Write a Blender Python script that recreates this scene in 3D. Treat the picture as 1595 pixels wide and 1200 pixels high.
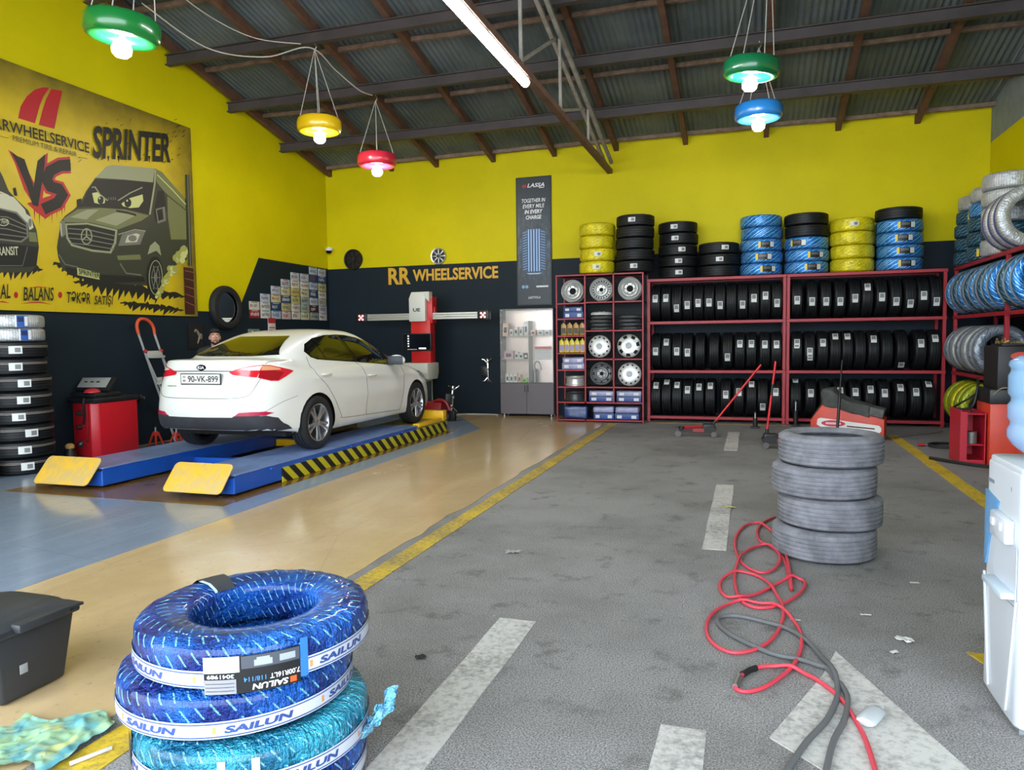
import bpy, bmesh, math, random
from math import sin, cos, pi, radians
from mathutils import Vector, Matrix, Euler, noise
from mathutils.bvhtree import BVHTree

for o in list(bpy.data.objects):
    bpy.data.objects.remove(o)
SC = bpy.context.scene
COL = SC.collection
random.seed(7)

# ------------------------------------------------------------------ camera
F_PX, YAW, PITCH, ROLL, EYE = 1150.0, 0.3136328, 0.0636730, -0.0129793, 1.5
_f = Vector((-sin(YAW)*cos(PITCH), cos(YAW)*cos(PITCH), -sin(PITCH)))
_r = Vector((cos(YAW), sin(YAW), 0)); _u = _r.cross(_f)
_r, _u = cos(ROLL)*_r + sin(ROLL)*_u, -sin(ROLL)*_r + cos(ROLL)*_u
cam_data = bpy.data.cameras.new('camera')
cam = bpy.data.objects.new('camera', cam_data); COL.objects.link(cam)
cam_data.sensor_width = 36.0; cam_data.lens = 36.0*F_PX/1595.0; cam_data.clip_start = 0.05
cam.matrix_world = Matrix(((_r.x, _u.x, -_f.x, 0), (_r.y, _u.y, -_f.y, 0), (_r.z, _u.z, -_f.z, EYE), (0, 0, 0, 1)))
SC.camera = cam

# ------------------------------------------------------------------ daylight, exposure
SC.view_settings.view_transform = 'Standard'
SC.view_settings.look = 'None'
SC.view_settings.gamma = 1.0
SC.view_settings.use_curve_mapping = False
SC.view_settings.exposure = 0.76
DAYLIGHT = 5.2
BULB, TUBE = 110.0, 50.0
world = bpy.data.worlds.new('overcast_sky'); SC.world = world
world.use_nodes = True
_wn = world.node_tree.nodes; _wb = _wn['Background']
_wb.inputs['Color'].default_value = (0.80, 0.90, 1.0, 1); _wb.inputs['Strength'].default_value = DAYLIGHT
SC.cycles.max_bounces = 8
SC.cycles.diffuse_bounces = 5
SC.cycles.glossy_bounces = 4
SC.cycles.transparent_max_bounces = 12
SC.cycles.caustics_reflective = False
SC.cycles.caustics_refractive = False
SC.cycles.sample_clamp_indirect = 6.0

# ------------------------------------------------------------------ colour and material helpers
def lin(c):
    return tuple((x/255/12.92 if x/255 <= 0.04045 else ((x/255+0.055)/1.055)**2.4) for x in c)
MATS = {}
class NT:
    """short-hand for building a node tree"""
    def __init__(s, m):
        m.use_nodes = True
        s.t = m.node_tree; s.n = s.t.nodes; s.l = s.t.links; s.b = s.n['Principled BSDF']
    def node(s, kind, **kw):
        n = s.n.new(kind)
        for k, v in kw.items(): setattr(n, k, v)
        return n
    def link(s, a, b): s.l.new(a, b)
    def put(s, sock, v):
        if isinstance(v, bpy.types.NodeSocket): s.l.new(v, sock)
        elif v is not None: sock.default_value = v
    def math(s, op, a, b=None, c=None, clamp=False):
        n = s.node('ShaderNodeMath', operation=op, use_clamp=clamp)
        s.put(n.inputs[0], a); s.put(n.inputs[1], b); s.put(n.inputs[2], c)
        return n.outputs[0]
    def obj(s): return s.node('ShaderNodeTexCoord').outputs['Object']
    def uv(s): return s.node('ShaderNodeTexCoord').outputs['UV']
    def xyz(s, v):
        n = s.node('ShaderNodeSeparateXYZ'); s.l.new(v, n.inputs[0]); return n.outputs
    def scale(s, v, sc, rot=(0, 0, 0)):
        n = s.node('ShaderNodeMapping'); s.l.new(v, n.inputs['Vector'])
        n.inputs['Scale'].default_value = sc; n.inputs['Rotation'].default_value = rot; return n.outputs[0]
    def noise(s, v, scale, detail=3, rough=0.5):
        n = s.node('ShaderNodeTexNoise'); s.put(n.inputs['Vector'], v)
        n.inputs['Scale'].default_value = scale; n.inputs['Detail'].default_value = detail
        n.inputs['Roughness'].default_value = rough; return n.outputs['Fac']
    def voronoi(s, v, scale, feature='F1', out='Distance'):
        n = s.node('ShaderNodeTexVoronoi', feature=feature); s.put(n.inputs['Vector'], v)
        n.inputs['Scale'].default_value = scale; return n.outputs[out]
    def ramp(s, fac, a, b):
        n = s.node('ShaderNodeMapRange'); s.put(n.inputs['Value'], fac)
        n.inputs['From Min'].default_value = a; n.inputs['From Max'].default_value = b; return n.outputs['Result']
    def mix(s, fac, a, b):
        n = s.node('ShaderNodeMix', data_type='RGBA')
        s.put(n.inputs['Factor'], fac)
        for i, v in ((6, a), (7, b)):
            if isinstance(v, (tuple, list)): n.inputs[i].default_value = (*v[:3], 1)
            else: s.l.new(v, n.inputs[i])
        return n.outputs[2]
    def bump(s, h, strength=0.3, dist=0.01):
        n = s.node('ShaderNodeBump'); s.put(n.inputs['Height'], h)
        n.inputs['Strength'].default_value = strength; n.inputs['Distance'].default_value = dist
        s.l.new(n.outputs[0], s.b.inputs['Normal'])
    def base(s, c):
        if isinstance(c, (tuple, list)): s.b.inputs['Base Color'].default_value = (*c[:3], 1)
        else: s.l.new(c, s.b.inputs['Base Color'])

def mat(name, col, rough=0.5, metal=0.0, var=0.0, vscale=6.0, bump=0.0, bscale=40.0, coat=0.0, emit=None, estr=1.0, trans=0.0, alpha=1.0, spec=0.5):
    """plain surface with a little noise in its colour and relief"""
    if name in MATS: return MATS[name]
    m = bpy.data.materials.new(name); MATS[name] = m
    t = NT(m); c = lin(col)
    b = t.b.inputs
    b['Roughness'].default_value = rough; b['Metallic'].default_value = metal
    b['Coat Weight'].default_value = coat; b['Transmission Weight'].default_value = trans
    b['Specular IOR Level'].default_value = spec
    b['Alpha'].default_value = alpha
    if var:
        n = t.noise(t.obj(), vscale, 4, 0.6)
        t.base(t.mix(t.ramp(n, 0.3, 0.7), tuple(x*(1-var) for x in c), tuple(min(1, x*(1+var)) for x in c)))
    else: t.base(c)
    if bump: t.bump(t.noise(t.obj(), bscale, 4, 0.6), bump)
    if emit:
        b['Emission Color'].default_value = (*lin(emit), 1); b['Emission Strength'].default_value = estr
    return m

# ------------------------------------------------------------------ mesh helpers
def rot_to(d):
    return Vector(d).normalized().to_track_quat('Z', 'Y').to_matrix().to_4x4()
class MB:
    """collects shapes and links them as one mesh object"""
    def __init__(s):
        s.bm = bmesh.new(); s.uv = s.bm.loops.layers.uv.new('UVMap'); s.mi = 0
    def m(s, i): s.mi = i; return s
    def face(s, vs, mi=None):
        try: f = s.bm.faces.new(vs)
        except ValueError: return None
        f.material_index = s.mi if mi is None else mi
        return f
    def box(s, c, d, rot=None, bev=0.0, seg=2):
        t = bmesh.new()
        bmesh.ops.create_cube(t, size=1.0)
        bmesh.ops.scale(t, vec=d, verts=t.verts)
        if bev: bmesh.ops.bevel(t, geom=t.edges[:], offset=min(bev, min(d)*0.49), segments=seg, profile=0.5, affect='EDGES')
        M = Matrix.Translation(c) @ (rot.to_matrix().to_4x4() if isinstance(rot, Euler) else (rot or Matrix()))
        return s.merge(t, M)
    def box2(s, a, b, bev=0.0, seg=2):
        return s.box([(x+y)/2 for x, y in zip(a, b)], [abs(y-x) for x, y in zip(a, b)], None, bev, seg)
    def merge(s, t, M=None, keep=False):
        mp = {}
        for v in t.verts: mp[v] = s.bm.verts.new(M @ v.co if M else v.co)
        for f in t.faces: s.face([mp[v] for v in f.verts], f.material_index if keep else None)
        t.free(); return s
    def lathe(s, prof, seg=32, M=None, cap0=False, cap1=False, a0=0.0, a1=2*pi, vfun=None):
        """profile of (radius, z) turned about z; uv = (turn, way along the profile)"""
        full = abs(a1-a0-2*pi) < 1e-6
        n = seg if full else seg+1
        L = [0.0]
        for p, q in zip(prof, prof[1:]): L.append(L[-1]+math.hypot(q[0]-p[0], q[1]-p[1]))
        rows = []
        for r, z in prof:
            row = []
            for k in range(n):
                a = a0+(a1-a0)*k/seg; co = Vector((r*cos(a), r*sin(a), z))
                if vfun: co = vfun(co, a)
                row.append(s.bm.verts.new(M @ co if M else co))
            rows.append(row)
        for i in range(len(prof)-1):
            for k in range(seg):
                k2 = (k+1) % n
                f = s.face([rows[i][k], rows[i][k2], rows[i+1][k2], rows[i+1][k]])
                if f:
                    for lp, (uu, vv) in zip(f.loops, ((k/seg, L[i]), ((k+1)/seg, L[i]), ((k+1)/seg, L[i+1]), (k/seg, L[i+1]))):
                        lp[s.uv].uv = (uu, vv)
        if cap0: s.face(rows[0][::-1])
        if cap1: s.face(rows[-1])
        return s
    def cyl(s, p, q, r, r2=None, seg=16, cap=True):
        p, q = Vector(p), Vector(q); h = (q-p).length
        M = Matrix.Translation(p) @ rot_to(q-p)
        return s.lathe([(r, 0), (r if r2 is None else r2, h)], seg, M, cap, cap)
    def ball(s, c, r, seg=16, sz=1.0, half=False):
        n = seg//2; a0 = 0 if half else -pi/2
        pr = [(max(r*cos(a0+(pi/2-a0)*i/n), 1e-4), r*sz*sin(a0+(pi/2-a0)*i/n)) for i in range(n+1)]
        return s.lathe(pr, seg, Matrix.Translation(c))
    def tube(s, pts, r, seg=8, closed=False, cap=True):
        pts = [Vector(p) for p in pts]; n = len(pts); rings = []
        N = None
        for i, p in enumerate(pts):
            a = pts[(i-1) % n] if closed or i else pts[0]; b = pts[(i+1) % n] if closed or i < n-1 else pts[-1]
            T = (b-a).normalized()
            if N is None: N = T.orthogonal().normalized()
            N = (N - T*N.dot(T)); N = N.normalized() if N.length > 1e-6 else T.orthogonal().normalized()
            B = T.cross(N); rr = r[i] if isinstance(r, (list, tuple)) else r
            rings.append([s.bm.verts.new(p + (N*cos(2*pi*k/seg)+B*sin(2*pi*k/seg))*rr) for k in range(seg)])
        for i in range(n if closed else n-1):
            A, B2 = rings[i], rings[(i+1) % n]
            for k in range(seg): s.face([A[k], A[(k+1) % seg], B2[(k+1) % seg], B2[k]])
        if cap and not closed: s.face(rings[0][::-1]); s.face(rings[-1])
        return s
    def prism(s, pts, d, M=None, bev=0.0):
        """outline in xy, extruded by d along z"""
        t = bmesh.new()
        vs = [t.verts.new((x, y, 0)) for x, y in pts]
        f = t.faces.new(vs)
        if f.normal.z > 0: f.normal_flip()
        f.normal_update()
        if f.normal.z > 0: bmesh.ops.reverse_faces(t, faces=[f])
        e = bmesh.ops.extrude_face_region(t, geom=[f])
        bmesh.ops.translate(t, vec=(0, 0, d), verts=[v for v in e['geom'] if isinstance(v, bmesh.types.BMVert)])
        bmesh.ops.recalc_face_normals(t, faces=t.faces)
        if bev: bmesh.ops.bevel(t, geom=t.edges[:], offset=bev, segments=2, profile=0.5, affect='EDGES')
        bmesh.ops.triangulate(t, faces=[f for f in t.faces if len(f.verts) > 4])
        return s.merge(t, M)
    def poly(s, pts): return s.face([s.bm.verts.new(p) for p in pts])
    def text(s, body, size=1.0, width=None, depth=0.0, fn=None, shear=0.0, bold=0.0, align='LEFT', height=None, cx=False):
        """flat letters in xy starting at the origin (cx: centred), each point moved by fn"""
        t = text_bm(body, shear, bold)
        xs = [v.co.x for v in t.verts]; ys = [v.co.y for v in t.verts]
        x0, x1, y0, y1 = min(xs), max(xs), min(ys), max(ys)
        ky = (height/(y1-y0)) if height else size
        kx = (width/(x1-x0)) if width else ky
        off = (x0+x1)/2 if cx else x0; offy = (y0+y1)/2 if cx else y0
        for v in t.verts: v.co = Vector(((v.co.x-off)*kx, (v.co.y-offy)*ky, 0))
        if depth:
            e = bmesh.ops.extrude_face_region(t, geom=t.faces[:])
            bmesh.ops.translate(t, vec=(0, 0, depth), verts=[v for v in e['geom'] if isinstance(v, bmesh.types.BMVert)])
            bmesh.ops.recalc_face_normals(t, faces=t.faces)
        if isinstance(fn, Matrix): bmesh.ops.transform(t, matrix=fn, verts=t.verts)
        elif fn:
            for v in t.verts: v.co = fn(v.co)
        return s.merge(t)
    def build(s, name, mats, parent=None, smooth=35, label=None, cat=None, group=None, kind=None, loc=None, rot=None, recalc=True):
        if recalc: bmesh.ops.recalc_face_normals(s.bm, faces=s.bm.faces)
        me = bpy.data.meshes.new(name); s.bm.to_mesh(me); s.bm.free()
        for mm in (mats if isinstance(mats, (list, tuple)) else [mats]): me.materials.append(mm)
        if smooth:
            me.polygons.foreach_set('use_smooth', [True]*len(me.polygons))
            me.set_sharp_from_angle(angle=radians(smooth))
        o = bpy.data.objects.new(name, me); COL.objects.link(o)
        if parent: o.parent = parent
        if loc is not None: o.location = loc
        if rot is not None: o.rotation_euler = rot
        tag(o, label, cat, group, kind)
        return o
_TX = {}
def text_bm(body, shear=0.0, bold=0.0):
    key = (body, shear, bold)
    if key not in _TX:
        c = bpy.data.curves.new('lettering', 'FONT'); c.body = body; c.shear = shear; c.offset = bold; c.resolution_u = 3
        o = bpy.data.objects.new('lettering', c); COL.objects.link(o)
        dg = bpy.context.evaluated_depsgraph_get()
        me = bpy.data.meshes.new_from_object(o.evaluated_get(dg))
        bpy.data.objects.remove(o); bpy.data.curves.remove(c)
        _TX[key] = me
    b = bmesh.new(); b.from_mesh(_TX[key]); return b
def tag(o, label=None, cat=None, group=None, kind=None):
    for k, v in (('label', label), ('category', cat), ('group', group), ('kind', kind)):
        if v: o[k] = v
    return o
def thing(name, label, cat, loc=(0, 0, 0), rot=(0, 0, 0), group=None, kind=None):
    o = bpy.data.objects.new(name, None); COL.objects.link(o); o.empty_display_size = 0.1
    o.location = loc; o.rotation_euler = rot
    return tag(o, label, cat, group, kind)
def dup(o, loc=None, rot=None, label=None, group=None, parent=None, cat=None):
    c = o.copy(); COL.objects.link(c)
    if parent: c.parent = parent
    if loc is not None: c.location = loc
    if rot is not None: c.rotation_euler = rot
    tag(c, label, cat, group)
    for ch in o.children: dup(ch, parent=c)
    return c
def smooth_path(pts, n=8, closed=False):
    """Catmull-Rom through the points"""
    P = [Vector(p) for p in pts]; out = []; N = len(P)
    for i in range(N if closed else N-1):
        p0 = P[(i-1) % N] if closed or i else P[0]; p1 = P[i]; p2 = P[(i+1) % N]
        p3 = P[(i+2) % N] if closed or i < N-2 else P[-1]
        for k in range(n):
            t = k/n
            out.append(0.5*((2*p1)+(p2-p0)*t+(2*p0-5*p1+4*p2-p3)*t*t+(3*p1-p0-3*p2+p3)*t**3))
    if not closed: out.append(P[-1])
    return out
def lerp(a, b, t): return a+(b-a)*t
ORD = ['first', 'second', 'third', 'fourth', 'fifth', 'sixth', 'seventh', 'eighth', 'ninth', 'tenth', 'eleventh', 'twelfth', 'thirteenth', 'fourteenth']
# ================================================================== the setting
BACK, LEFT, RIGHT, FRONT = 13.74, -8.5, 3.6, -1.0
EAVE, RIDGE_Y, PITCH_K = 4.95, 6.2, 0.228
def roof_z(y): return EAVE + PITCH_K*(BACK-y) if y >= RIDGE_Y else EAVE + PITCH_K*(BACK-RIDGE_Y) - PITCH_K*(RIDGE_Y-y)

def wall_paint(name, col):
    m = bpy.data.materials.new(name); t = NT(m); c = lin(col)
    n = t.noise(t.obj(), 0.9, 5, 0.6); n2 = t.noise(t.obj(), 14, 3, 0.5)
    k = t.mix(t.ramp(n, 0.35, 0.7), tuple(x*0.9 for x in c), c)
    t.base(t.mix(t.math('MULTIPLY', t.ramp(n2, 0.62, 0.75), 0.25, clamp=True), k, tuple(x*0.8 for x in c)))
    t.b.inputs['Roughness'].default_value = 0.55
    t.bump(t.noise(t.obj(), 60, 3), 0.08)
    return m
YELLOW = wall_paint('yellow_wall_paint', (212, 198, 8))
NAVY = wall_paint('dark_slate_wall_paint', (29, 40, 48))
for m in (YELLOW, NAVY): m.node_tree.nodes['Principled BSDF'].inputs['Specular IOR Level'].default_value = 0.15

# asphalt, with the daylight-worn speckle of the stones
m = bpy.data.materials.new('asphalt'); MATS['asphalt'] = m; t = NT(m); ob = t.obj()
sp = t.noise(ob, 140, 2, 0.7); big = t.noise(ob, 0.7, 5, 0.65); st = t.noise(ob, 4.0, 5, 0.7)
c = t.mix(t.ramp(sp, 0.35, 0.68), lin((86, 85, 85)), lin((180, 178, 176)))
c = t.mix(t.math('MULTIPLY', t.ramp(big, 0.42, 0.66), 0.45, clamp=True), c, lin((74, 69, 62)))
c = t.mix(t.math('MULTIPLY', t.ramp(st, 0.56, 0.70), 0.55, clamp=True), c, lin((60, 56, 52)))
grit = t.voronoi(ob, 9.0); c = t.mix(t.math('LESS_THAN', grit, 0.035), c, lin((190, 186, 178)))
t.base(c); t.b.inputs['Roughness'].default_value = 0.8; t.bump(sp, 0.6, 0.006)
ASPHALT = m
def epoxy(name, col, dark, streak):
    m = bpy.data.materials.new(name); t = NT(m); ob = t.obj()
    n = t.noise(ob, 1.1, 5, 0.65); n2 = t.noise(t.scale(ob, streak), 3.0, 4, 0.6); n3 = t.noise(ob, 22, 3, 0.6)
    c = t.mix(t.ramp(n, 0.3, 0.75), lin(col), lin(dark))
    c = t.mix(t.math('MULTIPLY', t.ramp(n2, 0.5, 0.75), 0.4, clamp=True), c, tuple(min(1, x*1.25) for x in lin(col)))
    c = t.mix(t.math('MULTIPLY', t.ramp(n3, 0.62, 0.72), 0.35, clamp=True), c, tuple(x*0.55 for x in lin(dark)))
    cr = t.voronoi(t.scale(ob, (0.8, 0.5, 1)), 1.2, 'DISTANCE_TO_EDGE')
    c = t.mix(t.math('MULTIPLY', t.math('LESS_THAN', cr, 0.004), 0.14), c, tuple(x*0.4 for x in lin(dark)))
    t.base(c); t.put(t.b.inputs['Roughness'], t.ramp(n, 0.2, 1.9)); t.bump(n3, 0.08, 0.004)
    t.b.inputs['Roughness'].default_value = 0.5
    return m
TAN = epoxy('tan_floor_coating', (206, 180, 136), (180, 152, 110), (1, 0.2, 1))
BLUEFLOOR = epoxy('grey_blue_floor_coating', (146, 160, 180), (116, 132, 152), (2, 0.15, 1))
def road_paint(name, col, under=(86, 83, 80), wear=0.5):
    m = bpy.data.materials.new(name); t = NT(m); ob = t.obj()
    n = t.math('ADD', t.math('MULTIPLY', t.noise(ob, 30, 4, 0.7), 0.6), t.math('MULTIPLY', t.noise(ob, 3, 4, 0.6), 0.4))
    t.base(t.mix(t.ramp(n, wear-0.16, wear+0.10), lin(under), lin(col)))
    t.b.inputs['Roughness'].default_value = 0.75; t.bump(t.noise(ob, 140, 2, 0.7), 0.4, 0.004)
    return m
WHITEPAINT = road_paint('worn_white_road_paint', (196, 194, 188), (104, 101, 98), 0.44)
YELLOWPAINT = road_paint('worn_yellow_road_paint', (212, 178, 34), (110, 98, 66), 0.44)
YELLOWFLAKE = road_paint('flaking_yellow_road_paint', (205, 172, 40), (98, 94, 88), 0.5)

b = MB(); b.box2((-14, -9, -0.2), (9, BACK, 0)); b.build('floor', ASPHALT, kind='structure', smooth=0)
b = MB()
xs = []
for i in range(90):
    y = lerp(FRONT-4, BACK-0.02, i/89); xs.append((-2.42+0.05*noise.noise(Vector((0, y*1.7, 3)))+0.03*noise.noise(Vector((5, y*5, 1))), y))
b.prism([(LEFT, FRONT-4)]+xs+[(LEFT, BACK-0.02)], 0.004, Matrix.Translation((0, 0, 0)))
b.build('floor_tan_coating', TAN, kind='structure', smooth=0)
b = MB(); b.prism([(-8.4, 1.2), (-4.25, 1.2), (-4.25, 11.4), (-5.3, 13.1), (-8.4, 13.1)], 0.003, Matrix.Translation((0, 0, 0.004)))
b.build('floor_grey_blue_coating', BLUEFLOOR, kind='structure', smooth=0)
def stripe(pts, m, z=0.0, h=0.0035):
    b = MB(); b.prism(pts, h, Matrix.Translation((0, 0, z))); return b.build('trim_1', m, kind='structure', smooth=0)
def strip(x0, x1, y0, y1, m, wob=0.0, z=0.0, dx=0.0):
    n = 40; L, R = [], []
    for i in range(n+1):
        y = lerp(y0, y1, i/n); w = wob*noise.noise(Vector((x0, y*2, 0))); w2 = wob*noise.noise(Vector((x1, y*2, 9)))
        L.append((x0+w+dx*i/n, y)); R.append((x1+w2+dx*i/n, y))
    return stripe(L+R[::-1], m, z)
strip(-2.34, -2.19, 3.0, 12.66, YELLOWFLAKE, 0.012, 0.0005)
strip(-2.34, -2.17, 0.2, 2.4, YELLOWPAINT, 0.012, 0.0005)
for k, (x0, x1, y0, y1) in enumerate(((-0.33, -0.16, 9.93, 11.85), (-0.32, -0.155, 5.27, 7.62), (-0.325, -0.15, 0.6, 2.80),
                         (-1.27, -1.07, 0.6, 3.66))):
    strip(x0, x1, y0, y1, WHITEPAINT, 0.008)
stripe([(-1.66, 12.83), (0.56, 12.83), (0.56, 12.91), (-1.66, 12.91)], YELLOWFLAKE)
strip(1.90, 2.05, 7.1, 11.95, YELLOWPAINT, 0.01)
stripe([(0.97, 3.86), (1.10, 3.86), (1.4, 3.0), (1.25, 3.0)], YELLOWPAINT)
stripe([(0.39, 3.70), (0.71, 2.83), (0.95, 2.2), (0.40, 2.3), (0.30, 2.60), (0.075, 2.82), (0.31, 3.42)], WHITEPAINT)

# the back wall, yellow above dark slate
b = MB()
b.m(1).box2((LEFT-0.2, BACK, 0), (RIGHT+0.2, BACK+0.2, 2.99))
b.m(0).box2((LEFT-0.2, BACK, 2.99), (RIGHT+0.2, BACK+0.2, EAVE+0.105))
b.build('wall_back', [YELLOW, NAVY], kind='structure', smooth=0)
# the left wall with its cut-up line between the two colours
T = Matrix(((0, 0, -1, LEFT), (1, 0, 0, 0), (0, 1, 0, 0), (0, 0, 0, 1)))     # (y, z) outline -> wall
def slab(b, pts, d=0.2): b.prism(pts, d, T)
b = MB()
b.m(1); slab(b, [(FRONT, 0), (BACK+0.2, 0), (BACK+0.2, 3.0), (11.43, 3.01), (10.80, 2.0), (FRONT, 2.0)])
b.m(0); slab(b, [(FRONT, 2.0), (10.80, 2.0), (11.43, 3.01), (BACK+0.2, 3.0), (BACK+0.2, EAVE+0.09), (RIDGE_Y, roof_z(RIDGE_Y)+0.12), (FRONT, roof_z(FRONT)+0.12)])
b.build('wall_left', [YELLOW, NAVY], kind='structure', smooth=0)
T2 = Matrix(((0, 0, 1, RIGHT), (1, 0, 0, 0), (0, 1, 0, 0), (0, 0, 0, 1)))
b = MB()
b.m(1).prism([(FRONT, 0), (BACK+0.2, 0), (BACK+0.2, 2.99), (FRONT, 2.99)], 0.2, T2)
b.m(0).prism([(FRONT, 2.99), (BACK+0.2, 2.99), (BACK+0.2, 4.5), (FRONT, 4.5)], 0.2, T2)
b.m(2).prism([(FRONT, 4.5), (BACK, 4.5), (BACK, EAVE+0.12), (RIDGE_Y, roof_z(RIDGE_Y)+0.13), (FRONT, roof_z(FRONT)+0.13)], 0.06, T2)
b.build('wall_right', [YELLOW, NAVY, mat('grey_gable_sheet', (120, 128, 132), 0.6, var=0.15)], kind='structure', smooth=0)

# corrugated roof sheets: ribs run up the slope
m = bpy.data.materials.new('old_zinc_sheet'); t = NT(m); ob = t.obj()
n = t.noise(ob, 0.8, 5, 0.6); n2 = t.noise(t.scale(ob, (6, 0.6, 6)), 2.0, 4, 0.6)
c = t.mix(t.ramp(n, 0.35, 0.7), lin((84, 96, 104)), lin((120, 130, 134)))
c = t.mix(t.math('MULTIPLY', t.ramp(n2, 0.55, 0.72), 0.5, clamp=True), c, lin((96, 84, 66)))
t.base(c); t.b.inputs['Roughness'].default_value = 0.55; t.b.inputs['Metallic'].default_value = 0.25
ZINC = m
def corrugated(name, y0, y1):
    b = MB(); x = LEFT-0.3; W = 0.088; prev = None; k = 0
    while x < RIGHT+0.4:
        z = 0.012*(1-cos(2*pi*(k % 6)/6))
        cur = [b.bm.verts.new((x, y, roof_z(y)+0.14+z)) for y in (y0, (y0+y1)/2, y1)]
        if prev:
            for i in range(2): b.face([prev[i], cur[i], cur[i+1], prev[i+1]])
        prev = cur; x += W/6; k += 1
    o = b.build(name, ZINC, kind='structure', smooth=60)
    return o
corrugated('ceiling', RIDGE_Y, BACK+0.15)
corrugated('ceiling', FRONT-0.6, RIDGE_Y)
RUST = mat('rusty_steel', (104, 74, 60), 0.7, 0.0, var=0.3, vscale=5)
STEELBEAM = mat('dark_purlin_steel', (66, 58, 58), 0.6, 0.0, var=0.25, vscale=3)
WOOD = mat('brown_timber', (96, 66, 50), 0.75, var=0.3, vscale=7, bump=0.2)
BATTEN = mat('weathered_batten', (122, 100, 86), 0.8, var=0.35, vscale=9)
GREYWOOD = mat('grey_truss_paint', (150, 144, 136), 0.7, var=0.25, vscale=6)
for x in (-8.38, -6.95, -5.96, -4.77, -3.55, -2.38, -1.14, 0.22, 1.36, 2.55):
    b = MB(); a = math.atan(PITCH_K); L = (BACK-RIDGE_Y+0.1)/cos(a)
    ym = (BACK+RIDGE_Y)/2
    b.box((x, ym, roof_z(ym)+0.015), (0.085, L, 0.13), Euler((-a, 0, 0)))
    b.build('roof_rafter', WOOD, kind='structure', smooth=0)
for y in (6.5, 7.95, 9.38, 10.75, 12.2):                     # rolled steel purlins under the rafters
    b = MB(); z = roof_z(y)-0.08
    b.box2((LEFT-0.02, y-0.05, z-0.16), (RIGHT+0.02, y+0.05, z-0.145)); b.box2((LEFT-0.02, y-0.05, z-0.015), (RIGHT+0.02, y+0.05, z))
    b.box2((LEFT-0.02, y-0.008, z-0.15), (RIGHT+0.02, y+0.008, z-0.01))
    b.build('roof_purlin', STEELBEAM, kind='structure', smooth=0)
for i, y in enumerate((7.2, 8.6, 10.05, 11.5, 12.75, 13.55)):   # crooked timber battens under the sheets
    b = MB(); pts = []
    for k in range(34):
        x = lerp(LEFT-0.02, RIGHT+0.02, k/33)
        pts.append((x, y+0.03*noise.noise(Vector((x*0.8, i*3, 0))), roof_z(y)+0.055+0.03*noise.noise(Vector((x*0.9, i, 4)))))
    b.tube(pts, 0.042, 4); b.build('roof_batten', BATTEN, kind='structure', smooth=0)
# lattice truss running from the back wall towards the entrance
tr = thing('roof_truss', None, None, (-2.5, 0, 0), kind='structure')
b = MB(); b.box2((-0.045, RIDGE_Y-3, 4.5), (0.045, BACK, 4.58)); b.build('bottom_chord', RUST, tr, smooth=0)
def top_z(y): return roof_z(y)-0.34
for s in (-0.06, 0.06):
    b = MB(); b.tube([(s, y, top_z(y)+0.02*sin(y*3)) for y in (13.55, 12.5, 11.5, 10.5, 9.5, 8.5, 7.5, 6.6)], 0.038, 4)
    b.build('top_chord', GREYWOOD, tr, smooth=0)
nodes = [13.3, 11.7, 9.9, 8.1, 6.4]
for i in range(len(nodes)-1):
    for q, s in ((0, -0.03), (1, 0.03)):
        ya, yb = (nodes[i], nodes[i+1])
        b = MB()
        if q == 0: b.tube([(s, ya-0.05, top_z(ya)), (s, yb, 4.56)], 0.026, 4)
        else: b.tube([(s, yb, 4.56), (s, yb-0.03, top_z(yb))], 0.026, 4)
        b.build('web', GREYWOOD, tr, smooth=0)
# ================================================================== things on the walls and under the roof
def lamp_steel(): return mat('brushed_steel', (170, 172, 175), 0.35, 0.9)
STEEL = lamp_steel()
BLACKPL = mat('black_plastic', (26, 27, 29), 0.45)
DARKMETAL = mat('dark_metal', (44, 44, 46), 0.45, 0.6)
WHITEPL = mat('white_plastic', (226, 228, 230), 0.4)
CORD = mat('grey_cord', (186, 182, 172), 0.7)
REDPAINT = mat('red_machine_paint', (196, 32, 34), 0.35, var=0.08, vscale=2)
GLASS = mat('clear_glass', (235, 245, 242), 0.03, alpha=0.10, spec=0.8)
INK = mat('black_print', (22, 23, 22), 0.5)
WHITEINK = mat('white_print', (228, 230, 232), 0.5)
BULBMAT = mat('lit_bulb_glass', (255, 255, 250), 0.3, emit=(255, 250, 240), estr=BULB)
TUBEMAT = mat('lit_tube_glass', (255, 255, 250), 0.3, emit=(250, 252, 255), estr=TUBE)
TYRE_PROF = [(0.185, 0.055), (0.20, 0.085), (0.235, 0.098), (0.27, 0.098), (0.295, 0.085), (0.31, 0.055), (0.312, 0), (0.31, -0.055), (0.295, -0.085),
             (0.27, -0.098), (0.235, -0.098), (0.20, -0.085), (0.185, -0.055), (0.178, 0), (0.185, 0.055)]
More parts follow.
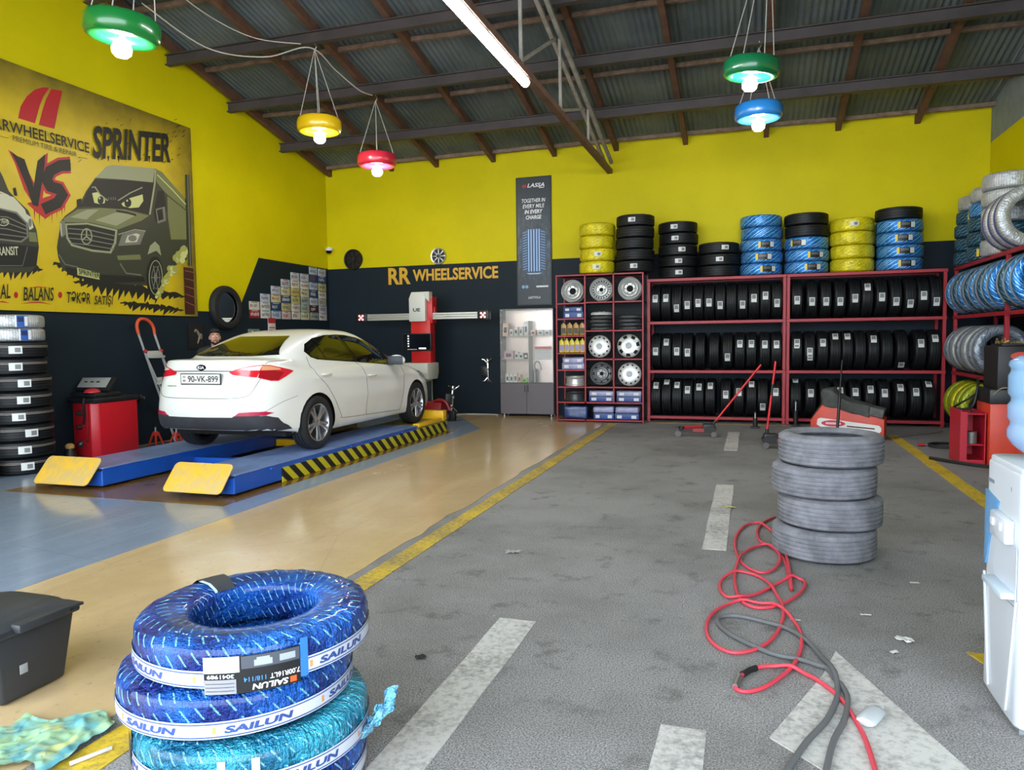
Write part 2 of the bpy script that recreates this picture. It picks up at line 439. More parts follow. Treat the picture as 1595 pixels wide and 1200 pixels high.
def tyre_lamp(pos, col, colname, label, hook, n_cords=4, tilt=(0, 0)):
    t = thing('pendant_lamp', label, 'lamp', pos, (tilt[0], tilt[1], 0), group='pendant lamps made of painted tyres')
    pm = mat(colname+'_gloss_paint', col, 0.25, coat=0.4)
    MB().lathe(TYRE_PROF, 48).build('tyre_shade', pm, t, smooth=50)
    MB().lathe([(0.001, 0.012), (0.18, 0.012), (0.18, -0.006), (0.001, -0.006)], 32).build('mounting_plate', mat('grey_plate', (120, 124, 126), 0.5), t)
    MB().cyl((0, 0, 0.02), (0, 0, -0.10), 0.022).build('socket', WHITEPL, t)
    b = MB(); b.lathe([(0.024, -0.08), (0.036, -0.10), (0.070, -0.135), (0.084, -0.17), (0.077, -0.215), (0.05, -0.243), (0.001, -0.253)], 24)
    b.build('bulb', BULBMAT, t, smooth=60)
    h = Vector(hook)-Vector(pos)
    for k in range(n_cords):
        a = 2*pi*k/n_cords+0.5
        MB().tube([(0.27*cos(a), 0.27*sin(a), 0.095), h], 0.0055, 5).build('suspension_cord', CORD, t)
    MB().tube([h+Vector((0, 0, -0.02)), h+Vector((0.03, 0, 0.03)), h+Vector((0.0, 0, 0.09))], 0.008, 6).build('hook', STEEL, t)
    return t
tyre_lamp((-5.32, 5.35, 4.28), (20, 120, 52), 'dark_green', 'dark green tyre pendant lamp nearest the entrance, high beside the left wall', (-5.32, 5.5, 6.4), 4, (0.0, 0.1))
tyre_lamp((-5.92, 9.45, 4.58), (232, 190, 20), 'yellow', 'yellow tyre pendant lamp hanging from a purlin on long cords', (-5.92, 9.38, 5.62))
tyre_lamp((-5.75, 10.84, 4.38), (200, 40, 62), 'red', 'red tyre pendant lamp hanging before the yellow back wall', (-5.72, 10.78, 5.30), 4)
tyre_lamp((-0.02, 9.03, 4.52), (14, 112, 66), 'bottle_green', 'green tyre pendant lamp above the blue one, right of the truss', (0.0, 9.3, 6.2), 4, (0.06, 0.1))
tyre_lamp((0.07, 10.65, 4.48), (36, 122, 200), 'blue', 'blue tyre pendant lamp hanging just below the green one on the right', (0.07, 10.74, 5.35), 4)
def tube_light(y0, y1, z, label):
    t = thing('tube_light', label, 'lamp', (-2.5, (y0+y1)/2, z), group='fluorescent tubes on the truss chord')
    L = (y1-y0)/2
    MB().box((0, 0, 0.03), (0.07, 2*L, 0.035), bev=0.005).build('housing', WHITEPL, t)
    MB().cyl((0, -L+0.01, -0.012), (0, L-0.01, -0.012), 0.05, seg=20).build('tube', TUBEMAT, t, smooth=60)
    for s in (-1, 1): MB().box((0, s*(L-0.012), 0.0), (0.085, 0.022, 0.075), bev=0.004).build('end_cap', WHITEPL, t)
tube_light(5.65, 6.95, 4.448, 'white lit fluorescent tube under the truss chord, the one nearer the entrance')
tube_light(6.98, 8.37, 4.448, 'white lit fluorescent tube under the truss chord, the one nearer the back wall')
def cable(name, pts, r, m, label, cat='cable', n=8):
    b = MB(); b.tube(smooth_path(pts, n), r, 6); return b.build(name, m, label=label, cat=cat)
cable('lamp_cable', [(-7.9, 8.3, 6.1), (-7.3, 8.8, 5.62), (-6.6, 9.15, 5.52), (-5.95, 9.30, 5.62), (-5.9, 9.9, 5.50), (-5.80, 10.4, 5.36), (-5.73, 10.70, 5.36)], 0.009, CORD,
      'pale lamp cable sagging from the left roof to the yellow and red lamps')
cable('lamp_cable', [(-7.4, 7.9, 6.3), (-7.0, 8.4, 5.90), (-6.6, 8.9, 5.70), (-6.05, 9.24, 5.66)], 0.007, CORD, 'thin second cable looping above the pale lamp cable near the left roof')
cable('lamp_cable', [(0.02, 9.35, 5.60), (0.2, 9.3, 5.68), (0.4, 9.28, 5.66), (0.8, 9.2, 5.52), (1.3, 9.15, 5.58), (1.8, 9.2, 5.70), (2.15, 9.3, 5.80)], 0.009, CORD,
      'pale cable drooping below the purlin right of the green lamp')

# wall frames of reference: things on the left wall face +x, things on the back wall face -y
def LW(y, z, off=0.0): return Matrix(((0, 0, 1, LEFT+off), (1, 0, 0, y), (0, 1, 0, z), (0, 0, 0, 1)))
def BW(x, z, off=0.0, y=None): return Matrix(((1, 0, 0, x), (0, 0, -1, (BACK if y is None else y)-off), (0, 1, 0, z), (0, 0, 0, 1)))

# ---------------------------------------------------------------- the big poster on the left wall
def wl(px, py, x=LEFT+0.03):
    d = _f + _r*((px-797.5)/F_PX) - _u*((py-600)/F_PX); k = x/d.x
    return (d.y*k, EYE+d.z*k)
def Z2(x, y): return wl(x/5.145, 280+y/5.145)
PY0, PY1, PZ0, PZ1 = 4.3, 9.79, 1.91, 4.88
poster = thing('wall_poster', 'huge yellow van poster with black lettering on the left wall', 'poster', (LEFT, 0, 0))
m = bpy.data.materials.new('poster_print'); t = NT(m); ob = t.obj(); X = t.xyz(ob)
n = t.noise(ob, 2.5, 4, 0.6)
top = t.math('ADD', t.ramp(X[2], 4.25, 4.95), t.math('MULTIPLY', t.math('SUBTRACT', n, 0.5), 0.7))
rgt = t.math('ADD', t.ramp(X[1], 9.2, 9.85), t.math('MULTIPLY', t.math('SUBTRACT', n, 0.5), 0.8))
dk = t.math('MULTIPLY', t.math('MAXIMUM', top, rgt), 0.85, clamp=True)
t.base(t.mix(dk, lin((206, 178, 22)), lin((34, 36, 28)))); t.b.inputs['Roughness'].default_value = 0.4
PRINT = m
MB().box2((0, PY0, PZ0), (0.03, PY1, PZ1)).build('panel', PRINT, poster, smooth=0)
class Art(MB):
    """flat print shapes stacked in thin layers over the panel"""
    def __init__(s): super().__init__(); s.layer = 0
    def shape(s, pts, mi, conv=Z2):
        s.layer += 1; off = 0.0305+0.00009*s.layer
        t = bmesh.new(); vs = []
        for p in pts:
            y, z = conv(*p); vs.append(t.verts.new((off, y, z)))
        es = [t.edges.new((vs[i], vs[(i+1) % len(vs)])) for i in range(len(vs))]
        bmesh.ops.triangle_fill(t, edges=es, use_beauty=True)
        s.m(mi).merge(t); return s
    def line(s, pts, w, mi, taper=False, conv=Z2):
        P = [Vector(p) for p in pts]; L, R = [], []
        for i, p in enumerate(P):
            d = (P[min(i+1, len(P)-1)]-P[max(i-1, 0)]).normalized(); nn = Vector((-d.y, d.x))
            ww = w*(0.5 if not taper else 0.5*(1-0.85*abs(2*i/(len(P)-1)-1))); L.append(p+nn*ww); R.append(p-nn*ww)
        return s.shape([tuple(q) for q in L+R[::-1]], mi, conv)
    def oval(s, cx, cy, rx, ry, mi, n=24, a=0): return s.shape([(cx+rx*cos(2*pi*k/n), cy+ry*sin(2*pi*k/n)) for k in range(n)], mi)
    def ring(s, cx, cy, rx, ry, w, mi, n=28):
        P = [(cx+rx*cos(2*pi*k/n), cy+ry*sin(2*pi*k/n)) for k in range(n)]
        for k in range(n):
            s.layer -= 1 if k else 0
            a, b2 = P[k], P[(k+1) % n]; f = 1-w/rx; g = 1-w/ry
            s.shape([a, b2, (cx+(b2[0]-cx)*f, cy+(b2[1]-cy)*g), (cx+(a[0]-cx)*f, cy+(a[1]-cy)*g)], mi)
        return s
pk = lambda name, c: mat('print_'+name, c, 0.45)
A_DARK, A_OLIVE, A_LIGHT, A_PALE, A_BLACK = pk('dark_olive', (50, 54, 42)), pk('olive', (112, 116, 72)), pk('sage', (148, 152, 118)), pk('pale_lime', (196, 200, 128)), INK
A_WHITE, A_RED, A_MAROON, A_GREYW, A_SMOKE, A_RUST = pk('off_white', (196, 194, 168)), pk('red', (176, 28, 36)), pk('maroon', (62, 22, 22)), pk('grey', (112, 114, 104)), pk('smoke', (158, 160, 82)), pk('rust', (150, 90, 70))
PAL = [A_DARK, A_OLIVE, A_LIGHT, A_PALE, A_BLACK, A_WHITE, A_GREYW, A_SMOKE, A_RED, A_MAROON, A_RUST]
def spikes(a, pts_lo, n, amp, mi, seed):
    """ragged brush splash: a jagged outline round a base line"""
    r = random.Random(seed); up, lo = [], []
    (x0, y0), (x1, y1) = pts_lo
    for i in range(n+1):
        x, y = lerp(x0, x1, i/n), lerp(y0, y1, i/n); e = 1-abs(2*i/n-1)**3
        up.append((x+r.uniform(-12, 12), y-amp*e*r.uniform(0.2, 0.7)))
        lo.append((x+r.uniform(-20, 6)-(20 if i % 2 else 0), y+amp*e*(r.uniform(0.6, 1.2) if i % 2 else 0.15)))
    a.shape(up+lo[::-1], mi)
a = Art()                                                     # the van on the right
spikes(a, ((430, 660), (960, 860)), 26, 90, 4, 1); spikes(a, ((600, 815), (1500, 940)), 36, 95, 4, 2); spikes(a, ((960, 985), (1480, 1050)), 26, 55, 4, 5)
a.shape([(455, 545), (470, 450), (490, 330), (520, 290), (590, 240), (640, 190), (690, 90), (760, -10), (850, -105), (900, -119), (1240, -90), (1300, -60), (1400, 60), (1490, 160),
         (1500, 420), (1500, 640), (1380, 700), (1310, 780), (1300, 860), (1250, 950), (1200, 930), (1180, 850), (1000, 840), (620, 790), (500, 720), (465, 620)], 0)
a.shape([(765, -15), (850, -105), (900, -119), (1240, -90), (1225, 22), (1000, 0)], 2); a.shape([(1240, -88), (1300, -60), (1480, 150), (1490, 240), (1330, 110), (1255, 20)], 1)
a.shape([(1340, 130), (1490, 250), (1495, 480), (1370, 480), (1345, 300)], 1); a.line([(1260, -40), (1380, 80), (1490, 200)], 8, 3)
a.shape([(650, 215), (700, 90), (765, -5), (1000, 5), (1235, 25), (1195, 278), (1000, 235), (800, 222)], 4)
a.line([(1245, -80), (1240, 30), (1200, 280)], 14, 2)
a.shape([(738, 108), (780, 100), (842, 162), (838, 188), (800, 197), (755, 185)], 3); a.oval(806, 165, 24, 32, 4); a.oval(798, 150, 6, 8, 5)
a.shape([(972, 192), (1040, 148), (1142, 118), (1148, 170), (1112, 222), (1040, 228), (985, 212)], 3); a.oval(1024, 186, 28, 36, 4); a.oval(1018, 168, 7, 9, 5)
a.line([(735, 62), (760, 58), (800, 118), (862, 168)], 9, 2); a.line([(945, 168), (1040, 108), (1140, 62)], 9, 2)
for x in (868, 888, 905, 922): a.line([(x, 140), (x+4, 162)], 5, 6)
a.shape([(505, 312), (620, 238), (800, 226), (1000, 240), (1195, 288), (1130, 330), (950, 398), (720, 342), (530, 342)], 1)
a.shape([(560, 300), (700, 240), (790, 240), (690, 320)], 2); a.shape([(760, 325), (930, 262), (1090, 285), (930, 370)], 2); a.line([(930, 250), (1010, 262), (1090, 285)], 16, 4)
a.shape([(520, 352), (700, 345), (940, 400), (930, 510), (890, 592), (740, 578), (570, 532), (530, 470)], 2)
a.shape([(535, 365), (700, 360), (922, 412), (912, 500), (878, 575), (740, 560), (582, 518), (545, 465)], 4)
for k in range(4): a.line([(545, 392+k*38), (720, 405+k*40), (915, 450+k*36)], 8, 6)
a.ring(692, 455, 46, 66, 9, 2)
for an in (-90, 30, 150): a.line([(692, 455), (692+44*cos(radians(an)), 455+62*sin(radians(an)))], 10, 2)
a.shape([(480, 335), (520, 322), (522, 440), (492, 468), (478, 400)], 6); a.line([(485, 350), (492, 450)], 8, 5)
a.shape([(945, 532), (975, 440), (1080, 405), (1162, 415), (1122, 520)], 6); a.shape([(1000, 505), (1020, 450), (1090, 430), (1120, 440), (1095, 500)], 5); a.oval(1060, 470, 34, 26, 6); a.line([(945, 440), (1080, 400), (1165, 412)], 8, 2)
a.shape([(460, 480), (560, 545), (740, 600), (930, 600), (1130, 530), (1150, 600), (930, 640), (740, 690), (500, 640)], 0)
a.shape([(935, 610), (1120, 600), (1130, 640), (945, 645)], 1); a.line([(960, 672), (1010, 750), (1130, 765)], 10, 6); a.line([(470, 600), (520, 680), (620, 700)], 8, 6)
a.shape([(520, 700), (800, 760), (1150, 780), (1160, 820), (800, 830), (540, 760)], 4)
a.shape([(615, 705), (795, 748), (795, 802), (618, 765)], 3)
a.shape([(1265, 90), (1310, 92), (1335, 250), (1250, 340), (1232, 260)], 4); a.shape([(1245, 235), (1320, 215), (1328, 330), (1262, 352)], 6); a.shape([(1255, 245), (1300, 232), (1308, 318), (1268, 330)], 4)
a.shape([(612, 160), (650, 150), (655, 220), (615, 222)], 4)
a.shape([(1180, 600), (1200, 530), (1240, 495), (1275, 530), (1290, 610), (1250, 570)], 2)
a.oval(1240, 790, 68, 175, 4, 32); a.ring(1246, 785, 56, 140, 7, 2); a.ring(1246, 785, 34, 90, 5, 6); a.oval(1244, 785, 14, 34, 6)
for k in range(6): a.line([(1244+12*cos(k*1.05), 785+30*sin(k*1.05)), (1246+40*cos(k*1.05), 785+110*sin(k*1.05))], 7, 6)
r_ = random.Random(4)
for k in range(46):
    q = k/45; x = lerp(1255, 1490, q)+r_.uniform(-18, 22)*(0.4+q); y = lerp(950, 560, q**0.8)+r_.uniform(-40, 40)*(0.3+q)
    s_ = r_.uniform(12, 26)*(0.7+0.6*q); a.oval(x, y, s_, s_*1.15, 7 if k % 3 else 3, 12)
a.shape([(1482, -40), (1510, -40), (1535, 690), (1505, 690)], 0); a.line([(1500, -40), (1522, 690)], 6, 6)
a.shape([(1468, 700), (1545, 712), (1558, 1080), (1480, 1080)], 9)
for k in range(5): a.line([(1480, 730+k*62), (1552, 745+k*66)], 5, 10)
for k in range(60):                                            # flying specks
    x, y = r_.uniform(560, 1460), r_.uniform(-480, -130)
    if x < 720 and y < -200: continue
    l = r_.uniform(8, 26); a.line([(x, y), (x+l, y-l*r_.uniform(0.4, 0.9))], r_.uniform(2, 5), 4)
a.build('van_picture', PAL, poster, smooth=0, recalc=False)
a = Art()                                                     # the white van at the picture's edge
spikes(a, ((-200, 720), (360, 720)), 24, 90, 4, 7)
a.shape([(-400, -300), (-60, -180), (20, -30), (70, 90), (140, 165), (225, 245), (292, 400), (312, 540), (292, 690), (240, 742), (0, 745), (-400, 740)], 0)
a.shape([(-400, -120), (0, 110), (110, 140), (200, 240), (232, 350), (0, 225), (-400, 120)], 5); a.line([(0, 98), (70, 130)], 12, 5)
a.shape([(-400, 240), (0, 226), (135, 258), (222, 350), (228, 462), (172, 505), (0, 485), (-400, 480)], 6)
a.shape([(-400, 250), (0, 238), (128, 272), (208, 352), (214, 455), (165, 490), (0, 472), (-400, 470)], 4)
for k in range(4): a.line([(-100, 290+k*45), (60, 300+k*48), (210, 372+k*30)], 8, 6)
a.oval(28, 342, 44, 30, 5); a.oval(28, 342, 38, 24, 0)
a.shape([(203, 270), (250, 300), (268, 385), (236, 405)], 5); a.oval(240, 345, 14, 34, 6)
a.shape([(-400, 510), (0, 508), (306, 540), (292, 692), (200, 702), (-400, 695)], 4); a.line([(-50, 690), (180, 690), (220, 540)], 5, 6)
a.shape([(100, 70), (125, 62), (140, 130), (112, 128)], 4)
a.shape([(228, 420), (285, 425), (300, 500), (235, 495)], 1)
a.build('white_van_picture', PAL, poster, smooth=0, recalc=False)
a = Art()                                                     # VS
V = [(85, -229), (150, -180), (195, -165), (258, 20), (268, 60), (300, -150), (362, -205), (356, -100), (322, 110), (305, 215), (262, 205), (215, 60), (140, -120)]
def grow(P, g):
    cx = sum(p[0] for p in P)/len(P); cy = sum(p[1] for p in P)/len(P)
    return [(x+g*(1 if x > cx else -1), y+g*(0.9 if y > cy else -0.6)) for x, y in P]
S = [(565, -118), (480, -112), (400, -70), (372, 0), (405, 55), (470, 75), (500, 120), (460, 185), (345, 238)]
a.shape(grow(V, 22), 8); a.line(S, 135, 8); a.shape([(215, 190), (545, 80), (520, 190), (450, 250), (365, 315), (290, 260)], 8)
for k in range(13):
    x = 275+k*20; h = (95, 40, 130, 60, 100, 30, 80, 120, 45, 70, 30, 55, 30)[k]; a.shape([(x-7, 225-k*3), (x+9, 225-k*3), (x+1, 240+h)], 8)
a.shape(V, 4); a.line(S, 92, 4)
a.shape([(520, -90), (570, -130), (540, -60)], 4); a.shape([(345, 238), (420, 170), (470, 200)], 4)
a.build('versus_mark', PAL, poster, smooth=0, recalc=False)
a = Art()                                                     # the road emblem
E1 = lambda x, y: Z2(x, y-1029)
a.shape([(145, 535), (165, 440), (215, 360), (280, 305), (345, 288), (395, 290), (350, 360), (320, 430), (280, 578)], 8, E1)
a.shape([(310, 590), (340, 470), (370, 380), (412, 300), (500, 318), (470, 450), (436, 622)], 8, E1)
a.build('road_emblem', PAL, poster, smooth=0, recalc=False)
def ptext(body, p0, p1, h, m, name, shear=0.0, bold=0.0, conv=Z2, off=0.052):
    (y0, z0), (y1, z1) = conv(*p0), conv(*p1); b = MB()
    sl = (z1-z0)/(y1-y0)
    b.text(body, width=y1-y0, height=h, shear=shear, bold=bold, fn=lambda c: Vector((off, y0+c.x, z0+c.y+sl*c.x)))
    return b.build(name, m, poster, smooth=0)
Zp = lambda x, y: wl(x, y)
ptext('RRWHEELSERVICE', (-10, 200), (137.5, 239), 0.135, INK, 'lettering', 0, 0.012, Zp)
ptext('PREMIUM TIRE & REPAIR', (18, 219), (118, 245), 0.062, pk('brown_ink', (70, 62, 20)), 'lettering', 0, 0.0, Zp)
ptext('SPRINTER', (143, 247), (264, 254), 0.44, INK, 'lettering', 0.18, 0.03, Zp)
ptext('SPRINTER', (622, 758), (790, 792), 0.075, INK, 'plate_lettering', 0, 0.012, Z2)
ptext('TRANSIT', (-58, 610), (138, 606), 0.105, A_WHITE, 'plate_lettering', 0, 0.02, Z2)
ptext('Ford', (2, 352), (54, 352), 0.05, A_WHITE, 'oval_lettering', 0.3, 0.01, Z2)
ptext('AL', (-10, 955), (75, 950), 0.17, INK, 'lettering', 0.2, 0.012, Z2)
ptext('BALANS', (178, 972), (425, 972), 0.17, INK, 'lettering', 0.2, 0.012, Z2)
ptext('TƏKƏR', (528, 988), (715, 998), 0.155, INK, 'lettering', 0.2, 0.012, Z2)
ptext('SATIŞI', (748, 1020), (900, 1022), 0.16, INK, 'lettering', 0.2, 0.012, Z2)
a = Art()
for x in (128, 482): a.oval(x, 925, 17, 26, 8)
a.line([(170, 995), (250, 985), (330, 985), (410, 1000)], 14, 8, True); a.line([(230, 868), (300, 860), (400, 865)], 9, 8, True); a.line([(-30, 985), (20, 978), (75, 990)], 12, 8, True)
a.line([(790, 1030), (850, 1032)], 6, 4, True); a.line([(0, -350), (68, -333)], 4, 4); a.line([(630, -180), (700, -168)], 4, 4)
for k in range(7): a.shape([(775+k*82, -190), (795+k*82, -190), (786+k*82, -150+10*(k % 3))], 4)
a.build('bullet_marks', PAL, poster, smooth=0, recalc=False)

# ---------------------------------------------------------------- smaller things on the left wall
b = MB(); Mm = LW(10.44, 2.075, 0.03)
mirror = thing('round_mirror', 'round mirror framed by a black tyre on the left wall', 'mirror', (LEFT, 10.44, 2.075))
Mloc = Matrix(((0, 0, 1, 0.06), (1, 0, 0, 0), (0, 1, 0, 0), (0, 0, 0, 1)))
MB().lathe([(0.25, 0.02), (0.26, 0.05), (0.30, 0.06), (0.345, 0.05), (0.365, 0.02), (0.37, -0.03), (0.36, -0.06), (0.25, -0.06)], 48, Mloc).build('tyre_frame', mat('rubber', (24, 24, 25), 0.7), mirror)
MB().lathe([(0.001, 0.0), (0.262, 0.0)], 48, Mloc).build('mirror_glass', mat('mirror_silver', (235, 238, 238), 0.02, 1.0), mirror)
PLC = [((206, 208, 198), 'off-white'), ((176, 190, 204), 'pale blue'), ((204, 196, 152), 'cream'), ((74, 40, 40), 'dark maroon'), ((44, 68, 110), 'navy blue'), ((186, 180, 110), 'mustard'), ((196, 176, 178), 'pinkish'), ((158, 170, 150), 'grey green')]
cols = [2, 3, 4, 5, 6, 6, 7, 7]; rp = random.Random(11)
ROWN = ['bottom', 'second', 'third', 'fourth', 'fifth', 'sixth', 'top']; COLN = ['leftmost', 'second from left', 'third from left', 'fourth from left', 'fourth from right', 'third from right', 'second from right', 'rightmost']
def plate_mesh():
    b = MB(); b.box((0, 0, 0.004), (0.295, 0.148, 0.006), bev=0.02, seg=3); return b
for c_i, n_ in enumerate(cols):
    for r_i in range(n_):
        ci = rp.choice([0, 0, 1, 1, 2, 2, 3, 4, 5, 6, 7]) if not (c_i == 0 and r_i == 0) else 6
        colr, cn = PLC[ci]
        if c_i == 0 and r_i == 0: colr, cn = (150, 36, 40), 'red'
        if (c_i, r_i) in ((6, 5), (6, 3)): colr, cn = PLC[4]
        b = MB(); b.box((0, 0, 0.003), (0.292, 0.148, 0.005), bev=0.0024)
        p = b.build('licence_plate', mat('plate_'+cn.replace(' ', '_').replace('-', '_'), colr, 0.35), None, loc=(LEFT+0.001, 11.26+c_i*0.318+rp.uniform(-0.006, 0.006), 1.99+r_i*0.153+rp.uniform(-0.005, 0.005)), rot=(pi/2, 0, pi/2),
            label=f'{cn} souvenir licence plate, {COLN[c_i]} column, {ROWN[r_i]} row up the slate wall', cat='licence plate', group='souvenir plates on the left wall')
        b = MB(); dark = ci in (3, 4) or cn == 'red'
        for q in range(rp.choice((4, 5, 5, 6))):
            b.box((-0.1+q*0.04, rp.uniform(-0.012, 0.006), 0.0062), (rp.uniform(0.014, 0.028), rp.uniform(0.04, 0.07), 0.001))
        b.box((0, 0.058, 0.0062), (rp.uniform(0.08, 0.2), 0.012, 0.001))
        b.build('raised_characters', mat('plate_pale_marks' if dark else rp.choice(['plate_ink_blue', 'plate_ink_red', 'plate_ink_dark']), (214, 210, 200) if dark else rp.choice([(56, 70, 110), (130, 60, 56), (60, 64, 66)]), 0.5), p, smooth=0)
sg = MB().box((0, 0, 0.006), (0.22, 0.30, 0.012), bev=0.003).build('warning_sign', mat('sign_white', (206, 204, 200), 0.5), loc=(LEFT, 11.74, 1.78), rot=(pi/2, 0, pi/2), label='small red and white notice fixed below the plates on the left wall', cat='sign')
b = MB(); b.box((0, 0.10, 0.0125), (0.22, 0.10, 0.001)); b.box((0, -0.03, 0.0125), (0.17, 0.02, 0.001)); b.box((0, -0.08, 0.0125), (0.17, 0.02, 0.001)); b.build('red_band', mat('sign_red', (176, 44, 48), 0.5), sg, smooth=0)
bx = MB().box((0, 0, 0.015), (0.30, 0.12, 0.03), bev=0.006).build('switch_box', mat('grey_green_box', (112, 128, 124), 0.5), loc=(LEFT, 11.2, 1.66), rot=(pi/2, 0, pi/2), label='small grey green box on the left wall just above the car roof', cat='switch box')
MB().box((-0.06, 0, 0.032), (0.05, 0.05, 0.006), bev=0.002).build('rocker', WHITEPL, bx)
ap = thing('framed_picture', 'dark framed picture of a curling shape on the left wall behind the trunk', 'picture', (LEFT, 9.74, 1.59))
MB().box((0.01, 0, 0), (0.02, 0.34, 0.40)).build('frame', DARKMETAL, ap, smooth=0)
a = MB()
a.box((0.0205, 0, 0), (0.001, 0.31, 0.37)); a.build('print', mat('charcoal_print', (24, 26, 28), 0.4), ap, smooth=0)
b = MB(); b.tube([(0.022, 0.06-0.09*cos(k*0.35)*(1-k*0.03), 0.07-0.13*k/16+0.05*sin(k*0.7)) for k in range(17)], [0.012+0.01*sin(k*0.4)**2 for k in range(17)], 6); b.build('curl_motif', mat('grey_motif', (128, 118, 100), 0.5), ap)

# ---------------------------------------------------------------- back wall: sign, banner, hub caps, camera
sgn = thing('wall_sign', 'yellow painted workshop name lettering on the slate back wall', 'sign', (-5.9, BACK, 2.79))
YINK = mat('sign_yellow', (214, 166, 40), 0.5)
b = MB(); b.text('RR', width=0.50, height=0.34, bold=0.03, depth=0.004, fn=Matrix(((1, 0, 0, -1.19), (0, 0, -1, -0.001), (0, 1, 0, -0.17), (0, 0, 0, 1)))); b.build('initials', YINK, sgn, smooth=0)
b = MB(); b.text('WHEELSERVICE', width=1.83, height=0.24, bold=0.03, depth=0.004, fn=Matrix(((1, 0, 0, -0.64), (0, 0, -1, -0.001), (0, 1, 0, -0.12), (0, 0, 0, 1)))); b.build('lettering', YINK, sgn, smooth=0)
ban = thing('wall_banner', 'tall dark tyre advertising banner on the back wall above the glass cabinet', 'banner', (-3.97, BACK, 3.34))
m = bpy.data.materials.new('banner_print'); t = NT(m); ob = t.obj(); X = t.xyz(ob)
n = t.noise(t.scale(ob, (6, 1, 2)), 3, 4, 0.7); g = t.math('SUBTRACT', 1.0, t.math('ABSOLUTE', t.math('MULTIPLY', t.math('ADD', X[2], 0.1), 1.2)))
t.base(t.mix(t.math('MULTIPLY', g, t.ramp(n, 0.4, 0.8), clamp=True), lin((26, 38, 48)), lin((88, 118, 142)))); t.b.inputs['Roughness'].default_value = 0.4
BAN = m
MB().box2((-0.35, -0.025, -1.22), (0.35, 0, 1.22)).build('frame', mat('banner_edge', (14, 16, 18), 0.5), ban, smooth=0)
MB().box2((-0.325, -0.027, -1.20), (0.325, -0.02, 1.195)).build('print', BAN, ban, smooth=0)
BM = lambda x, z, off=0.0285: Matrix(((1, 0, 0, x), (0, 0, -1, -off), (0, 1, 0, z), (0, 0, 0, 1)))
b = MB(); b.text('LASSA', width=0.34, height=0.075, shear=0.25, bold=0.02, fn=BM(-0.12, 1.02)); b.box((0.16, -0.0285, 1.005), (0.10, 0.001, 0.012)); b.build('brand_lettering', WHITEINK, ban, smooth=0)
MB().box((-0.18, -0.0285, 1.05), (0.08, 0.001, 0.05)).build('brand_mark', A_RED, ban, smooth=0)
b = MB()
for k, (w, s_) in enumerate((('TOGETHER IN', 0.47), ('EVERY MILE', 0.43), ('IN EVERY', 0.36), ('CHARGE', 0.31))): b.text(w, width=s_, height=0.075, shear=0.2, bold=0.012 if k < 2 else 0.03, fn=BM(-s_/2+0.0, 0.735-k*0.105))
b.build('slogan', WHITEINK, ban, smooth=0)
b = MB()
def bshape(b, pts, off, mi): b.m(mi); b.poly([(x, -off, z) for x, z in pts])
out = [(-0.20, 0.18), (-0.235, 0.05), (-0.245, -0.2), (-0.22, -0.45), (-0.17, -0.58), (0.17, -0.58), (0.22, -0.45), (0.245, -0.2), (0.235, 0.05), (0.20, 0.18), (0.14, 0.24), (-0.14, 0.24)]
bshape(b, out, 0.0280, 0)
for x in (-0.105, -0.055, 0.0, 0.055, 0.105): bshape(b, [(x-0.012, -0.57), (x+0.012, -0.57), (x+0.012, 0.23), (x-0.012, 0.23)], 0.0286, 1)
for s_ in (-1, 1):
    for k in range(15): bshape(b, [(s_*0.135, 0.2-k*0.05), (s_*0.225, 0.17-k*0.05), (s_*0.225, 0.155-k*0.05), (s_*0.135, 0.18-k*0.05)], 0.0286, 2)
bshape(b, [(-0.16, -0.60), (0.16, -0.60), (0.10, -0.625), (-0.10, -0.625)], 0.0283, 1)
b.build('tyre_picture', [mat('print_deep_blue', (38, 62, 108), 0.4), mat('print_glow_blue', (150, 190, 236), 0.4), mat('print_teal', (104, 150, 180), 0.4)], ban, smooth=0, recalc=False)
b = MB(); b.text('LASTYOLA', width=0.24, height=0.045, shear=0.1, bold=0.01, fn=BM(-0.12, -1.09)); b.build('small_lettering', WHITEINK, ban, smooth=0)
MB().box((0.16, -0.0285, -0.86), (0.24, 0.001, 0.03)).build('small_caption', WHITEINK, ban, smooth=0)
b = MB()
for x in (-0.22, -0.15): b.lathe([(0.001, 0), (0.032, 0)], 16, BM(x, -0.86))
b.build('round_badges', mat('print_badge', (120, 160, 196), 0.4), ban, smooth=0)
def hub(pos, R, mdark, mspoke, label, name):
    t = thing(name, label, 'wheel', pos)
    Mx = Matrix(((1, 0, 0, 0), (0, 0, -1, 0), (0, 1, 0, 0), (0, 0, 0, 1)))
    MB().lathe([(R*0.82, 0.0), (R*0.98, 0.0), (R, 0.02), (R*0.97, 0.05), (R*0.86, 0.045), (R*0.82, 0.02)], 40, Mx).build('rim', mspoke, t)
    MB().lathe([(0.001, 0.006), (R*0.84, 0.006)], 32, Mx).build('backing', mdark, t)
    for k in range(8):
        a = 2*pi*k/8; c = Vector((R*0.5*cos(a), -0.03, R*0.5*sin(a)))
        MB().box(c, (R*0.72, 0.02, R*0.13), Euler((0, -a, 0)), bev=0.004).build('spoke', mspoke, t)
    MB().lathe([(R*0.22, 0.0), (R*0.2, 0.05), (0.001, 0.055)], 20, Mx).build('centre_cap', mdark, t)
hub((-7.88, BACK, 3.17), 0.215, mat('hub_black', (18, 18, 19), 0.4), mat('hub_dark_bronze', (44, 38, 34), 0.4, 0.5), 'black multi-spoke wheel cover on the back wall near the left corner', 'wheel_cover')
hub((-5.955, BACK, 3.15), 0.165, mat('hub_charcoal', (36, 38, 40), 0.4), mat('hub_silver', (196, 198, 200), 0.3, 0.7), 'small silver wheel cover on the back wall above the sign lettering', 'wheel_cover')
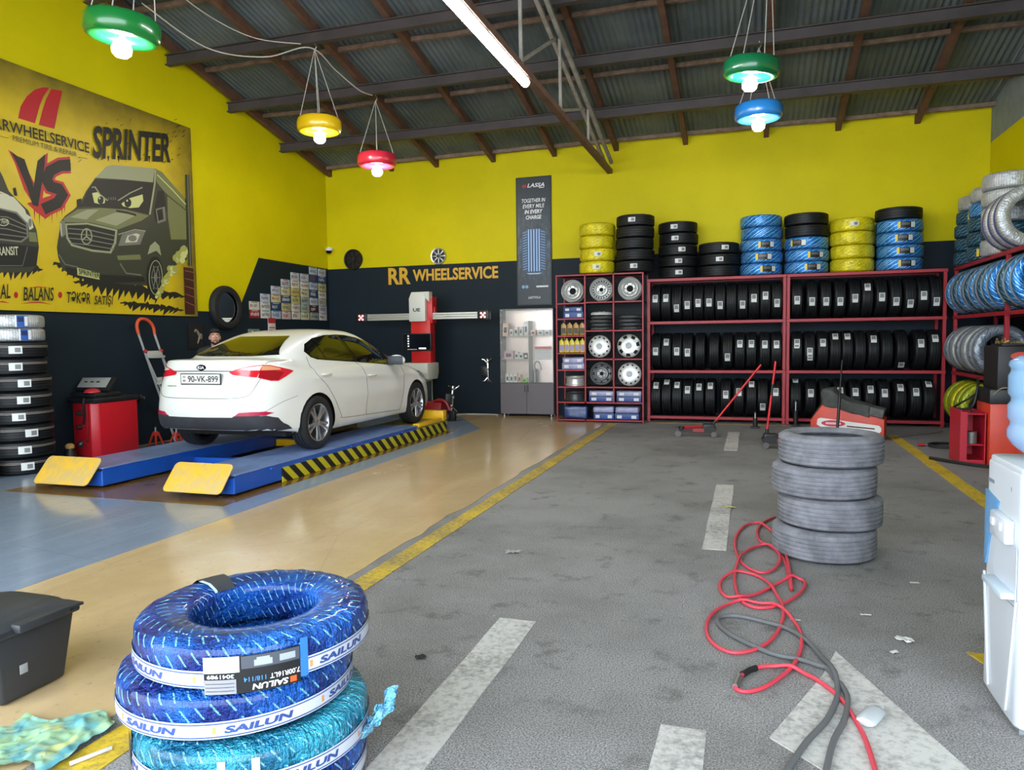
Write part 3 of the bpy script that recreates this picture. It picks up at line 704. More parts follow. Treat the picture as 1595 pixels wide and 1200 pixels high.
cc = thing('security_camera', 'white dome security camera in the left back corner', 'camera', (-8.38, BACK-0.14, 3.36))
MB().cyl((0, 0.14, 0.05), (0, -0.02, 0.05), 0.03).build('bracket', WHITEPL, cc)
b = MB(); b.lathe([(0.001, 0.07), (0.05, 0.065), (0.07, 0.03), (0.072, 0.0)], 24); b.build('housing', WHITEPL, cc)
b = MB(); b.lathe([(0.066, 0.0), (0.06, -0.03), (0.04, -0.055), (0.001, -0.065)], 24); b.build('dome', mat('smoked_dome', (16, 16, 18), 0.1), cc)
# ================================================================== tyres
def rubber(name, col, rough, dust=0.0, tread=0.35):
    m = bpy.data.materials.new(name); t = NT(m); ob = t.obj(); X = t.xyz(ob); c = lin(col)
    ang = t.math('ARCTAN2', X[1], X[0])
    w = t.math('SINE', t.math('ADD', t.math('MULTIPLY', ang, 70.0), t.math('MULTIPLY', X[2], 55.0)))
    n = t.noise(ob, 7, 4, 0.65)
    if dust: t.base(t.mix(t.ramp(n, 0.35, 0.68), tuple(x*(1-dust) for x in c), tuple(x*(1+dust) for x in c)))
    else: t.base(c)
    t.b.inputs['Roughness'].default_value = rough; t.b.inputs['Specular IOR Level'].default_value = 0.3
    t.bump(t.math('MULTIPLY', t.math('GREATER_THAN', w, 0.2), 1.0), tread, 0.004 if tread < 0.5 else 0.012)
    return m
RUBBER = rubber('black_rubber', (20, 22, 24), 0.5)
RUBBERGREY = rubber('dusty_grey_rubber', (124, 124, 130), 0.85, 0.3, 0.8)
STK = [mat('sticker_white', (214, 216, 212), 0.5), mat('sticker_grey_print', (120, 122, 122), 0.5)]
def foil(name, col, mark, metal=0.55, N=44, K=26.0, wid=0.16, dens=0.5, rough=0.28):
    """plastic film round a tyre: crumpled, with rows of slanted printed dashes"""
    m = bpy.data.materials.new(name); t = NT(m); uv = t.xyz(t.uv()); ob = t.obj()
    p = t.math('FRACT', t.math('ADD', t.math('MULTIPLY', uv[0], float(N)), t.math('MULTIPLY', uv[1], K)))
    q = t.math('FRACT', t.math('ADD', t.math('MULTIPLY', uv[1], 17.0), t.math('MULTIPLY', uv[0], 23.0)))
    nz = t.noise(ob, 20, 2, 0.5)
    p = t.math('FRACT', t.math('ADD', p, t.math('MULTIPLY', nz, 0.9)))
    d = t.math('MULTIPLY', t.math('LESS_THAN', p, wid), t.math('LESS_THAN', q, dens))
    n = t.noise(t.scale(ob, (1, 1, 1)), 9, 4, 0.6)
    c = t.mix(t.ramp(n, 0.3, 0.7), tuple(x*0.7 for x in lin(col)), tuple(min(1, x*1.2) for x in lin(col)))
    t.base(t.mix(d, c, lin(mark)))
    t.b.inputs['Metallic'].default_value = metal; t.b.inputs['Roughness'].default_value = rough
    t.bump(t.math('ADD', t.noise(t.scale(ob, (1, 1, 2.5)), 16, 3, 0.6), t.math('MULTIPLY', t.noise(ob, 55, 2, 0.5), 0.3)), 0.7, 0.02)
    return m
F_BLUE = foil('sky_blue_wrapping_film', (20, 118, 198), (170, 222, 246), 0.4, 40, 30.0, 0.30, 0.62)
F_YEL = foil('yellow_wrapping_film', (224, 208, 24), (84, 80, 28), 0.15, 56, 50, 0.16, 0.6)
F_SIL = foil('silver_wrapping_film', (190, 192, 192), (104, 110, 120), 0.35, 70, 0.0, 0.12, 2.0)
F_DARK = foil('dark_teal_wrapping_film', (30, 74, 98), (150, 196, 214), 0.4, 30, 40, 0.22)
F_GREY = foil('grey_blue_wrapping_film', (138, 146, 154), (52, 66, 110), 0.4, 40, 20, 0.2)
F_GREEN = foil('lime_wrapping_film', (176, 186, 30), (40, 56, 24), 0.2, 50, 50, 0.25)
def tyre_profile(R, w, ri, grooves=3, gd=0.009, smooth=False):
    h = R-ri; p = [(ri, w*0.36), (ri+0.008, w*0.40), (ri+0.25*h, w*0.48), (ri+0.5*h, w*0.5), (ri+0.75*h, w*0.475), (R-0.014, w*0.425)]
    tw = w*0.40
    if smooth: p += [(R-0.004, w*0.36), (R, w*0.2), (R, -w*0.2), (R-0.004, -w*0.36)]
    else:
        p += [(R-0.004, tw)]
        for k in range(grooves):
            z = tw*(1-2*(k+1)/(grooves+1)); g = 0.0055
            p += [(R, z+g+0.001), (R-gd, z+g-0.001), (R-gd, z-g+0.001), (R, z-g-0.001)]
        p += [(R-0.004, -tw)]
    p += [(r, -z) for r, z in p[5::-1]]
    p += [(ri+0.012, -w*0.30), (R-0.03, -w*0.33), (R-0.022, 0), (R-0.03, w*0.33), (ri+0.012, w*0.30), (ri, w*0.36)]
    return p
_TYM = {}
def tyre_obj(kind, R, w, ri, material, smooth, grooves=3, seg=56):
    b = MB(); b.lathe(tyre_profile(R, w, ri, grooves, 0.009, smooth), seg)
    return b.build('tyre', material, smooth=40)
def sticker(parent, R, a=-pi/2, dz=0.0, w=0.085, h=0.135, flat=False):
    """paper label on the tread; h runs round the tyre (standing) or along it (flat)"""
    b = MB(); ha = (w if flat else h)/2/R; hz = (h if flat else w)/2
    b.m(0).lathe([(R+0.0025, dz-hz), (R+0.0025, dz+hz)], 6, None, a0=a-ha, a1=a+ha)
    if flat: b.m(1).lathe([(R+0.0035, dz-hz*0.6), (R+0.0035, dz+hz*0.6)], 3, None, a0=a-ha*0.1, a1=a+ha*0.75)
    else: b.m(1).lathe([(R+0.0035, dz-hz*0.75), (R+0.0035, dz+hz*0.75)], 3, None, a0=a-ha*0.85, a1=a+ha*0.15)
    return b.build('paper_sticker', STK, parent, smooth=60)
def card(parent, R, a=-pi/2, w=0.26, h=0.10, mats=None):
    b = MB(); ha = w/2/R; b.m(0).lathe([(R+0.003, -h/2), (R+0.003, h/2)], 10, a0=a-ha, a1=a+ha)
    b.m(1).lathe([(R+0.004, -h/2), (R+0.004, h/2)], 3, a0=a-ha, a1=a-ha*0.72)
    b.m(2).lathe([(R+0.004, -h*0.42), (R+0.004, h*0.42)], 3, a0=a+ha*0.45, a1=a+ha*0.95)
    b.m(3).lathe([(R+0.004, -h*0.05), (R+0.004, h*0.35)], 3, a0=a-ha*0.6, a1=a+ha*0.3)
    return b.build('product_card', mats or CARD, parent, smooth=60)
CARD = [mat('card_black', (20, 21, 23), 0.4), mat('card_yellow', (222, 190, 30), 0.4), mat('card_white', (206, 208, 208), 0.4), mat('card_grey', (88, 92, 96), 0.4)]
UP = Matrix.Rotation(pi/2, 3, 'Y')
def stand_rot(spin, yaw=0.0, lean=0.0):
    return (Matrix.Rotation(yaw, 3, 'Z') @ Matrix.Rotation(lean, 3, 'Y') @ UP @ Matrix.Rotation(spin, 3, 'Z')).to_euler()

# ---------------------------------------------------------------- the two red tyre racks on the back wall
RACKRED = mat('red_rack_paint', (158, 26, 38), 0.45, var=0.12, vscale=4)
DECK = mat('rack_deck_grey', (40, 42, 46), 0.7)
LEVELS = [0.10, 0.90, 1.75, 2.49]
def tyre_rack(label, x0, x1, y0, y1, levels, posts, axis='x'):
    t = thing('tyre_rack', label, 'rack', ((x0+x1)/2, (y0+y1)/2, 0), group=None)
    cx, cy = (x0+x1)/2, (y0+y1)/2
    for px in posts:
        for py in (0, 1):
            if axis == 'x': c = (px-cx, (y0+0.025 if py == 0 else y1-0.025)-cy, levels[-1]/2)
            else: c = ((x0+0.025 if py == 0 else x1-0.025)-cx, px-cy, levels[-1]/2)
            MB().box(c, (0.05, 0.05, levels[-1]), bev=0.004, seg=1).build('post', RACKRED, t)
    for i, z in enumerate(levels):
        for py in (0, 1):
            if axis == 'x': c, d = (0, (y0+0.012 if py == 0 else y1-0.012)-cy, z-0.0225), (x1-x0+0.006, 0.035, 0.05)
            else: c, d = ((x0+0.012 if py == 0 else x1-0.012)-cx, 0, z-0.0225), (0.035, y1-y0+0.012, 0.05)
            MB().box(c, d, bev=0.004, seg=1).build('rail', RACKRED, t)
        MB().box((0, 0, z-0.012), (x1-x0-0.01, y1-y0-0.06, 0.012)).build('deck', DECK, t, smooth=0)
    return t
tyre_rack('left red steel tyre rack on the back wall, nearer the wheel shelf', -1.735, 0.545, 13.08, 13.66, LEVELS, (-1.71, 0.52))
tyre_rack('right red steel tyre rack on the back wall, nearer the right corner', 0.555, 2.90, 13.08, 13.66, LEVELS, (0.58, 2.87))
Rt = 0.325
ty0 = tyre_obj('a', Rt, 0.180, 0.205, RUBBER, False); sticker(ty0, Rt)
ty_nostk = None
used = [False]
PX = lambda zx, z0: zx/2.954+z0
def xat(px, unit): return (-1.74+(px-1008)*2.26/214.0) if unit == 0 else (0.55+(px-1223)*2.33/248.0)
rowsA = [  # (px, sticker px y or None) left rack, then right rack
 [(757, 430), (805, 427), (852, 475), (905, 460), (963, 450), (1018, 448), (1069, 460), (1118, None), (1166, 458), (1227, 427), (1280, 415), (1340, 450)],
 [(750, 673), (808, 630), (858, 673), (908, 678), (985, None), (1050, None), (1112, 700), (1168, 637), (1220, 637), (1280, 640), (1335, 640)],
 [(757, 830), (813, 815), (868, 828), (922, 850), (980, 837), (1033, 832), (1105, 872), (1165, 860), (1222, 825), (1272, 930), (1330, 860)]]
rowsB = [
 [(548, 437), (620, 443), (687, 443), (753, 443), (822, 428), (880, 375), (945, 422), (1010, 443), (1075, 453), (1140, 415), (1207, 443)],
 [(550, 633), (612, 675), (675, 632), (735, 603), (792, 603), (852, None), (913, 615), (975, None), (1043, 738), (1125, 635), (1192, 612)],
 [(547, 810), (620, 865), (690, 865), (760, 857), (832, 860), (902, 848), (967, 865), (1040, 840), (1108, 860), (1168, 825)]]
RN = ['top', 'middle', 'bottom']
YC = 13.385
rt = random.Random(3)
for unit, (rows, zx0) in enumerate(((rowsA, 760), (rowsB, 1055))):
    for ri_, row in enumerate(rows):
        lv = LEVELS[2-ri_]; xs_ = [xat(PX(zx, zx0), unit) for zx, _ in row]
        lo, hi = ((-1.683, 0.493), (0.607, 2.843))[unit]
        w0 = 0.1818; n_ = len(xs_)
        for i in range(n_): xs_[i] = max(xs_[i], lo+w0*(i+0.5), xs_[i-1]+w0 if i else -9)
        for i in range(n_-1, -1, -1): xs_[i] = min(xs_[i], hi-w0*(n_-1-i+0.5), xs_[i+1]-w0 if i < n_-1 else 9)
        for i, ((zx, sy), x) in enumerate(zip(row, xs_)):
            zc = lv+Rt
            nth = 'leftmost' if i == 0 else 'rightmost' if i == len(row)-1 else f'{ORD[i]} from left'
            lab = f"black tyre, {nth} in the {RN[ri_]} row of the {('left', 'right')[unit]} red rack" + ('' if sy else ', without sticker')
            grp = f"black tyres standing in the {('left', 'right')[unit]} red rack"
            if sy:
                py = 320+sy/2.954; zz = EYE-(py-511-(x-1)*-1.5)/F_PX*13.7 if False else None
                d = _f + _r*((PX(zx, zx0)-797.5)/F_PX) - _u*((py-600)/F_PX); zz = EYE+d.z*13.06/d.y
                spin = -math.asin(max(-0.92, min(0.92, (zz-zc)/Rt)))
            else: spin = 2.6
            o = ty0 if not used[0] else dup(ty0)
            used[0] = True
            sc = 1.0
            o.location = (x, YC+rt.uniform(-0.008, 0.008), zc+0.0005); o.rotation_euler = stand_rot(spin, 0.0, 0.0)
            tag(o, lab, 'tyre', grp)
            if unit == 1 and ri_ == 1 and i < 2:
                for q in ((0.2,), (0.22, 0.36))[i]: sticker(o, Rt, -pi/2+q, 0.01*(i-0.5), 0.08, 0.06)

# ---------------------------------------------------------------- stacks on top of the two racks and the wheel shelf
def variant(R, w, ri, material, smooth, kind):
    o = tyre_obj(kind, R, w, ri, material, smooth)
    if kind == 'sticker': sticker(o, R, flat=True, w=0.12, h=0.075)
    if kind == 'card': card(o, R)
    return o
PROTO = {}
def proto(key, R, w, ri, material, smooth, kind):
    if key not in PROTO: PROTO[key] = [variant(R, w, ri, material, smooth, kind), False]
    p = PROTO[key]
    if not p[1]: p[1] = True; return p[0]
    return dup(p[0])
FROMB = {1: ['single'], 2: ['bottom', 'top'], 3: ['bottom', 'middle', 'top'], 4: ['bottom', 'second from bottom', 'second from top', 'top'],
         5: ['bottom', 'second from bottom', 'middle', 'second from top', 'top'], 6: ['bottom', 'second from bottom', 'third from bottom', 'third from top', 'second from top', 'top']}
def stack(cx, cy, z, items, where, group, R=0.325):
    """items bottom to top: (key, look, spin, dx)"""
    for i, (key, look, spin, dx) in enumerate(items):
        col, kind, w = {'k': (RUBBER, 'plain', 0.195), 'ks': (RUBBER, 'sticker', 0.195), 'b': (F_BLUE, 'plain', 0.20), 'bc': (F_BLUE, 'card', 0.20), 'y': (F_YEL, 'plain', 0.218),
                        'yc': (F_YEL, 'sticker', 0.218), 'd': (F_DARK, 'plain', 0.20), 'dc': (F_DARK, 'card', 0.20), 's': (F_SIL, 'plain', 0.215)}[key]
        o = proto((key, R, w), R, w, R*0.63, col, key[0] not in 'k', kind)
        o.location = (cx+dx, cy+rt.uniform(-0.006, 0.006), z+w/2); o.rotation_euler = (0, 0, spin)
        tag(o, f'{look} tyre, {FROMB[len(items)][i]} of the {where}', 'tyre', group)
        z += w
K, B_, Y_ = 'black', 'blue film-wrapped', 'yellow film-wrapped'
TS = 'tyres stacked on top of the racks'
zt = LEVELS[-1]+0.004
stack(-2.60, 12.98, 2.60, [('yc', Y_, 0.15, 0.0), ('yc', Y_, 0.2, 0.01), ('y', Y_, 1.2, -0.005), ('y', Y_, 2.6, 0.005)], 'yellow stack on the wheel shelf', TS, 0.315)
stack(-1.94, 12.98, 2.60, [('ks', K, 0.1, 0.0), ('k', K, 0, 0.012), ('k', K, 1, 0.0), ('k', K, 2, 0.01), ('ks', K, -0.05, 0.015)], 'black stack beside the yellow one', TS, 0.327)
stack(-1.24, 13.37, zt, [('ks', K, 0.15, 0.0), ('ks', K, 0.1, 0.01), ('ks', K, 0.3, 0.0), ('ks', K, -0.1, 0.015), ('ks', K, -0.1, 0.0)], 'tall all-black stack with five stickers', TS, 0.335)
stack(-0.545, 13.37, zt, [('k', K, 1.0, 0.0), ('ks', K, 0.05, 0.01), ('ks', K, 0.35, 0.0)], 'low black stack of three', TS, 0.34)
stack(0.145, 13.37, zt, [('bc', B_, 0.35, 0.0), ('bc', B_, 0.1, 0.01), ('bc', B_, 0.25, 0.0), ('b', B_, 1, 0.01), ('b', B_, 2, -0.005)], 'all-blue stack left of the rack joint', TS, 0.34)
stack(0.865, 13.37, zt, [('bc', B_, 0.25, 0.0), ('bc', B_, 0.35, 0.01), ('bc', B_, -0.45, 0.0), ('k', K, 1, 0.0), ('k', K, 2, -0.01)], 'stack of blue under two black', TS, 0.345)
stack(1.565, 13.37, zt, [('y', Y_, 0.5, 0.0), ('y', Y_, 1.4, 0.0), ('y', Y_, 2.4, -0.01), ('yc', Y_, 0.0, -0.01)], 'yellow stack over the right rack', TS, 0.335)
stack(2.255, 13.37, zt, [('bc', B_, 0.2, 0.0), ('bc', B_, 0.1, 0.01), ('bc', B_, 0.05, 0.0), ('bc', B_, 0.15, 0.0), ('k', K, 1, -0.015)], 'stack of blue under one black', TS, 0.345)

# ---------------------------------------------------------------- rack along the right wall and its wrapped tyres
RX0, RX1 = 2.97, 3.56
tyre_rack('long red steel tyre rack along the right wall', RX0, RX1, 8.3, 13.02, LEVELS, (12.99, 10.56, 8.33), 'y')
def side_row(ys, z, R, w, mats_, looks, row, cardk=None, xc=3.20, yaws=None):
    n = len(ys)
    for i, y in enumerate(ys):
        mt = mats_[i % len(mats_)]; key = ('side', row, i % len(mats_))
        if key not in PROTO:
            o = tyre_obj('side', R, w, R*0.62, mt, True)
            b = MB(); b.lathe([(R+0.003, -w*0.16), (R+0.003, w*0.16)], 56); b.build('paper_band', mat('band_'+row.split()[0], (168, 176, 186) if row != 'lower' else (150, 160, 40), 0.5), o, smooth=60)
            card(o, R, a=-pi*0.62, w=0.14, h=w*0.55); PROTO[key] = [o, False]
        p = PROTO[key]
        o = p[0] if not p[1] else dup(p[0]); p[1] = True
        yaw = (yaws[i] if yaws else 0.0)
        o.location = (xc+0.01*sin(i*2.1), y, z+R); o.rotation_euler = (Matrix.Rotation(yaw, 3, 'Z') @ Matrix.Rotation(pi/2, 3, 'X') @ Matrix.Rotation(rt.uniform(-0.3, 0.3), 3, 'Z')).to_euler()
        nth = 'nearest' if i == n-1 else 'farthest' if i == 0 else f'{ORD[i]} from the back corner'
        tag(o, f'{looks[i % len(looks)]} film-wrapped tyre, {nth}, {row} row of right wall rack', 'tyre', 'wrapped tyres in the right wall rack')
side_row([12.86-0.205*i for i in range(11)]+[10.34, 10.13, 9.92], LEVELS[2]+0.002, 0.345, 0.19, [F_BLUE, F_BLUE, F_DARK], ['blue', 'blue', 'dark teal'], 'upper', xc=3.17)
side_row([12.86-0.205*i for i in range(8)], LEVELS[1]+0.002, 0.345, 0.19, [F_GREY, F_GREY, F_SIL], ['grey blue', 'grey blue', 'silver'], 'middle', xc=3.17)
side_row([12.86-0.205*i for i in range(5)], LEVELS[0]+0.002, 0.335, 0.19, [F_GREEN, F_GREEN, F_YEL], ['lime', 'lime', 'yellow'], 'lower', xc=3.17)
D_, S_ = 'dark teal film-wrapped', 'silver film-wrapped'
stack(3.22, 12.70, zt, [('d', D_, 0.3, 0), ('dc', D_, 0.2, 0.01), ('d', D_, 1.0, 0.0), ('dc', D_, -0.4, 0.02), ('s', S_, 0.2, 0.04)], 'farthest stack atop right wall rack', 'wrapped tyres piled on the right wall rack', 0.33)
stack(3.22, 12.02, zt, [('dc', D_, -0.5, 0), ('dc', D_, -0.3, 0.0), ('d', D_, -0.5, 0.01), ('b', B_, 0.1, 0.02), ('s', S_, 1.2, 0.03)], 'second stack atop right wall rack', 'wrapped tyres piled on the right wall rack', 0.33)
stack(3.22, 11.33, zt, [('s', S_, 0.4, 0), ('d', D_, -0.3, 0.0), ('s', S_, 0.7, 0.0), ('s', S_, 1.1, 0.0), ('s', S_, 0.1, 0.0)], 'third stack atop right rack', 'wrapped tyres piled on the right wall rack', 0.335)
for i, y in enumerate((10.86, 10.62, 10.38)):
    key = ('lean', 0)
    if key not in PROTO:
        o = tyre_obj('side', 0.38, 0.21, 0.23, F_SIL, True); b = MB(); b.lathe([(0.383, -0.03), (0.383, 0.03)], 56); b.build('paper_band', mat('band_violet', (92, 88, 150), 0.5), o, smooth=60); card(o, 0.38, -pi*0.6, 0.15, 0.12); PROTO[key] = o
    else: o = dup(PROTO[key])
    o.location = (3.16, y, zt+0.38); o.rotation_euler = (Matrix.Rotation(pi/2, 3, 'X') @ Matrix.Rotation(0.2*i, 3, 'Z')).to_euler()
    tag(o, f"large silver-wrapped tyre standing on top of the right wall rack, {('farthest', 'middle', 'nearest')[i]} of three", 'tyre', 'wrapped tyres piled on the right wall rack')

# ---------------------------------------------------------------- tall tyre stack beside the left wall
PROTO_L = {}
zl = 0.012
for i in range(8):
    R, w = 0.33, 0.19
    if not PROTO_L:
        o = tyre_obj('l', R, w, 0.21, RUBBER, False, 4); sticker(o, R, flat=True, w=0.13, h=0.085); PROTO_L[0] = o
        b = MB()
        for z in (0.045, 0.03): b.lathe([(R+0.001, z-0.003), (R+0.001, z+0.003)], 56)
        b.build('tread_stripe', mat('pale_stripe', (150, 140, 132), 0.6), o, smooth=60)
    else: o = dup(PROTO_L[0])
    o.location = (-7.98+(-0.02, 0.0, 0.0, -0.005, -0.01, -0.01, -0.05, -0.05)[i]-0.135, 6.40+0.01*sin(i*3), zl+w/2); zl += w
    o.rotation_euler = (0, 0, (0.72, 0.62, 0.86, 0.5, 0.70, 0.72, 0.60, 0.58)[i]+0.35)
    tag(o, f"black tyre, {('bottom', 'second from bottom', 'third from bottom', 'fourth from bottom', 'fourth from top', 'third from top', 'second from top', 'top')[i]} of the tall stack beside the left wall", 'tyre', 'tyres in the tall left stack')
for i in range(2):
    key = ('lw', 0)
    if key not in PROTO:
        o = tyre_obj('lw', 0.315, 0.152, 0.2, F_SIL, True); card(o, 0.315, -0.55, 0.13, 0.13, [mat('card_blue', (40, 84, 160), 0.4), STK[0], STK[0], mat('card_navy', (24, 40, 84), 0.4)]); PROTO[key] = o
    else: o = dup(PROTO[key])
    o.location = (-8.16, 6.40, zl+0.0765); zl += 0.153; o.rotation_euler = (0, 0, 0.25-0.1*i)
    tag(o, f"white film-wrapped tyre with blue card, {('lower', 'upper')[i]} of two atop the tall left stack", 'tyre', 'tyres in the tall left stack')
o = tyre_obj('lw', 0.30, 0.2, 0.19, F_GREEN, True); o.location = (-8.17, 5.76, 0.112)
card(o, 0.30, -0.3, 0.15, 0.1)
tag(o, 'lime film-wrapped tyre at the left edge in front of the tall black stack', 'tyre')

# ---------------------------------------------------------------- worn grey stack on the asphalt
z = 0.004
for i, (dx, dy, sp, tl) in enumerate(((-0.01, 0.0, 0.0, 0.0), (0.025, 0.01, 1.0, 0.012), (-0.015, 0.0, 2.1, -0.008), (0.025, 0.005, 3.3, 0.006))):
    if i == 0: wornt = tyre_obj('w', 0.332, 0.207, 0.218, RUBBERGREY, False, 5, 72); o = wornt
    else: o = dup(wornt)
    o.location = (0.49+dx, 5.40+dy, z+0.1035); z += 0.2085; o.rotation_euler = (0.0, tl*0.3, sp)
    tag(o, f"worn grey tyre, {('bottom', 'second from bottom', 'second from top', 'top')[i]} of the dusty stack on the asphalt", 'tyre', 'worn tyres stacked on the asphalt')
# ================================================================== the white saloon on the lift
CARZ = 0.222
car = thing('car', 'white saloon car parked on the blue vehicle lift with its tail to the entrance', 'car', (-5.72, 6.56, CARZ))
m = bpy.data.materials.new('white_car_paint'); t = NT(m); ob = t.obj(); n = t.noise(ob, 2.2, 5, 0.6); Xc = t.xyz(ob)
dust = t.math('MULTIPLY', t.math('SUBTRACT', 1.0, t.ramp(Xc[2], 0.2, 0.6)), t.ramp(n, 0.35, 0.75))
t.base(t.mix(t.math('MULTIPLY', dust, 0.35, clamp=True), lin((226, 226, 220)), lin((176, 164, 140))))
t.b.inputs['Roughness'].default_value = 0.32; t.b.inputs['Coat Weight'].default_value = 0.7; t.b.inputs['Coat Roughness'].default_value = 0.06
CARWHITE = m
TINT = mat('tinted_glass', (16, 18, 14), 0.04, spec=0.9)
BUMPBLK = mat('dusty_black_bumper', (46, 47, 52), 0.7, var=0.25, vscale=5)
SEAM = mat('panel_gap', (66, 66, 62), 0.6)
def sstep(a, b_, v):
    q = max(0.0, min(1.0, (v-a)/(b_-a))); return q*q*(3-2*q)
# plan outlines from sill to roof: (z side, z rear, z front, half width, y rear, y front, px, py)
RINGS = [(0.19, 0.30, 0.20, 0.78, 0.26, 4.34, 4, 9), (0.205, 0.31, 0.21, 0.845, 0.10, 4.46, 4, 9), (0.30, 0.40, 0.30, 0.880, 0.025, 4.54, 3.6, 8), (0.45, 0.52, 0.42, 0.888, 0.0, 4.56, 3.4, 7.5),
         (0.60, 0.66, 0.54, 0.890, 0.01, 4.55, 3.4, 7), (0.72, 0.78, 0.64, 0.888, 0.035, 4.50, 3.4, 7), (0.82, 0.90, 0.71, 0.878, 0.06, 4.43, 3.2, 6.5), (0.885, 1.00, 0.765, 0.860, 0.075, 4.32, 3.2, 6),
         (0.93, 1.062, 0.80, 0.835, 0.085, 4.18, 3.2, 6), (0.957, 1.082, 0.85, 0.800, 0.12, 3.95, 3.2, 6), (0.972, 1.086, 0.91, 0.775, 0.28, 3.70, 3.4, 6), (0.985, 1.088, 0.96, 0.765, 0.48, 3.52, 3.6, 6.5),
         (1.06, 1.135, 1.03, 0.740, 0.58, 3.36, 3.6, 6.5), (1.16, 1.205, 1.13, 0.700, 0.78, 3.12, 3.6, 6.5), (1.26, 1.285, 1.235, 0.655, 1.02, 2.86, 3.6, 6.5), (1.34, 1.352, 1.325, 0.605, 1.25, 2.62, 3.6, 6),
         (1.385, 1.39, 1.375, 0.555, 1.42, 2.46, 3.4, 5), (1.410, 1.412, 1.405, 0.47, 1.55, 2.34, 3.2, 4.5), (1.424, 1.424, 1.422, 0.32, 1.70, 2.2, 3, 4), (1.43, 1.43, 1.43, 0.14, 1.85, 2.08, 2.6, 3)]
def dense_rings(rs, n):
    out = []
    for i in range(len(rs)-1):
        p0, p1, p2, p3 = (rs[max(i-1, 0)], rs[i], rs[i+1], rs[min(i+2, len(rs)-1)])
        for k in range(n):
            t_ = k/n
            out.append(tuple(0.5*(2*b1+(c1-a1)*t_+(2*a1-5*b1+4*c1-d1)*t_*t_+(3*b1-a1-3*c1+d1)*t_**3) for a1, b1, c1, d1 in zip(p0, p1, p2, p3)))
    out.append(rs[-1]); return out
NH = 110
def outline(ring):
    zs, zr, zf, w, y0, y1, p, q = ring
    yc, L = (y0+y1)/2, (y1-y0)/2; raw = []
    for i in range(721):
        a = pi*i/720                                   # from the rear centre round the right side to the front centre
        s_, c_ = sin(a), -cos(a)
        raw.append((w*abs(s_)**(2/p), yc+L*math.copysign(abs(c_)**(2/q), c_)))
    acc = [0.0]
    for u, v in zip(raw, raw[1:]): acc.append(acc[-1]+math.hypot(v[0]-u[0], v[1]-u[1]))
    pts = []; j = 0
    for k in range(NH+1):
        s_ = acc[-1]*k/NH
        while j < 719 and acc[j+1] < s_: j += 1
        f_ = (s_-acc[j])/max(1e-9, acc[j+1]-acc[j]); x = lerp(raw[j][0], raw[j+1][0], f_); y = lerp(raw[j][1], raw[j+1][1], f_)
        z = zs+(zr-zs)*(1-sstep(y0, y0+0.9, y))+(zf-zs)*sstep(y1-1.1, y1-0.05, y)
        pts.append((x, y, z))
    return pts
WHEEL_Y = (0.95, 3.63); WZ = 0.318; ARCH = 0.352
cb = bmesh.new(); rows = []
for rg in dense_rings(RINGS, 4):
    P = outline(rg); rows.append([cb.verts.new(p) for p in P]+[cb.verts.new((-x, y, z)) for x, y, z in P[-2:0:-1]])
for A, B2 in zip(rows, rows[1:]):
    n_ = len(A)
    for k in range(n_): cb.faces.new([A[k], A[(k+1) % n_], B2[(k+1) % n_], B2[k]])
cb.faces.new(rows[-1]); cb.faces.new(rows[0][::-1])
bmesh.ops.recalc_face_normals(cb, faces=cb.faces)
# crease along the doors and a tuck under the boot lid
for v in cb.verts:
    x, y, z = v.co
    if abs(x) > 0.6 and 0.9 < y < 4.0:
        d = 0.010*math.exp(-((z-0.80-0.03*(2.3-y))/0.03)**2) - 0.016*math.exp(-((z-0.56)/0.10)**2)*sstep(1.2, 1.7, y)*(1-sstep(2.9, 3.3, y))
        v.co.x += math.copysign(d, x)
    for wy in WHEEL_Y:                                   # swollen wheel arches
        r = math.hypot(y-wy, z-WZ)
        if abs(x) > 0.6: v.co.x += math.copysign(0.014*math.exp(-((r-ARCH)/0.08)**2), x)
    if y < 0.5 and abs(x) < 0.62:
        v.co.y += 0.028*math.exp(-((z-0.875)/0.065)**4)*(1-sstep(0.40, 0.56, abs(x)))*(1 if y < 0.3 else 0)
body_tree = BVHTree.FromBMesh(cb)
kill = [f for f in cb.faces if abs(f.calc_center_median().x) > 0.5 and any(math.hypot(f.calc_center_median().y-wy, f.calc_center_median().z-WZ) < ARCH for wy in WHEEL_Y)]
bmesh.ops.delete(cb, geom=kill, context='FACES')
for e in cb.edges:
    if e.is_boundary:
        for v in e.verts:
            for wy in WHEEL_Y:
                d = Vector((v.co.y-wy, v.co.z-WZ))
                if abs(v.co.x) > 0.5 and 0.7*ARCH < d.length < 1.35*ARCH and v.co.z > 0.215:
                    d = d.normalized()*ARCH; v.co.y, v.co.z = wy+d.x, WZ+d.y
b = MB(); b.merge(cb); b.build('body', CARWHITE, car, smooth=40)
b = MB()
for wy in WHEEL_Y:
    for s in (-1, 1):
        b.lathe([(ARCH+0.002, 0.0), (ARCH+0.002, 0.30), (0.10, 0.30)], 40, Matrix.Translation((s*0.872, wy, WZ)) @ Matrix.Rotation(-s*pi/2, 4, 'Y'), a0=-1.75+(0 if s == 1 else pi), a1=1.75+(0 if s == 1 else pi))
    b.box((0, wy, 0.34), (1.2, 0.62, 0.2))
b.box((0, 2.3, 0.235), (1.5, 3.6, 0.06)); b.box((0, 0.35, 0.36), (1.3, 0.35, 0.12))
b.build('underbody', mat('underbody_black', (14, 14, 15), 0.9), car, smooth=30)

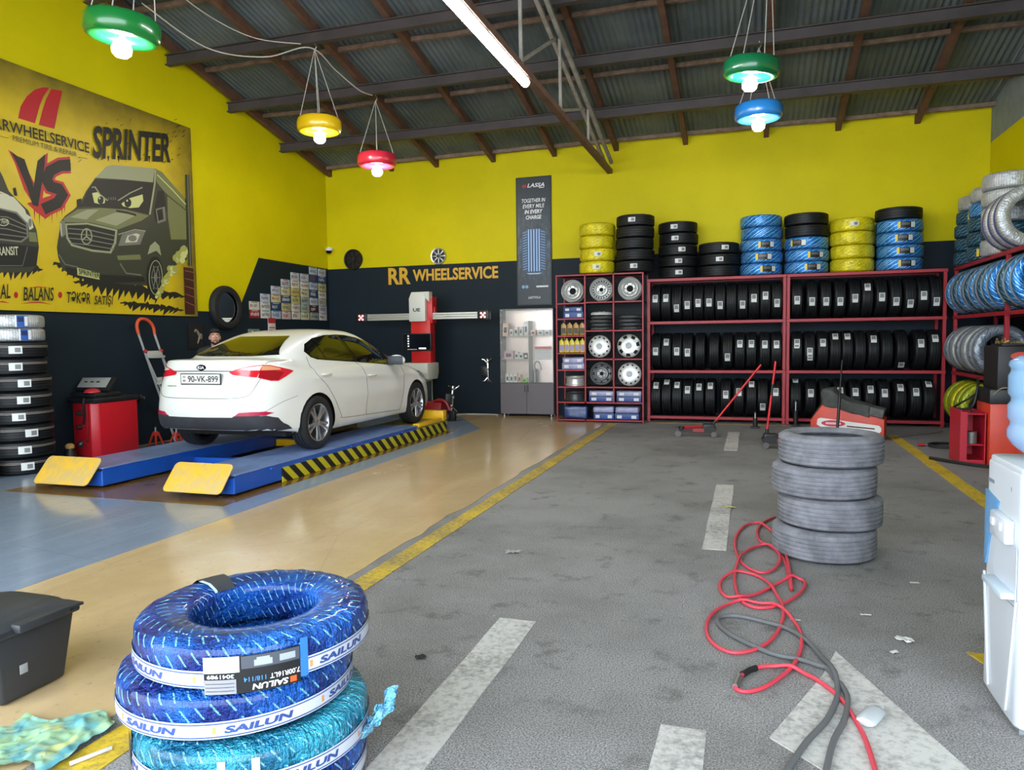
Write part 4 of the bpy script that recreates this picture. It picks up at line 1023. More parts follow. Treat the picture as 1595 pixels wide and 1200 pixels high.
def on_body(poly, to_ray, off=0.004, res=0.05, rnd=0):
    """an outline laid onto the bodywork along a given direction"""
    t = bmesh.new(); vs = [t.verts.new((u, v, 0)) for u, v in (smooth_path2(poly, rnd) if rnd else poly)]
    es = [t.edges.new((vs[i], vs[(i+1) % len(vs)])) for i in range(len(vs))]
    bmesh.ops.triangle_fill(t, edges=es, use_beauty=True)
    for _ in range(5):
        lo = [e for e in t.edges if e.calc_length() > res]
        if not lo: break
        bmesh.ops.subdivide_edges(t, edges=lo, cuts=1); bmesh.ops.triangulate(t, faces=[f for f in t.faces if len(f.verts) > 3])
    bad = []
    for v in t.verts:
        o_, d_ = to_ray(v.co.x, v.co.y); h = body_tree.ray_cast(o_, d_)
        if h[0] is not None:
            nn = h[1]
            if nn.dot(d_) > 0: nn = -nn
            v.co = h[0]+nn*off
        else: bad.append(v)
    bmesh.ops.delete(t, geom=bad, context='VERTS')
    return t
def smooth_path2(poly, n): return [(p.x, p.y) for p in smooth_path([Vector((u, v, 0)) for u, v in poly], n, True)]
def rear(x, z): return Vector((x, -3, z)), Vector((0, 1, 0))
def side(s): return lambda y, z: (Vector((s*3, y, z)), Vector((-s, 0, 0)))
def corner(s):                                             # tail-light view, half from behind, half from the side
    d = Vector((-s*0.45, 1, 0)).normalized()
    return lambda x, z: (Vector((s*x, 0.2, z))-d*3, d)
def rearup(x, z): return Vector((x, -2, z+1.0)), Vector((0, 1, -0.35)).normalized()
def patch(name, poly, ray, m_, off=0.004, parent=None, rnd=0, res=0.05):
    b = MB(); b.merge(on_body(poly, ray, off, res, rnd)); return b.build(name, m_, parent or car, smooth=60, recalc=False)
def seam(poly, ray, w=0.006, off=0.003, name='panel_gap', mm=None, closed=False):
    P = smooth_path([Vector((u, v, 0)) for u, v in poly], 8); b = MB(); pts = []
    for p in P:
        o_, d_ = ray(p.x, p.y); h = body_tree.ray_cast(o_, d_)
        if h[0] is not None: pts.append(h[0]-d_*0.0005)
    b.tube(pts, w/2, 6); return b.build(name, mm or SEAM, car)
for s in (1, -1):
    sd = side(s)
    DLO = [(0.99, 1.15), (1.09, 1.235), (1.29, 1.305), (1.55, 1.343), (1.86, 1.352), (2.06, 1.345), (2.32, 1.312), (2.60, 1.25), (2.88, 1.145), (3.14, 1.02), (3.28, 0.945), (3.10, 0.90), (2.84, 0.922), (2.10, 0.985), (1.62, 1.018), (1.18, 1.05), (1.06, 1.08)]
    patch('window_surround', DLO, sd, mat('gloss_black_trim', (12, 12, 13), 0.2), 0.003)
    patch('quarter_window', [(1.03, 1.15), (1.12, 1.222), (1.235, 1.262), (1.345, 1.052), (1.19, 1.066), (1.08, 1.092)], sd, TINT, 0.0065)
    patch('rear_door_window', [(1.26, 1.272), (1.42, 1.315), (1.60, 1.334), (1.81, 1.338), (2.02, 1.005), (1.62, 1.034), (1.375, 1.05)], sd, TINT, 0.0065)
    patch('front_door_window', [(1.905, 1.335), (2.06, 1.33), (2.31, 1.297), (2.58, 1.237), (2.86, 1.13), (2.97, 1.08), (3.06, 0.928), (2.84, 0.94), (2.115, 0.998)], sd, TINT, 0.0065)
    seam([(0.985, 1.09), (1.0, 0.88), (1.15, 0.75), (1.29, 0.59), (1.46, 0.36), (1.52, 0.315), (2.2, 0.29), (3.08, 0.262)], sd)
    seam([(2.06, 0.985), (2.12, 0.76), (2.10, 0.50), (2.09, 0.295)], sd); seam([(3.16, 0.93), (3.22, 0.75), (3.18, 0.5), (3.08, 0.265)], sd)
    for hy, hz in ((1.17, 0.865), (2.25, 0.80)):
        h = body_tree.ray_cast(Vector((s*3, hy, hz)), Vector((-s, 0, 0)))[0]
        b = MB(); b.tube([h+Vector((0, -0.10, 0.006)), h+Vector((s*0.028, -0.075, 0.008)), h+Vector((s*0.032, 0, 0.008)), h+Vector((s*0.028, 0.075, 0.004)), h+Vector((0, 0.10, 0.0))], 0.013, 8)
        b.build('door_handle', CARWHITE, car, smooth=60)
    mr = MB(); M_ = Matrix.Translation((s*0.955, 2.86, 0.985)) @ Matrix.Rotation(s*0.25, 4, 'Z')
    t_ = bmesh.new(); bmesh.ops.create_uvsphere(t_, u_segments=20, v_segments=12, radius=1.0)
    for v in t_.verts: v.co = Vector((v.co.x*0.125, v.co.y*0.075, v.co.z*0.078)); v.co.y = max(v.co.y, -0.03)
    mr.merge(t_, M_); mo = mr.build('door_mirror', CARWHITE, car, smooth=60)
    b = MB(); b.box((s*0.955, 2.818, 0.985), (0.215, 0.012, 0.125), Euler((0, 0, s*0.25)), bev=0.003); b.build('mirror_glass', mat('dim_mirror_glass', (34, 42, 48), 0.45), mo)
    MB().cyl((s*0.80, 2.90, 0.955), (s*0.90, 2.88, 0.965), 0.028).build('mirror_stalk', BLACKPL, mo)
# glass front and rear
patch('rear_window', [(-0.585, 1.118), (-0.50, 1.19), (-0.42, 1.27), (-0.36, 1.335), (0.36, 1.335), (0.42, 1.27), (0.50, 1.19), (0.585, 1.118), (0.3, 1.105), (-0.3, 1.105)], rear, TINT, 0.005)
patch('windscreen', [(-0.62, 1.0), (-0.54, 1.15), (-0.46, 1.31), (0.46, 1.31), (0.54, 1.15), (0.62, 1.0)], lambda x, z: (Vector((x, 7, z)), Vector((0, -1, 0))), TINT, 0.005)
LRED = mat('tail_lamp_red', (206, 26, 40), 0.12, coat=0.6); LAMB = mat('tail_lamp_amber', (216, 150, 110), 0.15, coat=0.5); LCLR = mat('tail_lamp_clear', (226, 206, 206), 0.15, coat=0.5)
LDRED = mat('tail_lamp_deep_red', (150, 16, 26), 0.12, coat=0.6)
for s in (1, -1):
    mir = lambda P: [(x, z) for x, z in P]
    rs = (lambda x, z: rear(x, z)) if s == 1 else (lambda x, z: rear(-x, z))
    tl = thing('tail_light', None, None); tl.parent = car
    patch('inner_lens', [(0.345, 0.945), (0.45, 0.985), (0.58, 1.012), (0.655, 1.020), (0.625, 0.885), (0.50, 0.898), (0.38, 0.915)], rs, LRED, 0.007, tl)
    patch('reversing_lens', [(0.46, 0.975), (0.58, 1.004), (0.648, 1.012), (0.636, 0.958), (0.55, 0.962)], rs, LCLR, 0.009, tl)
    cr_ = corner(s)
    pass
    patch('outer_lens', [(0.665, 1.020), (0.76, 1.012), (0.86, 0.985), (0.955, 0.955), (0.985, 0.938), (0.92, 0.885), (0.845, 0.838), (0.77, 0.842), (0.632, 0.880)], cr_, LRED, 0.007, tl)
    patch('lower_lens', [(0.650, 0.955), (0.80, 0.952), (0.895, 0.930), (0.84, 0.850), (0.77, 0.852), (0.640, 0.885)], cr_, LDRED, 0.009, tl)
    patch('indicator_lens', [(0.675, 1.010), (0.76, 1.003), (0.845, 0.978), (0.865, 0.958), (0.66, 0.960)], cr_, LAMB, 0.009, tl)
    patch('bumper_reflector', [(0.44, 0.475), (0.49, 0.513), (0.60, 0.518), (0.72, 0.516), (0.77, 0.498), (0.72, 0.475)], rs, mat('reflector_red', (176, 30, 66), 0.2), 0.007)
    patch('headlight', [(3.70, 0.80), (3.90, 0.79), (4.12, 0.74), (4.18, 0.69), (3.95, 0.68), (3.80, 0.72)], side(s), mat('headlamp_clear', (196, 200, 204), 0.08, coat=0.8), 0.006)
patch('bumper_valance', [(-0.79, 0.44), (-0.72, 0.472), (-0.45, 0.462), (0.0, 0.458), (0.45, 0.462), (0.72, 0.472), (0.79, 0.44), (0.815, 0.36), (0.80, 0.325), (0.45, 0.322), (0, 0.320), (-0.45, 0.322), (-0.80, 0.325), (-0.815, 0.36)], rear, BUMPBLK, 0.006)
for s in (1, -1):
    patch('valance_corner', [(0.03, 0.475), (0.13, 0.48), (0.28, 0.42), (0.44, 0.345), (0.50, 0.30), (0.30, 0.295), (0.03, 0.30)], side(s), BUMPBLK, 0.0062)
    seam([(0.16, 0.50), (0.36, 0.60), (0.60, 0.66)], side(s), 0.004)
seam([(-0.66, 0.885), (-0.61, 0.74), (-0.55, 0.685), (-0.40, 0.668), (0, 0.664), (0.40, 0.668), (0.55, 0.685), (0.61, 0.74), (0.66, 0.885)], rear)
seam([(-0.40, 0.957), (0.0, 0.960), (0.40, 0.957)], rear, 0.010)
for s in (1, -1): seam([(s*0.665, 1.03), (s*0.69, 1.06)], rear)
def rear_y(x, z):
    h = body_tree.ray_cast(*rear(x, z)); return h[0].y if h[0] is not None else 0.05
yp = min(rear_y(0, 0.82), rear_y(0, 0.93))-0.004
pl = MB().box((0, yp, 0.872), (0.535, 0.012, 0.124), bev=0.006).build('number_plate', mat('plate_frame_black', (24, 24, 25), 0.5), car)
MB().box((0, yp-0.0062, 0.874), (0.512, 0.004, 0.102), bev=0.001).build('plate_face', mat('plate_white', (222, 222, 214), 0.35), pl)
CM = lambda x, z, y: Matrix(((1, 0, 0, x), (0, 0, -1, y), (0, 1, 0, z), (0, 0, 0, 1)))
b = MB(); b.text('90-VK-899', width=0.40, height=0.070, bold=0.018, fn=CM(-0.165, 0.839, yp-0.0086)); b.build('plate_lettering', INK, pl, smooth=0)
b = MB()
for z in (0.904, 0.896, 0.888): b.box((-0.215, yp-0.0085, z), (0.035, 0.0005, 0.006))
b.box((-0.215, yp-0.0085, 0.855), (0.035, 0.0005, 0.022)); b.build('plate_crest', mat('plate_pale_marks2', (150, 130, 140), 0.5), pl, smooth=0)
ye = rear_y(0, 1.0)-0.003
b = MB(); b.lathe([(0.001, 0.004), (1, 0.004), (1.0, 0)], 32, CM(0, 0.998, ye) @ Matrix.Diagonal((0.062, 0.033, 1, 1))); em = b.build('oval_emblem', mat('gloss_black_trim', (0, 0, 0)), car)
b = MB(); b.text('KIA', width=0.086, height=0.034, bold=0.02, fn=CM(-0.043, 0.981, ye-0.0065)); b.build('emblem_lettering', WHITEINK, em, smooth=0)
b = MB(); b.text('CERATO', width=0.145, height=0.017, bold=0.01, fn=lambda c: Vector((-0.47+c.x, rear_y(-0.47+c.x, 0.79)-0.004, 0.785+c.y))); b.build('model_script', mat('script_grey', (128, 128, 128), 0.3, 0.6), car, smooth=0)
ALLOY = mat('silver_alloy', (190, 192, 196), 0.28, 0.85)
def car_wheel(s, wy):
    x = s*0.80
    M_ = Matrix.Translation((x, wy, WZ)) @ Matrix.Rotation(s*pi/2, 4, 'Y')            # local z points outwards
    b = MB(); b.lathe(tyre_profile(0.316, 0.205, 0.218, 3), 64, M_); w = b.build('wheel', mat('car_tyre_rubber', (26, 27, 29), 0.6), car, smooth=40)
    b = MB(); b.lathe([(0.218, 0.085), (0.222, 0.092), (0.214, 0.094), (0.205, 0.080), (0.20, 0.03), (0.195, -0.07)], 48, M_); b.build('rim', ALLOY, w)
    b = MB(); b.lathe([(0.001, -0.02), (0.20, -0.02)], 32, M_); b.lathe([(0.05, 0.0), (0.135, 0.0), (0.135, -0.02)], 32, M_); b.build('brake_disc', DARKMETAL, w)
    for k in range(5):
        for q in (-0.17, 0.17):
            a = 2*pi*k/5+q
            bm_ = MB(); bm_.prism([(0.035, -0.020), (0.12, -0.013), (0.208, -0.019), (0.208, 0.019), (0.12, 0.013), (0.035, 0.020)], 0.022, M_ @ Matrix.Rotation(a, 4, 'Z') @ Matrix.Translation((0, 0, 0.052)) @ Matrix.Rotation(-0.10, 4, 'Y'), bev=0.004)
            bm_.build('spoke', ALLOY, w)
    b = MB(); b.lathe([(0.052, 0.04), (0.052, 0.068), (0.03, 0.076), (0.001, 0.076)], 24, M_); b.build('hub_cap', ALLOY, w)
for wy in WHEEL_Y:
    for s in (1, -1): car_wheel(s, wy)

# ================================================================== the vehicle lift in its shallow pit
LB = mat('lift_blue_paint', (24, 82, 178), 0.35, var=0.12, vscale=3, coat=0.2)
LBT = mat('lift_blue_top_worn', (124, 148, 196), 0.32, var=0.25, vscale=6)
LY = mat('lift_yellow_paint', (236, 184, 16), 0.4, var=0.06)
m = bpy.data.materials.new('ramp_yellow_scraped'); t = NT(m); ob = t.obj(); n = t.noise(t.scale(ob, (5, 1.2, 1.2)), 5, 4, 0.7); n2 = t.noise(ob, 5, 3)
t.base(t.mix(t.math('MULTIPLY', t.ramp(n, 0.36, 0.52), t.ramp(n2, 0.30, 0.52), clamp=True), lin((228, 178, 30)), lin((198, 168, 104)))); t.b.inputs['Roughness'].default_value = 0.45
RAMP = m
m = bpy.data.materials.new('hazard_stripes'); t = NT(m); X = t.xyz(t.obj())
t.base(t.mix(t.math('LESS_THAN', t.math('FRACT', t.math('MULTIPLY', t.math('ADD', X[1], t.math('MULTIPLY', X[2], 1.2)), 4.6)), 0.5), lin((196, 184, 28)), lin((22, 22, 20)))); t.b.inputs['Roughness'].default_value = 0.45
HAZ = m
lift = thing('vehicle_lift', 'blue low-rise vehicle lift with yellow ramps and black-yellow striped side', 'vehicle lift', (-5.72, 5.8, 0))
PT = CARZ
def platform(x0, x1, label_):
    cx = (x0+x1)/2
    pf = thing('platform', None, None, (cx, 0, 0)); pf.parent = lift
    hw = (x1-x0)/2
    b = MB(); b.m(0).box2((-hw, 0.03, 0.035), (hw, 4.1, PT-0.006), bev=0.006, seg=1); b.build('deck_beam', LB, pf, smooth=30)
    MB().box2((-hw-0.008, 0.04, PT-0.008), (hw+0.008, 4.09, PT), bev=0.001, seg=1).build('deck_plate', LBT, pf, smooth=30)
    MB().box2((-hw, 4.1, 0.035), (hw, 5.2, PT-0.001), bev=0.006, seg=1).build('front_section', mat('lift_ledge', (150, 138, 70), 0.5, var=0.2), pf, smooth=30)
    MB().box2((-hw+0.02, 5.02, PT-0.03), (hw+0.03, 5.16, PT+0.13), bev=0.012).build('wheel_stop', LY, pf, smooth=30)
    MB().box2((hw-0.085, 4.14, PT-0.03), (hw+0.02, 4.98, PT+0.02), bev=0.01).build('edge_guide', LY, pf, smooth=30)
    fl = MB(); L_ = 0.165; W_ = hw+0.012; c_ = 0.05
    out = []
    for (ax, ay), a0_ in (((W_-c_, L_-c_), 0), ((-W_+c_, L_-c_), pi/2), ((-W_+c_, -L_+c_), pi), ((W_-c_, -L_+c_), 3*pi/2)):
        out += [(ax+c_*cos(a0_+k*pi/12), ay+c_*sin(a0_+k*pi/12)) for k in range(7)]
    fl.prism(out, 0.012, Matrix.Rotation(0.86, 4, 'X'), bev=0.003)
    f = fl.build('ramp_flap', RAMP, pf, smooth=30, loc=(-0.035, -0.028, 0.188))
    MB().cyl((-hw, 0.022, PT-0.02), (hw, 0.022, PT-0.02), 0.012).build('ramp_hinge', DARKMETAL, pf)
    return pf
pr = platform(0.36, 1.02, 'r'); plf = platform(-1.30, -0.60, 'l')
b = MB(); b.box2((0.332, 0.78, 0.012), (0.345, 5.2, PT-0.055)); b.build('striped_skirt', HAZ, pr, smooth=0)
for y in (0.6, 2.2, 3.6): MB().box((0.345, y, PT-0.03), (0.03, 0.06, 0.03), bev=0.004).build('side_clip', LB, pr)
bmv = MB(); bmv.box2((-0.66, 1.35, 0.03), (0.36, 1.47, 0.13), bev=0.01); bmv.build('cross_tube', LB, lift)
bmv = MB(); bmv.box2((-0.66, 2.95, 0.03), (0.36, 3.07, 0.13), bev=0.01); bmv.build('cross_tube', LY, lift)
b = MB(); b.prism([(-7.25, 5.48), (-4.55, 5.48), (-4.55, 11.05), (-7.25, 11.05)], 0.002, Matrix.Translation((0, 0, 0.0072))); b.build('trim_2', epoxy('pit_floor_brown', (150, 110, 44), (84, 66, 40), (1, 1, 1)), kind='structure', smooth=0)
bpy.data.materials['pit_floor_brown'].node_tree.nodes['Principled BSDF'].inputs['Roughness'].default_value = 0.85
# ================================================================== wheel shelf between the glass cabinet and the racks
MX = lambda x, y, z: Matrix(((1, 0, 0, x), (0, 0, -1, y), (0, 1, 0, z), (0, 0, 0, 1)))     # local z faces the entrance
sx = [-3.275, -2.765, -2.265, -1.76]; SY0, SY1, SH = 12.70, 13.30, 2.59
shf = thing('wheel_shelf', 'red cube shelf full of rims, hubcaps and oil bottles beside the glass cabinet', 'shelf', (-2.52, 13.0, 0))
ox, oy = -2.52, 13.0
def sbox(name, x0, x1, y0, y1, z0, z1, m_, bev=0.003): MB().box2((x0-ox, y0-oy, z0), (x1-ox, y1-oy, z1), bev=bev, seg=1).build(name, m_, shf, smooth=0)
for x in (sx[0], sx[3]):
    for y in (SY0, SY1-0.025): sbox('post', x-0.0125, x+0.0125, y, y+0.025, 0, SH, RACKRED)
for x in (sx[1], sx[2]): sbox('post', x-0.0125, x+0.0125, SY0, SY0+0.025, 0.36 if x == sx[2] else 0.36, SH, RACKRED)
c1 = [0.05, 0.36, 0.63, 0.93, 1.225, 1.53, 1.83, 2.10]; c23 = [0.05, 0.36, 0.63, 1.12, 1.615, 2.11]
for lv, xa, xb in ((c1, sx[0], sx[1]), (c23, sx[1], sx[3])):
    for z in lv:
        sbox('shelf_rail', xa+0.0125, xb-0.0125, SY0, SY0+0.025, z-0.025, z, RACKRED)
        sbox('shelf_board', xa+0.013, xb-0.013, SY0+0.026, SY1-0.03, z-0.014, z-0.004, DECK, 0)
for y in (SY0, SY1-0.025): sbox('shelf_rail', sx[0], sx[3], y, y+0.025, SH-0.025, SH, RACKRED)
sbox('shelf_board', sx[0], sx[3], SY0+0.026, SY1-0.03, SH-0.014, SH+0.004, DECK, 0)
sbox('back_panel', sx[0], sx[3], SY1-0.012, SY1-0.002, 0, SH-0.03, mat('shelf_back_dark', (22, 26, 30), 0.7), 0)
SILV = mat('silver_wheel_paint', (196, 197, 194), 0.35, 0.45); SILD = mat('dull_wheel_grey', (128, 130, 130), 0.4, 0.5); HOLE = mat('wheel_hole_black', (10, 10, 11), 0.9)
def disc_wheel(kind, R, label, pos, flat=False, cat='wheel', tilt=0.10, mt=None, group='rims and hubcaps on the wheel shelf', spin=0.0):
    mt = mt or SILV
    hc = kind.startswith('hub')
    t = thing('hubcap' if hc else 'steel_wheel', label, 'hubcap' if hc else cat, pos, group=group)
    t.rotation_euler = (Matrix.Rotation(0 if flat else pi/2-tilt, 3, 'X') @ Matrix.Rotation(spin, 3, 'Z')).to_euler()
    if hc:
        MB().lathe([(R*0.97, -0.02), (R, 0.0), (R*0.97, 0.016), (R*0.86, 0.030), (R*0.5, 0.042), (R*0.30, 0.044), (R*0.27, 0.036), (0.001, 0.038)], 48).build('cover', mt, t)
        n = {'hub_slots': 12, 'hub_spokes': 7, 'hub_ports': 12}[kind]
        for k in range(n):
            a = 2*pi*k/n; b = MB(); Mk = Matrix.Rotation(a, 4, 'Z')
            if kind == 'hub_spokes': b.prism([(R*0.62, -0.05), (R*0.88, -0.055), (R*0.90, 0.02), (R*0.66, 0.012)], 0.012, Mk @ Matrix.Translation((0, 0, 0.026)))
            else: b.prism([(R*0.72, -0.016), (R*0.84, -0.020), (R*0.86, 0.012), (R*0.74, 0.016)], 0.012, Mk @ Matrix.Translation((0, 0, 0.026)))
            b.build('slot', HOLE, t, smooth=0)
        MB().lathe([(R*0.24, 0.036), (R*0.20, 0.046), (0.001, 0.048)], 24).build('centre_badge', SILD, t)
    else:
        b = MB(); b.lathe([(R, -0.16), (R, -0.145), (R*0.92, -0.135), (R*0.88, -0.05), (R*0.90, -0.01), (R*0.93, 0.0), (R, 0.008), (R, 0.0), (R*0.93, -0.012), (R*0.87, -0.05), (R*0.84, -0.06)], 48); b.build('barrel', mt, t)
        if kind == 'steel_van':
            b = MB(); b.lathe([(R*0.85, -0.055), (R*0.80, -0.05), (R*0.70, -0.012), (R*0.60, -0.006), (R*0.52, -0.03), (R*0.46, -0.035), (R*0.30, -0.035), (R*0.28, -0.06)], 48); b.build('disc', mt, t)
            b = MB(); b.lathe([(R*0.29, -0.05), (0.001, -0.05)], 24); b.build('centre_hole', HOLE, t)
            n, rr, hr = 6, R*0.40, 0.010
        else:
            b = MB(); b.lathe([(R*0.85, -0.06), (R*0.80, -0.05), (R*0.66, -0.045), (R*0.56, -0.01), (R*0.46, -0.005), (R*0.40, -0.025), (R*0.18, -0.03), (R*0.17, -0.06)], 48); b.build('disc', mt, t)
            b = MB(); b.lathe([(R*0.175, -0.045), (0.001, -0.045)], 20); b.build('centre_hole', HOLE, t)
            n, rr, hr = 5, R*0.30, 0.010
            nv = 20 if kind == 'steel_vents' else 8
            for k in range(nv):
                a = 2*pi*k/nv; b = MB(); hw = 0.009 if nv == 20 else 0.022
                b.prism([(R*0.68, -hw), (R*0.80, -hw), (R*0.80, hw), (R*0.68, hw)], 0.014, Matrix.Rotation(a, 4, 'Z') @ Matrix.Translation((0, 0, -0.052))); b.build('vent', HOLE, t, smooth=0)
        for k in range(n):
            a = 2*pi*k/n; b = MB(); b.lathe([(hr, -0.02), (0.0005, -0.02)], 10, Matrix.Translation((rr*cos(a), rr*sin(a), -0.0022 if kind == 'steel_van' else 0.0))); b.build('bolt_hole', HOLE, t, smooth=0)
    return t
cxs = [(sx[i]+sx[i+1])/2 for i in range(3)]
wy_ = SY0+0.10
disc_wheel('steel_van', 0.20, 'silver van steel rim with wide centre hole, top left cube of the red shelf', (cxs[0]-0.01, wy_+0.08, 2.10+0.218))
disc_wheel('steel_vents', 0.20, 'silver steel rim ringed with small vents, top middle cube of the red shelf', (cxs[1], wy_+0.08, 2.115+0.216))
disc_wheel('steel_van', 0.20, 'silver van steel rim with wide centre hole, top right cube of the red shelf', (cxs[2], wy_+0.08, 2.115+0.218))
disc_wheel('hub_slots', 0.20, 'silver hubcap with a ring of slots, middle cube of the red shelf', (cxs[1]-0.01, wy_, 1.125+0.205))
disc_wheel('hub_spokes', 0.205, 'silver hubcap with seven dark windows, right cube of the red shelf', (cxs[2], wy_, 1.125+0.21), spin=0.3)
disc_wheel('steel_oval', 0.20, 'dull silver steel rim with oval vents, lower middle cube of the red shelf', (cxs[1], wy_+0.08, 0.635+0.218), mt=SILD)
disc_wheel('hub_ports', 0.205, 'silver hubcap with ports round the edge, lower right cube of the red shelf', (cxs[2]+0.01, wy_, 0.635+0.21), spin=0.2)
disc_wheel('steel_oval', 0.19, 'silver steel rim lying flat in the left column of the red shelf', (cxs[0]+0.03, SY0+0.24, 0.635+0.16), flat=True)
disc_wheel('steel_oval', 0.19, 'dark grey rim lying flat under the silver one in the red shelf', (cxs[0]+0.03, SY0+0.24, 0.365+0.16), flat=True, mt=mat('charcoal_rim', (70, 72, 74), 0.4, 0.4))
for c_, n_, nm in ((1, 5, 'second row middle cube'), (2, 4, 'second row right cube')):
    for k in range(n_):
        if c_ == 1 and k == n_-1: lab = f'pale hubcap on top of the pile in the {nm}'; mm_ = mat('pale_hubcap', (206, 208, 206), 0.45, 0.2)
        else: lab = f'dark grey hubcap, {ORD[k]} from bottom of the pile in the {nm}'; mm_ = mat('charcoal_hubcap', (82, 85, 88), 0.4, 0.3)
        disc_wheel('hub_slots', 0.195, lab, (cxs[c_]+0.012*sin(k*2.3), SY0+0.23, 1.64+0.0655*k), flat=True, mt=mm_, spin=k*0.7)
BOXBLUE = mat('box_blue', (44, 74, 140), 0.45, var=0.15); BOXPALE = mat('box_pale_lilac', (150, 150, 186), 0.3, var=0.2); BOXLAB = mat('box_label_white', (210, 212, 212), 0.5)
def carton(pos, dim, m_, label, film=False, group='boxed parts on the red shelf'):
    t = MB().box((0, 0, dim[2]/2), dim, bev=0.008).build('carton', m_, None, label=label, cat='box', group=group, loc=pos)
    for s in (-1, 1):
        MB().box((s*dim[0]*0.3, -dim[1]/2-0.001, dim[2]*0.45), (dim[0]*0.2, 0.002, dim[2]*0.5)).build('paper_label', BOXLAB, t, smooth=0)
    MB().box((0, -dim[1]/2-0.001, dim[2]*0.86), (dim[0]*0.9, 0.002, dim[2]*0.1)).build('print_stripe', mat('box_stripe_navy', (30, 40, 78), 0.4), t, smooth=0)
    return t
def soft_pack(pos, dim, m_, label):
    b = MB(); b.box((0, 0, dim[2]/2), dim, bev=0.03, seg=3)
    bmesh.ops.subdivide_edges(b.bm, edges=[e for e in b.bm.edges if e.calc_length() > 0.05], cuts=3, use_grid_fill=True)
    for v in b.bm.verts:
        if v.co.z > 0.02: v.co += Vector((noise.noise(v.co*14), noise.noise(v.co*14+Vector((7, 0, 0))), noise.noise(v.co*12+Vector((0, 5, 0)))))*0.012
    t = b.build('soft_pack', m_, None, label=label, cat='pack', group='boxed parts on the red shelf', loc=pos)
    return t
carton((cxs[0]+0.03, SY0+0.2, 1.832), (0.36, 0.26, 0.115), BOXBLUE, 'lower blue parts box with white labels, second level of left column')
carton((cxs[0]+0.02, SY0+0.2, 1.9475), (0.34, 0.24, 0.085), BOXBLUE, 'upper blue parts box with white labels, second level of left column')
carton((cxs[0]+0.02, SY0+0.2, 0.932), (0.40, 0.28, 0.11), BOXPALE, 'lower lilac box with white labels, left column of the red shelf')
carton((cxs[0]+0.02, SY0+0.2, 1.0425), (0.38, 0.26, 0.10), BOXPALE, 'upper lilac box with white labels, left column of the red shelf')
carton((cxs[1]+0.02, SY0+0.2, 0.362), (0.44, 0.28, 0.10), BOXBLUE, 'lower blue box under the dull steel rim of the red shelf')
carton((cxs[1]+0.02, SY0+0.2, 0.4625), (0.43, 0.28, 0.09), BOXPALE, 'upper lilac box under the dull steel rim of the red shelf')
carton((cxs[2]+0.0, SY0+0.2, 0.362), (0.43, 0.28, 0.10), BOXBLUE, 'lower blue box under the ported hubcap of the red shelf')
carton((cxs[2]+0.0, SY0+0.2, 0.4625), (0.42, 0.28, 0.09), BOXPALE, 'upper lilac box under the ported hubcap of the red shelf')
soft_pack((cxs[0]+0.06, SY0+0.2, 0.052), (0.42, 0.30, 0.23), mat('navy_pack_film', (44, 62, 110), 0.25, var=0.4, vscale=9), 'crumpled navy plastic pack in the bottom left of the red shelf')
carton((cxs[1]+0.06, SY0+0.2, 0.052), (0.36, 0.28, 0.11), BOXBLUE, 'blue box at the bottom of the red shelf, middle')
soft_pack((cxs[1]+0.05, SY0+0.2, 0.164), (0.37, 0.28, 0.11), BOXPALE, 'pale wrapped pack on the bottom middle blue box')
carton((cxs[2]-0.04, SY0+0.2, 0.052), (0.42, 0.28, 0.11), BOXBLUE, 'blue box at the bottom of the red shelf, right')
soft_pack((cxs[2]-0.04, SY0+0.2, 0.164), (0.41, 0.28, 0.11), BOXPALE, 'pale wrapped pack on the bottom right blue box')
def oil_bottle(pos, body, capm, labm, label, group, h=0.235, w=0.098):
    t = thing('oil_bottle', label, 'bottle', pos, group=group)
    b = MB(); P = [(-w/2, 0), (w/2, 0), (w/2, h*0.66), (w*0.42, h*0.78), (w*0.12, h*0.90), (w*0.12, h*0.93), (-w*0.20, h*0.93), (-w*0.20, h*0.90), (-w/2, h*0.80)]
    b.prism(P, 0.06, MX(0, 0.03, 0), bev=0.006); b.build('body', body, t)
    MB().cyl((-w*0.04, 0, h*0.93), (-w*0.04, 0, h), w*0.19).build('cap', capm, t)
    MB().box((0, -0.031, h*0.34), (w*0.8, 0.002, h*0.42)).build('label', labm, t, smooth=0)
amb, blk = mat('oil_amber', (176, 134, 60), 0.35), mat('oil_cap_dark', (40, 36, 34), 0.4)
for k in range(4): oil_bottle((sx[0]+0.105+0.112*k, SY0+0.12, 1.534), amb, blk, mat('oil_label_dark', (66, 58, 40), 0.5), f'amber oil bottle, {ORD[k]} from left on the red shelf', 'amber oil bottles on the red shelf')
yel_, pur = mat('oil_yellow', (216, 196, 30), 0.35), mat('oil_label_violet', (150, 130, 176), 0.45)
for k in range(5): oil_bottle((sx[0]+0.065+0.094*k, SY0+0.12, 1.229), yel_, yel_, pur, f'yellow oil bottle with violet label, {ORD[k]} from left on the red shelf', 'yellow oil bottles on the red shelf', 0.25, 0.088)

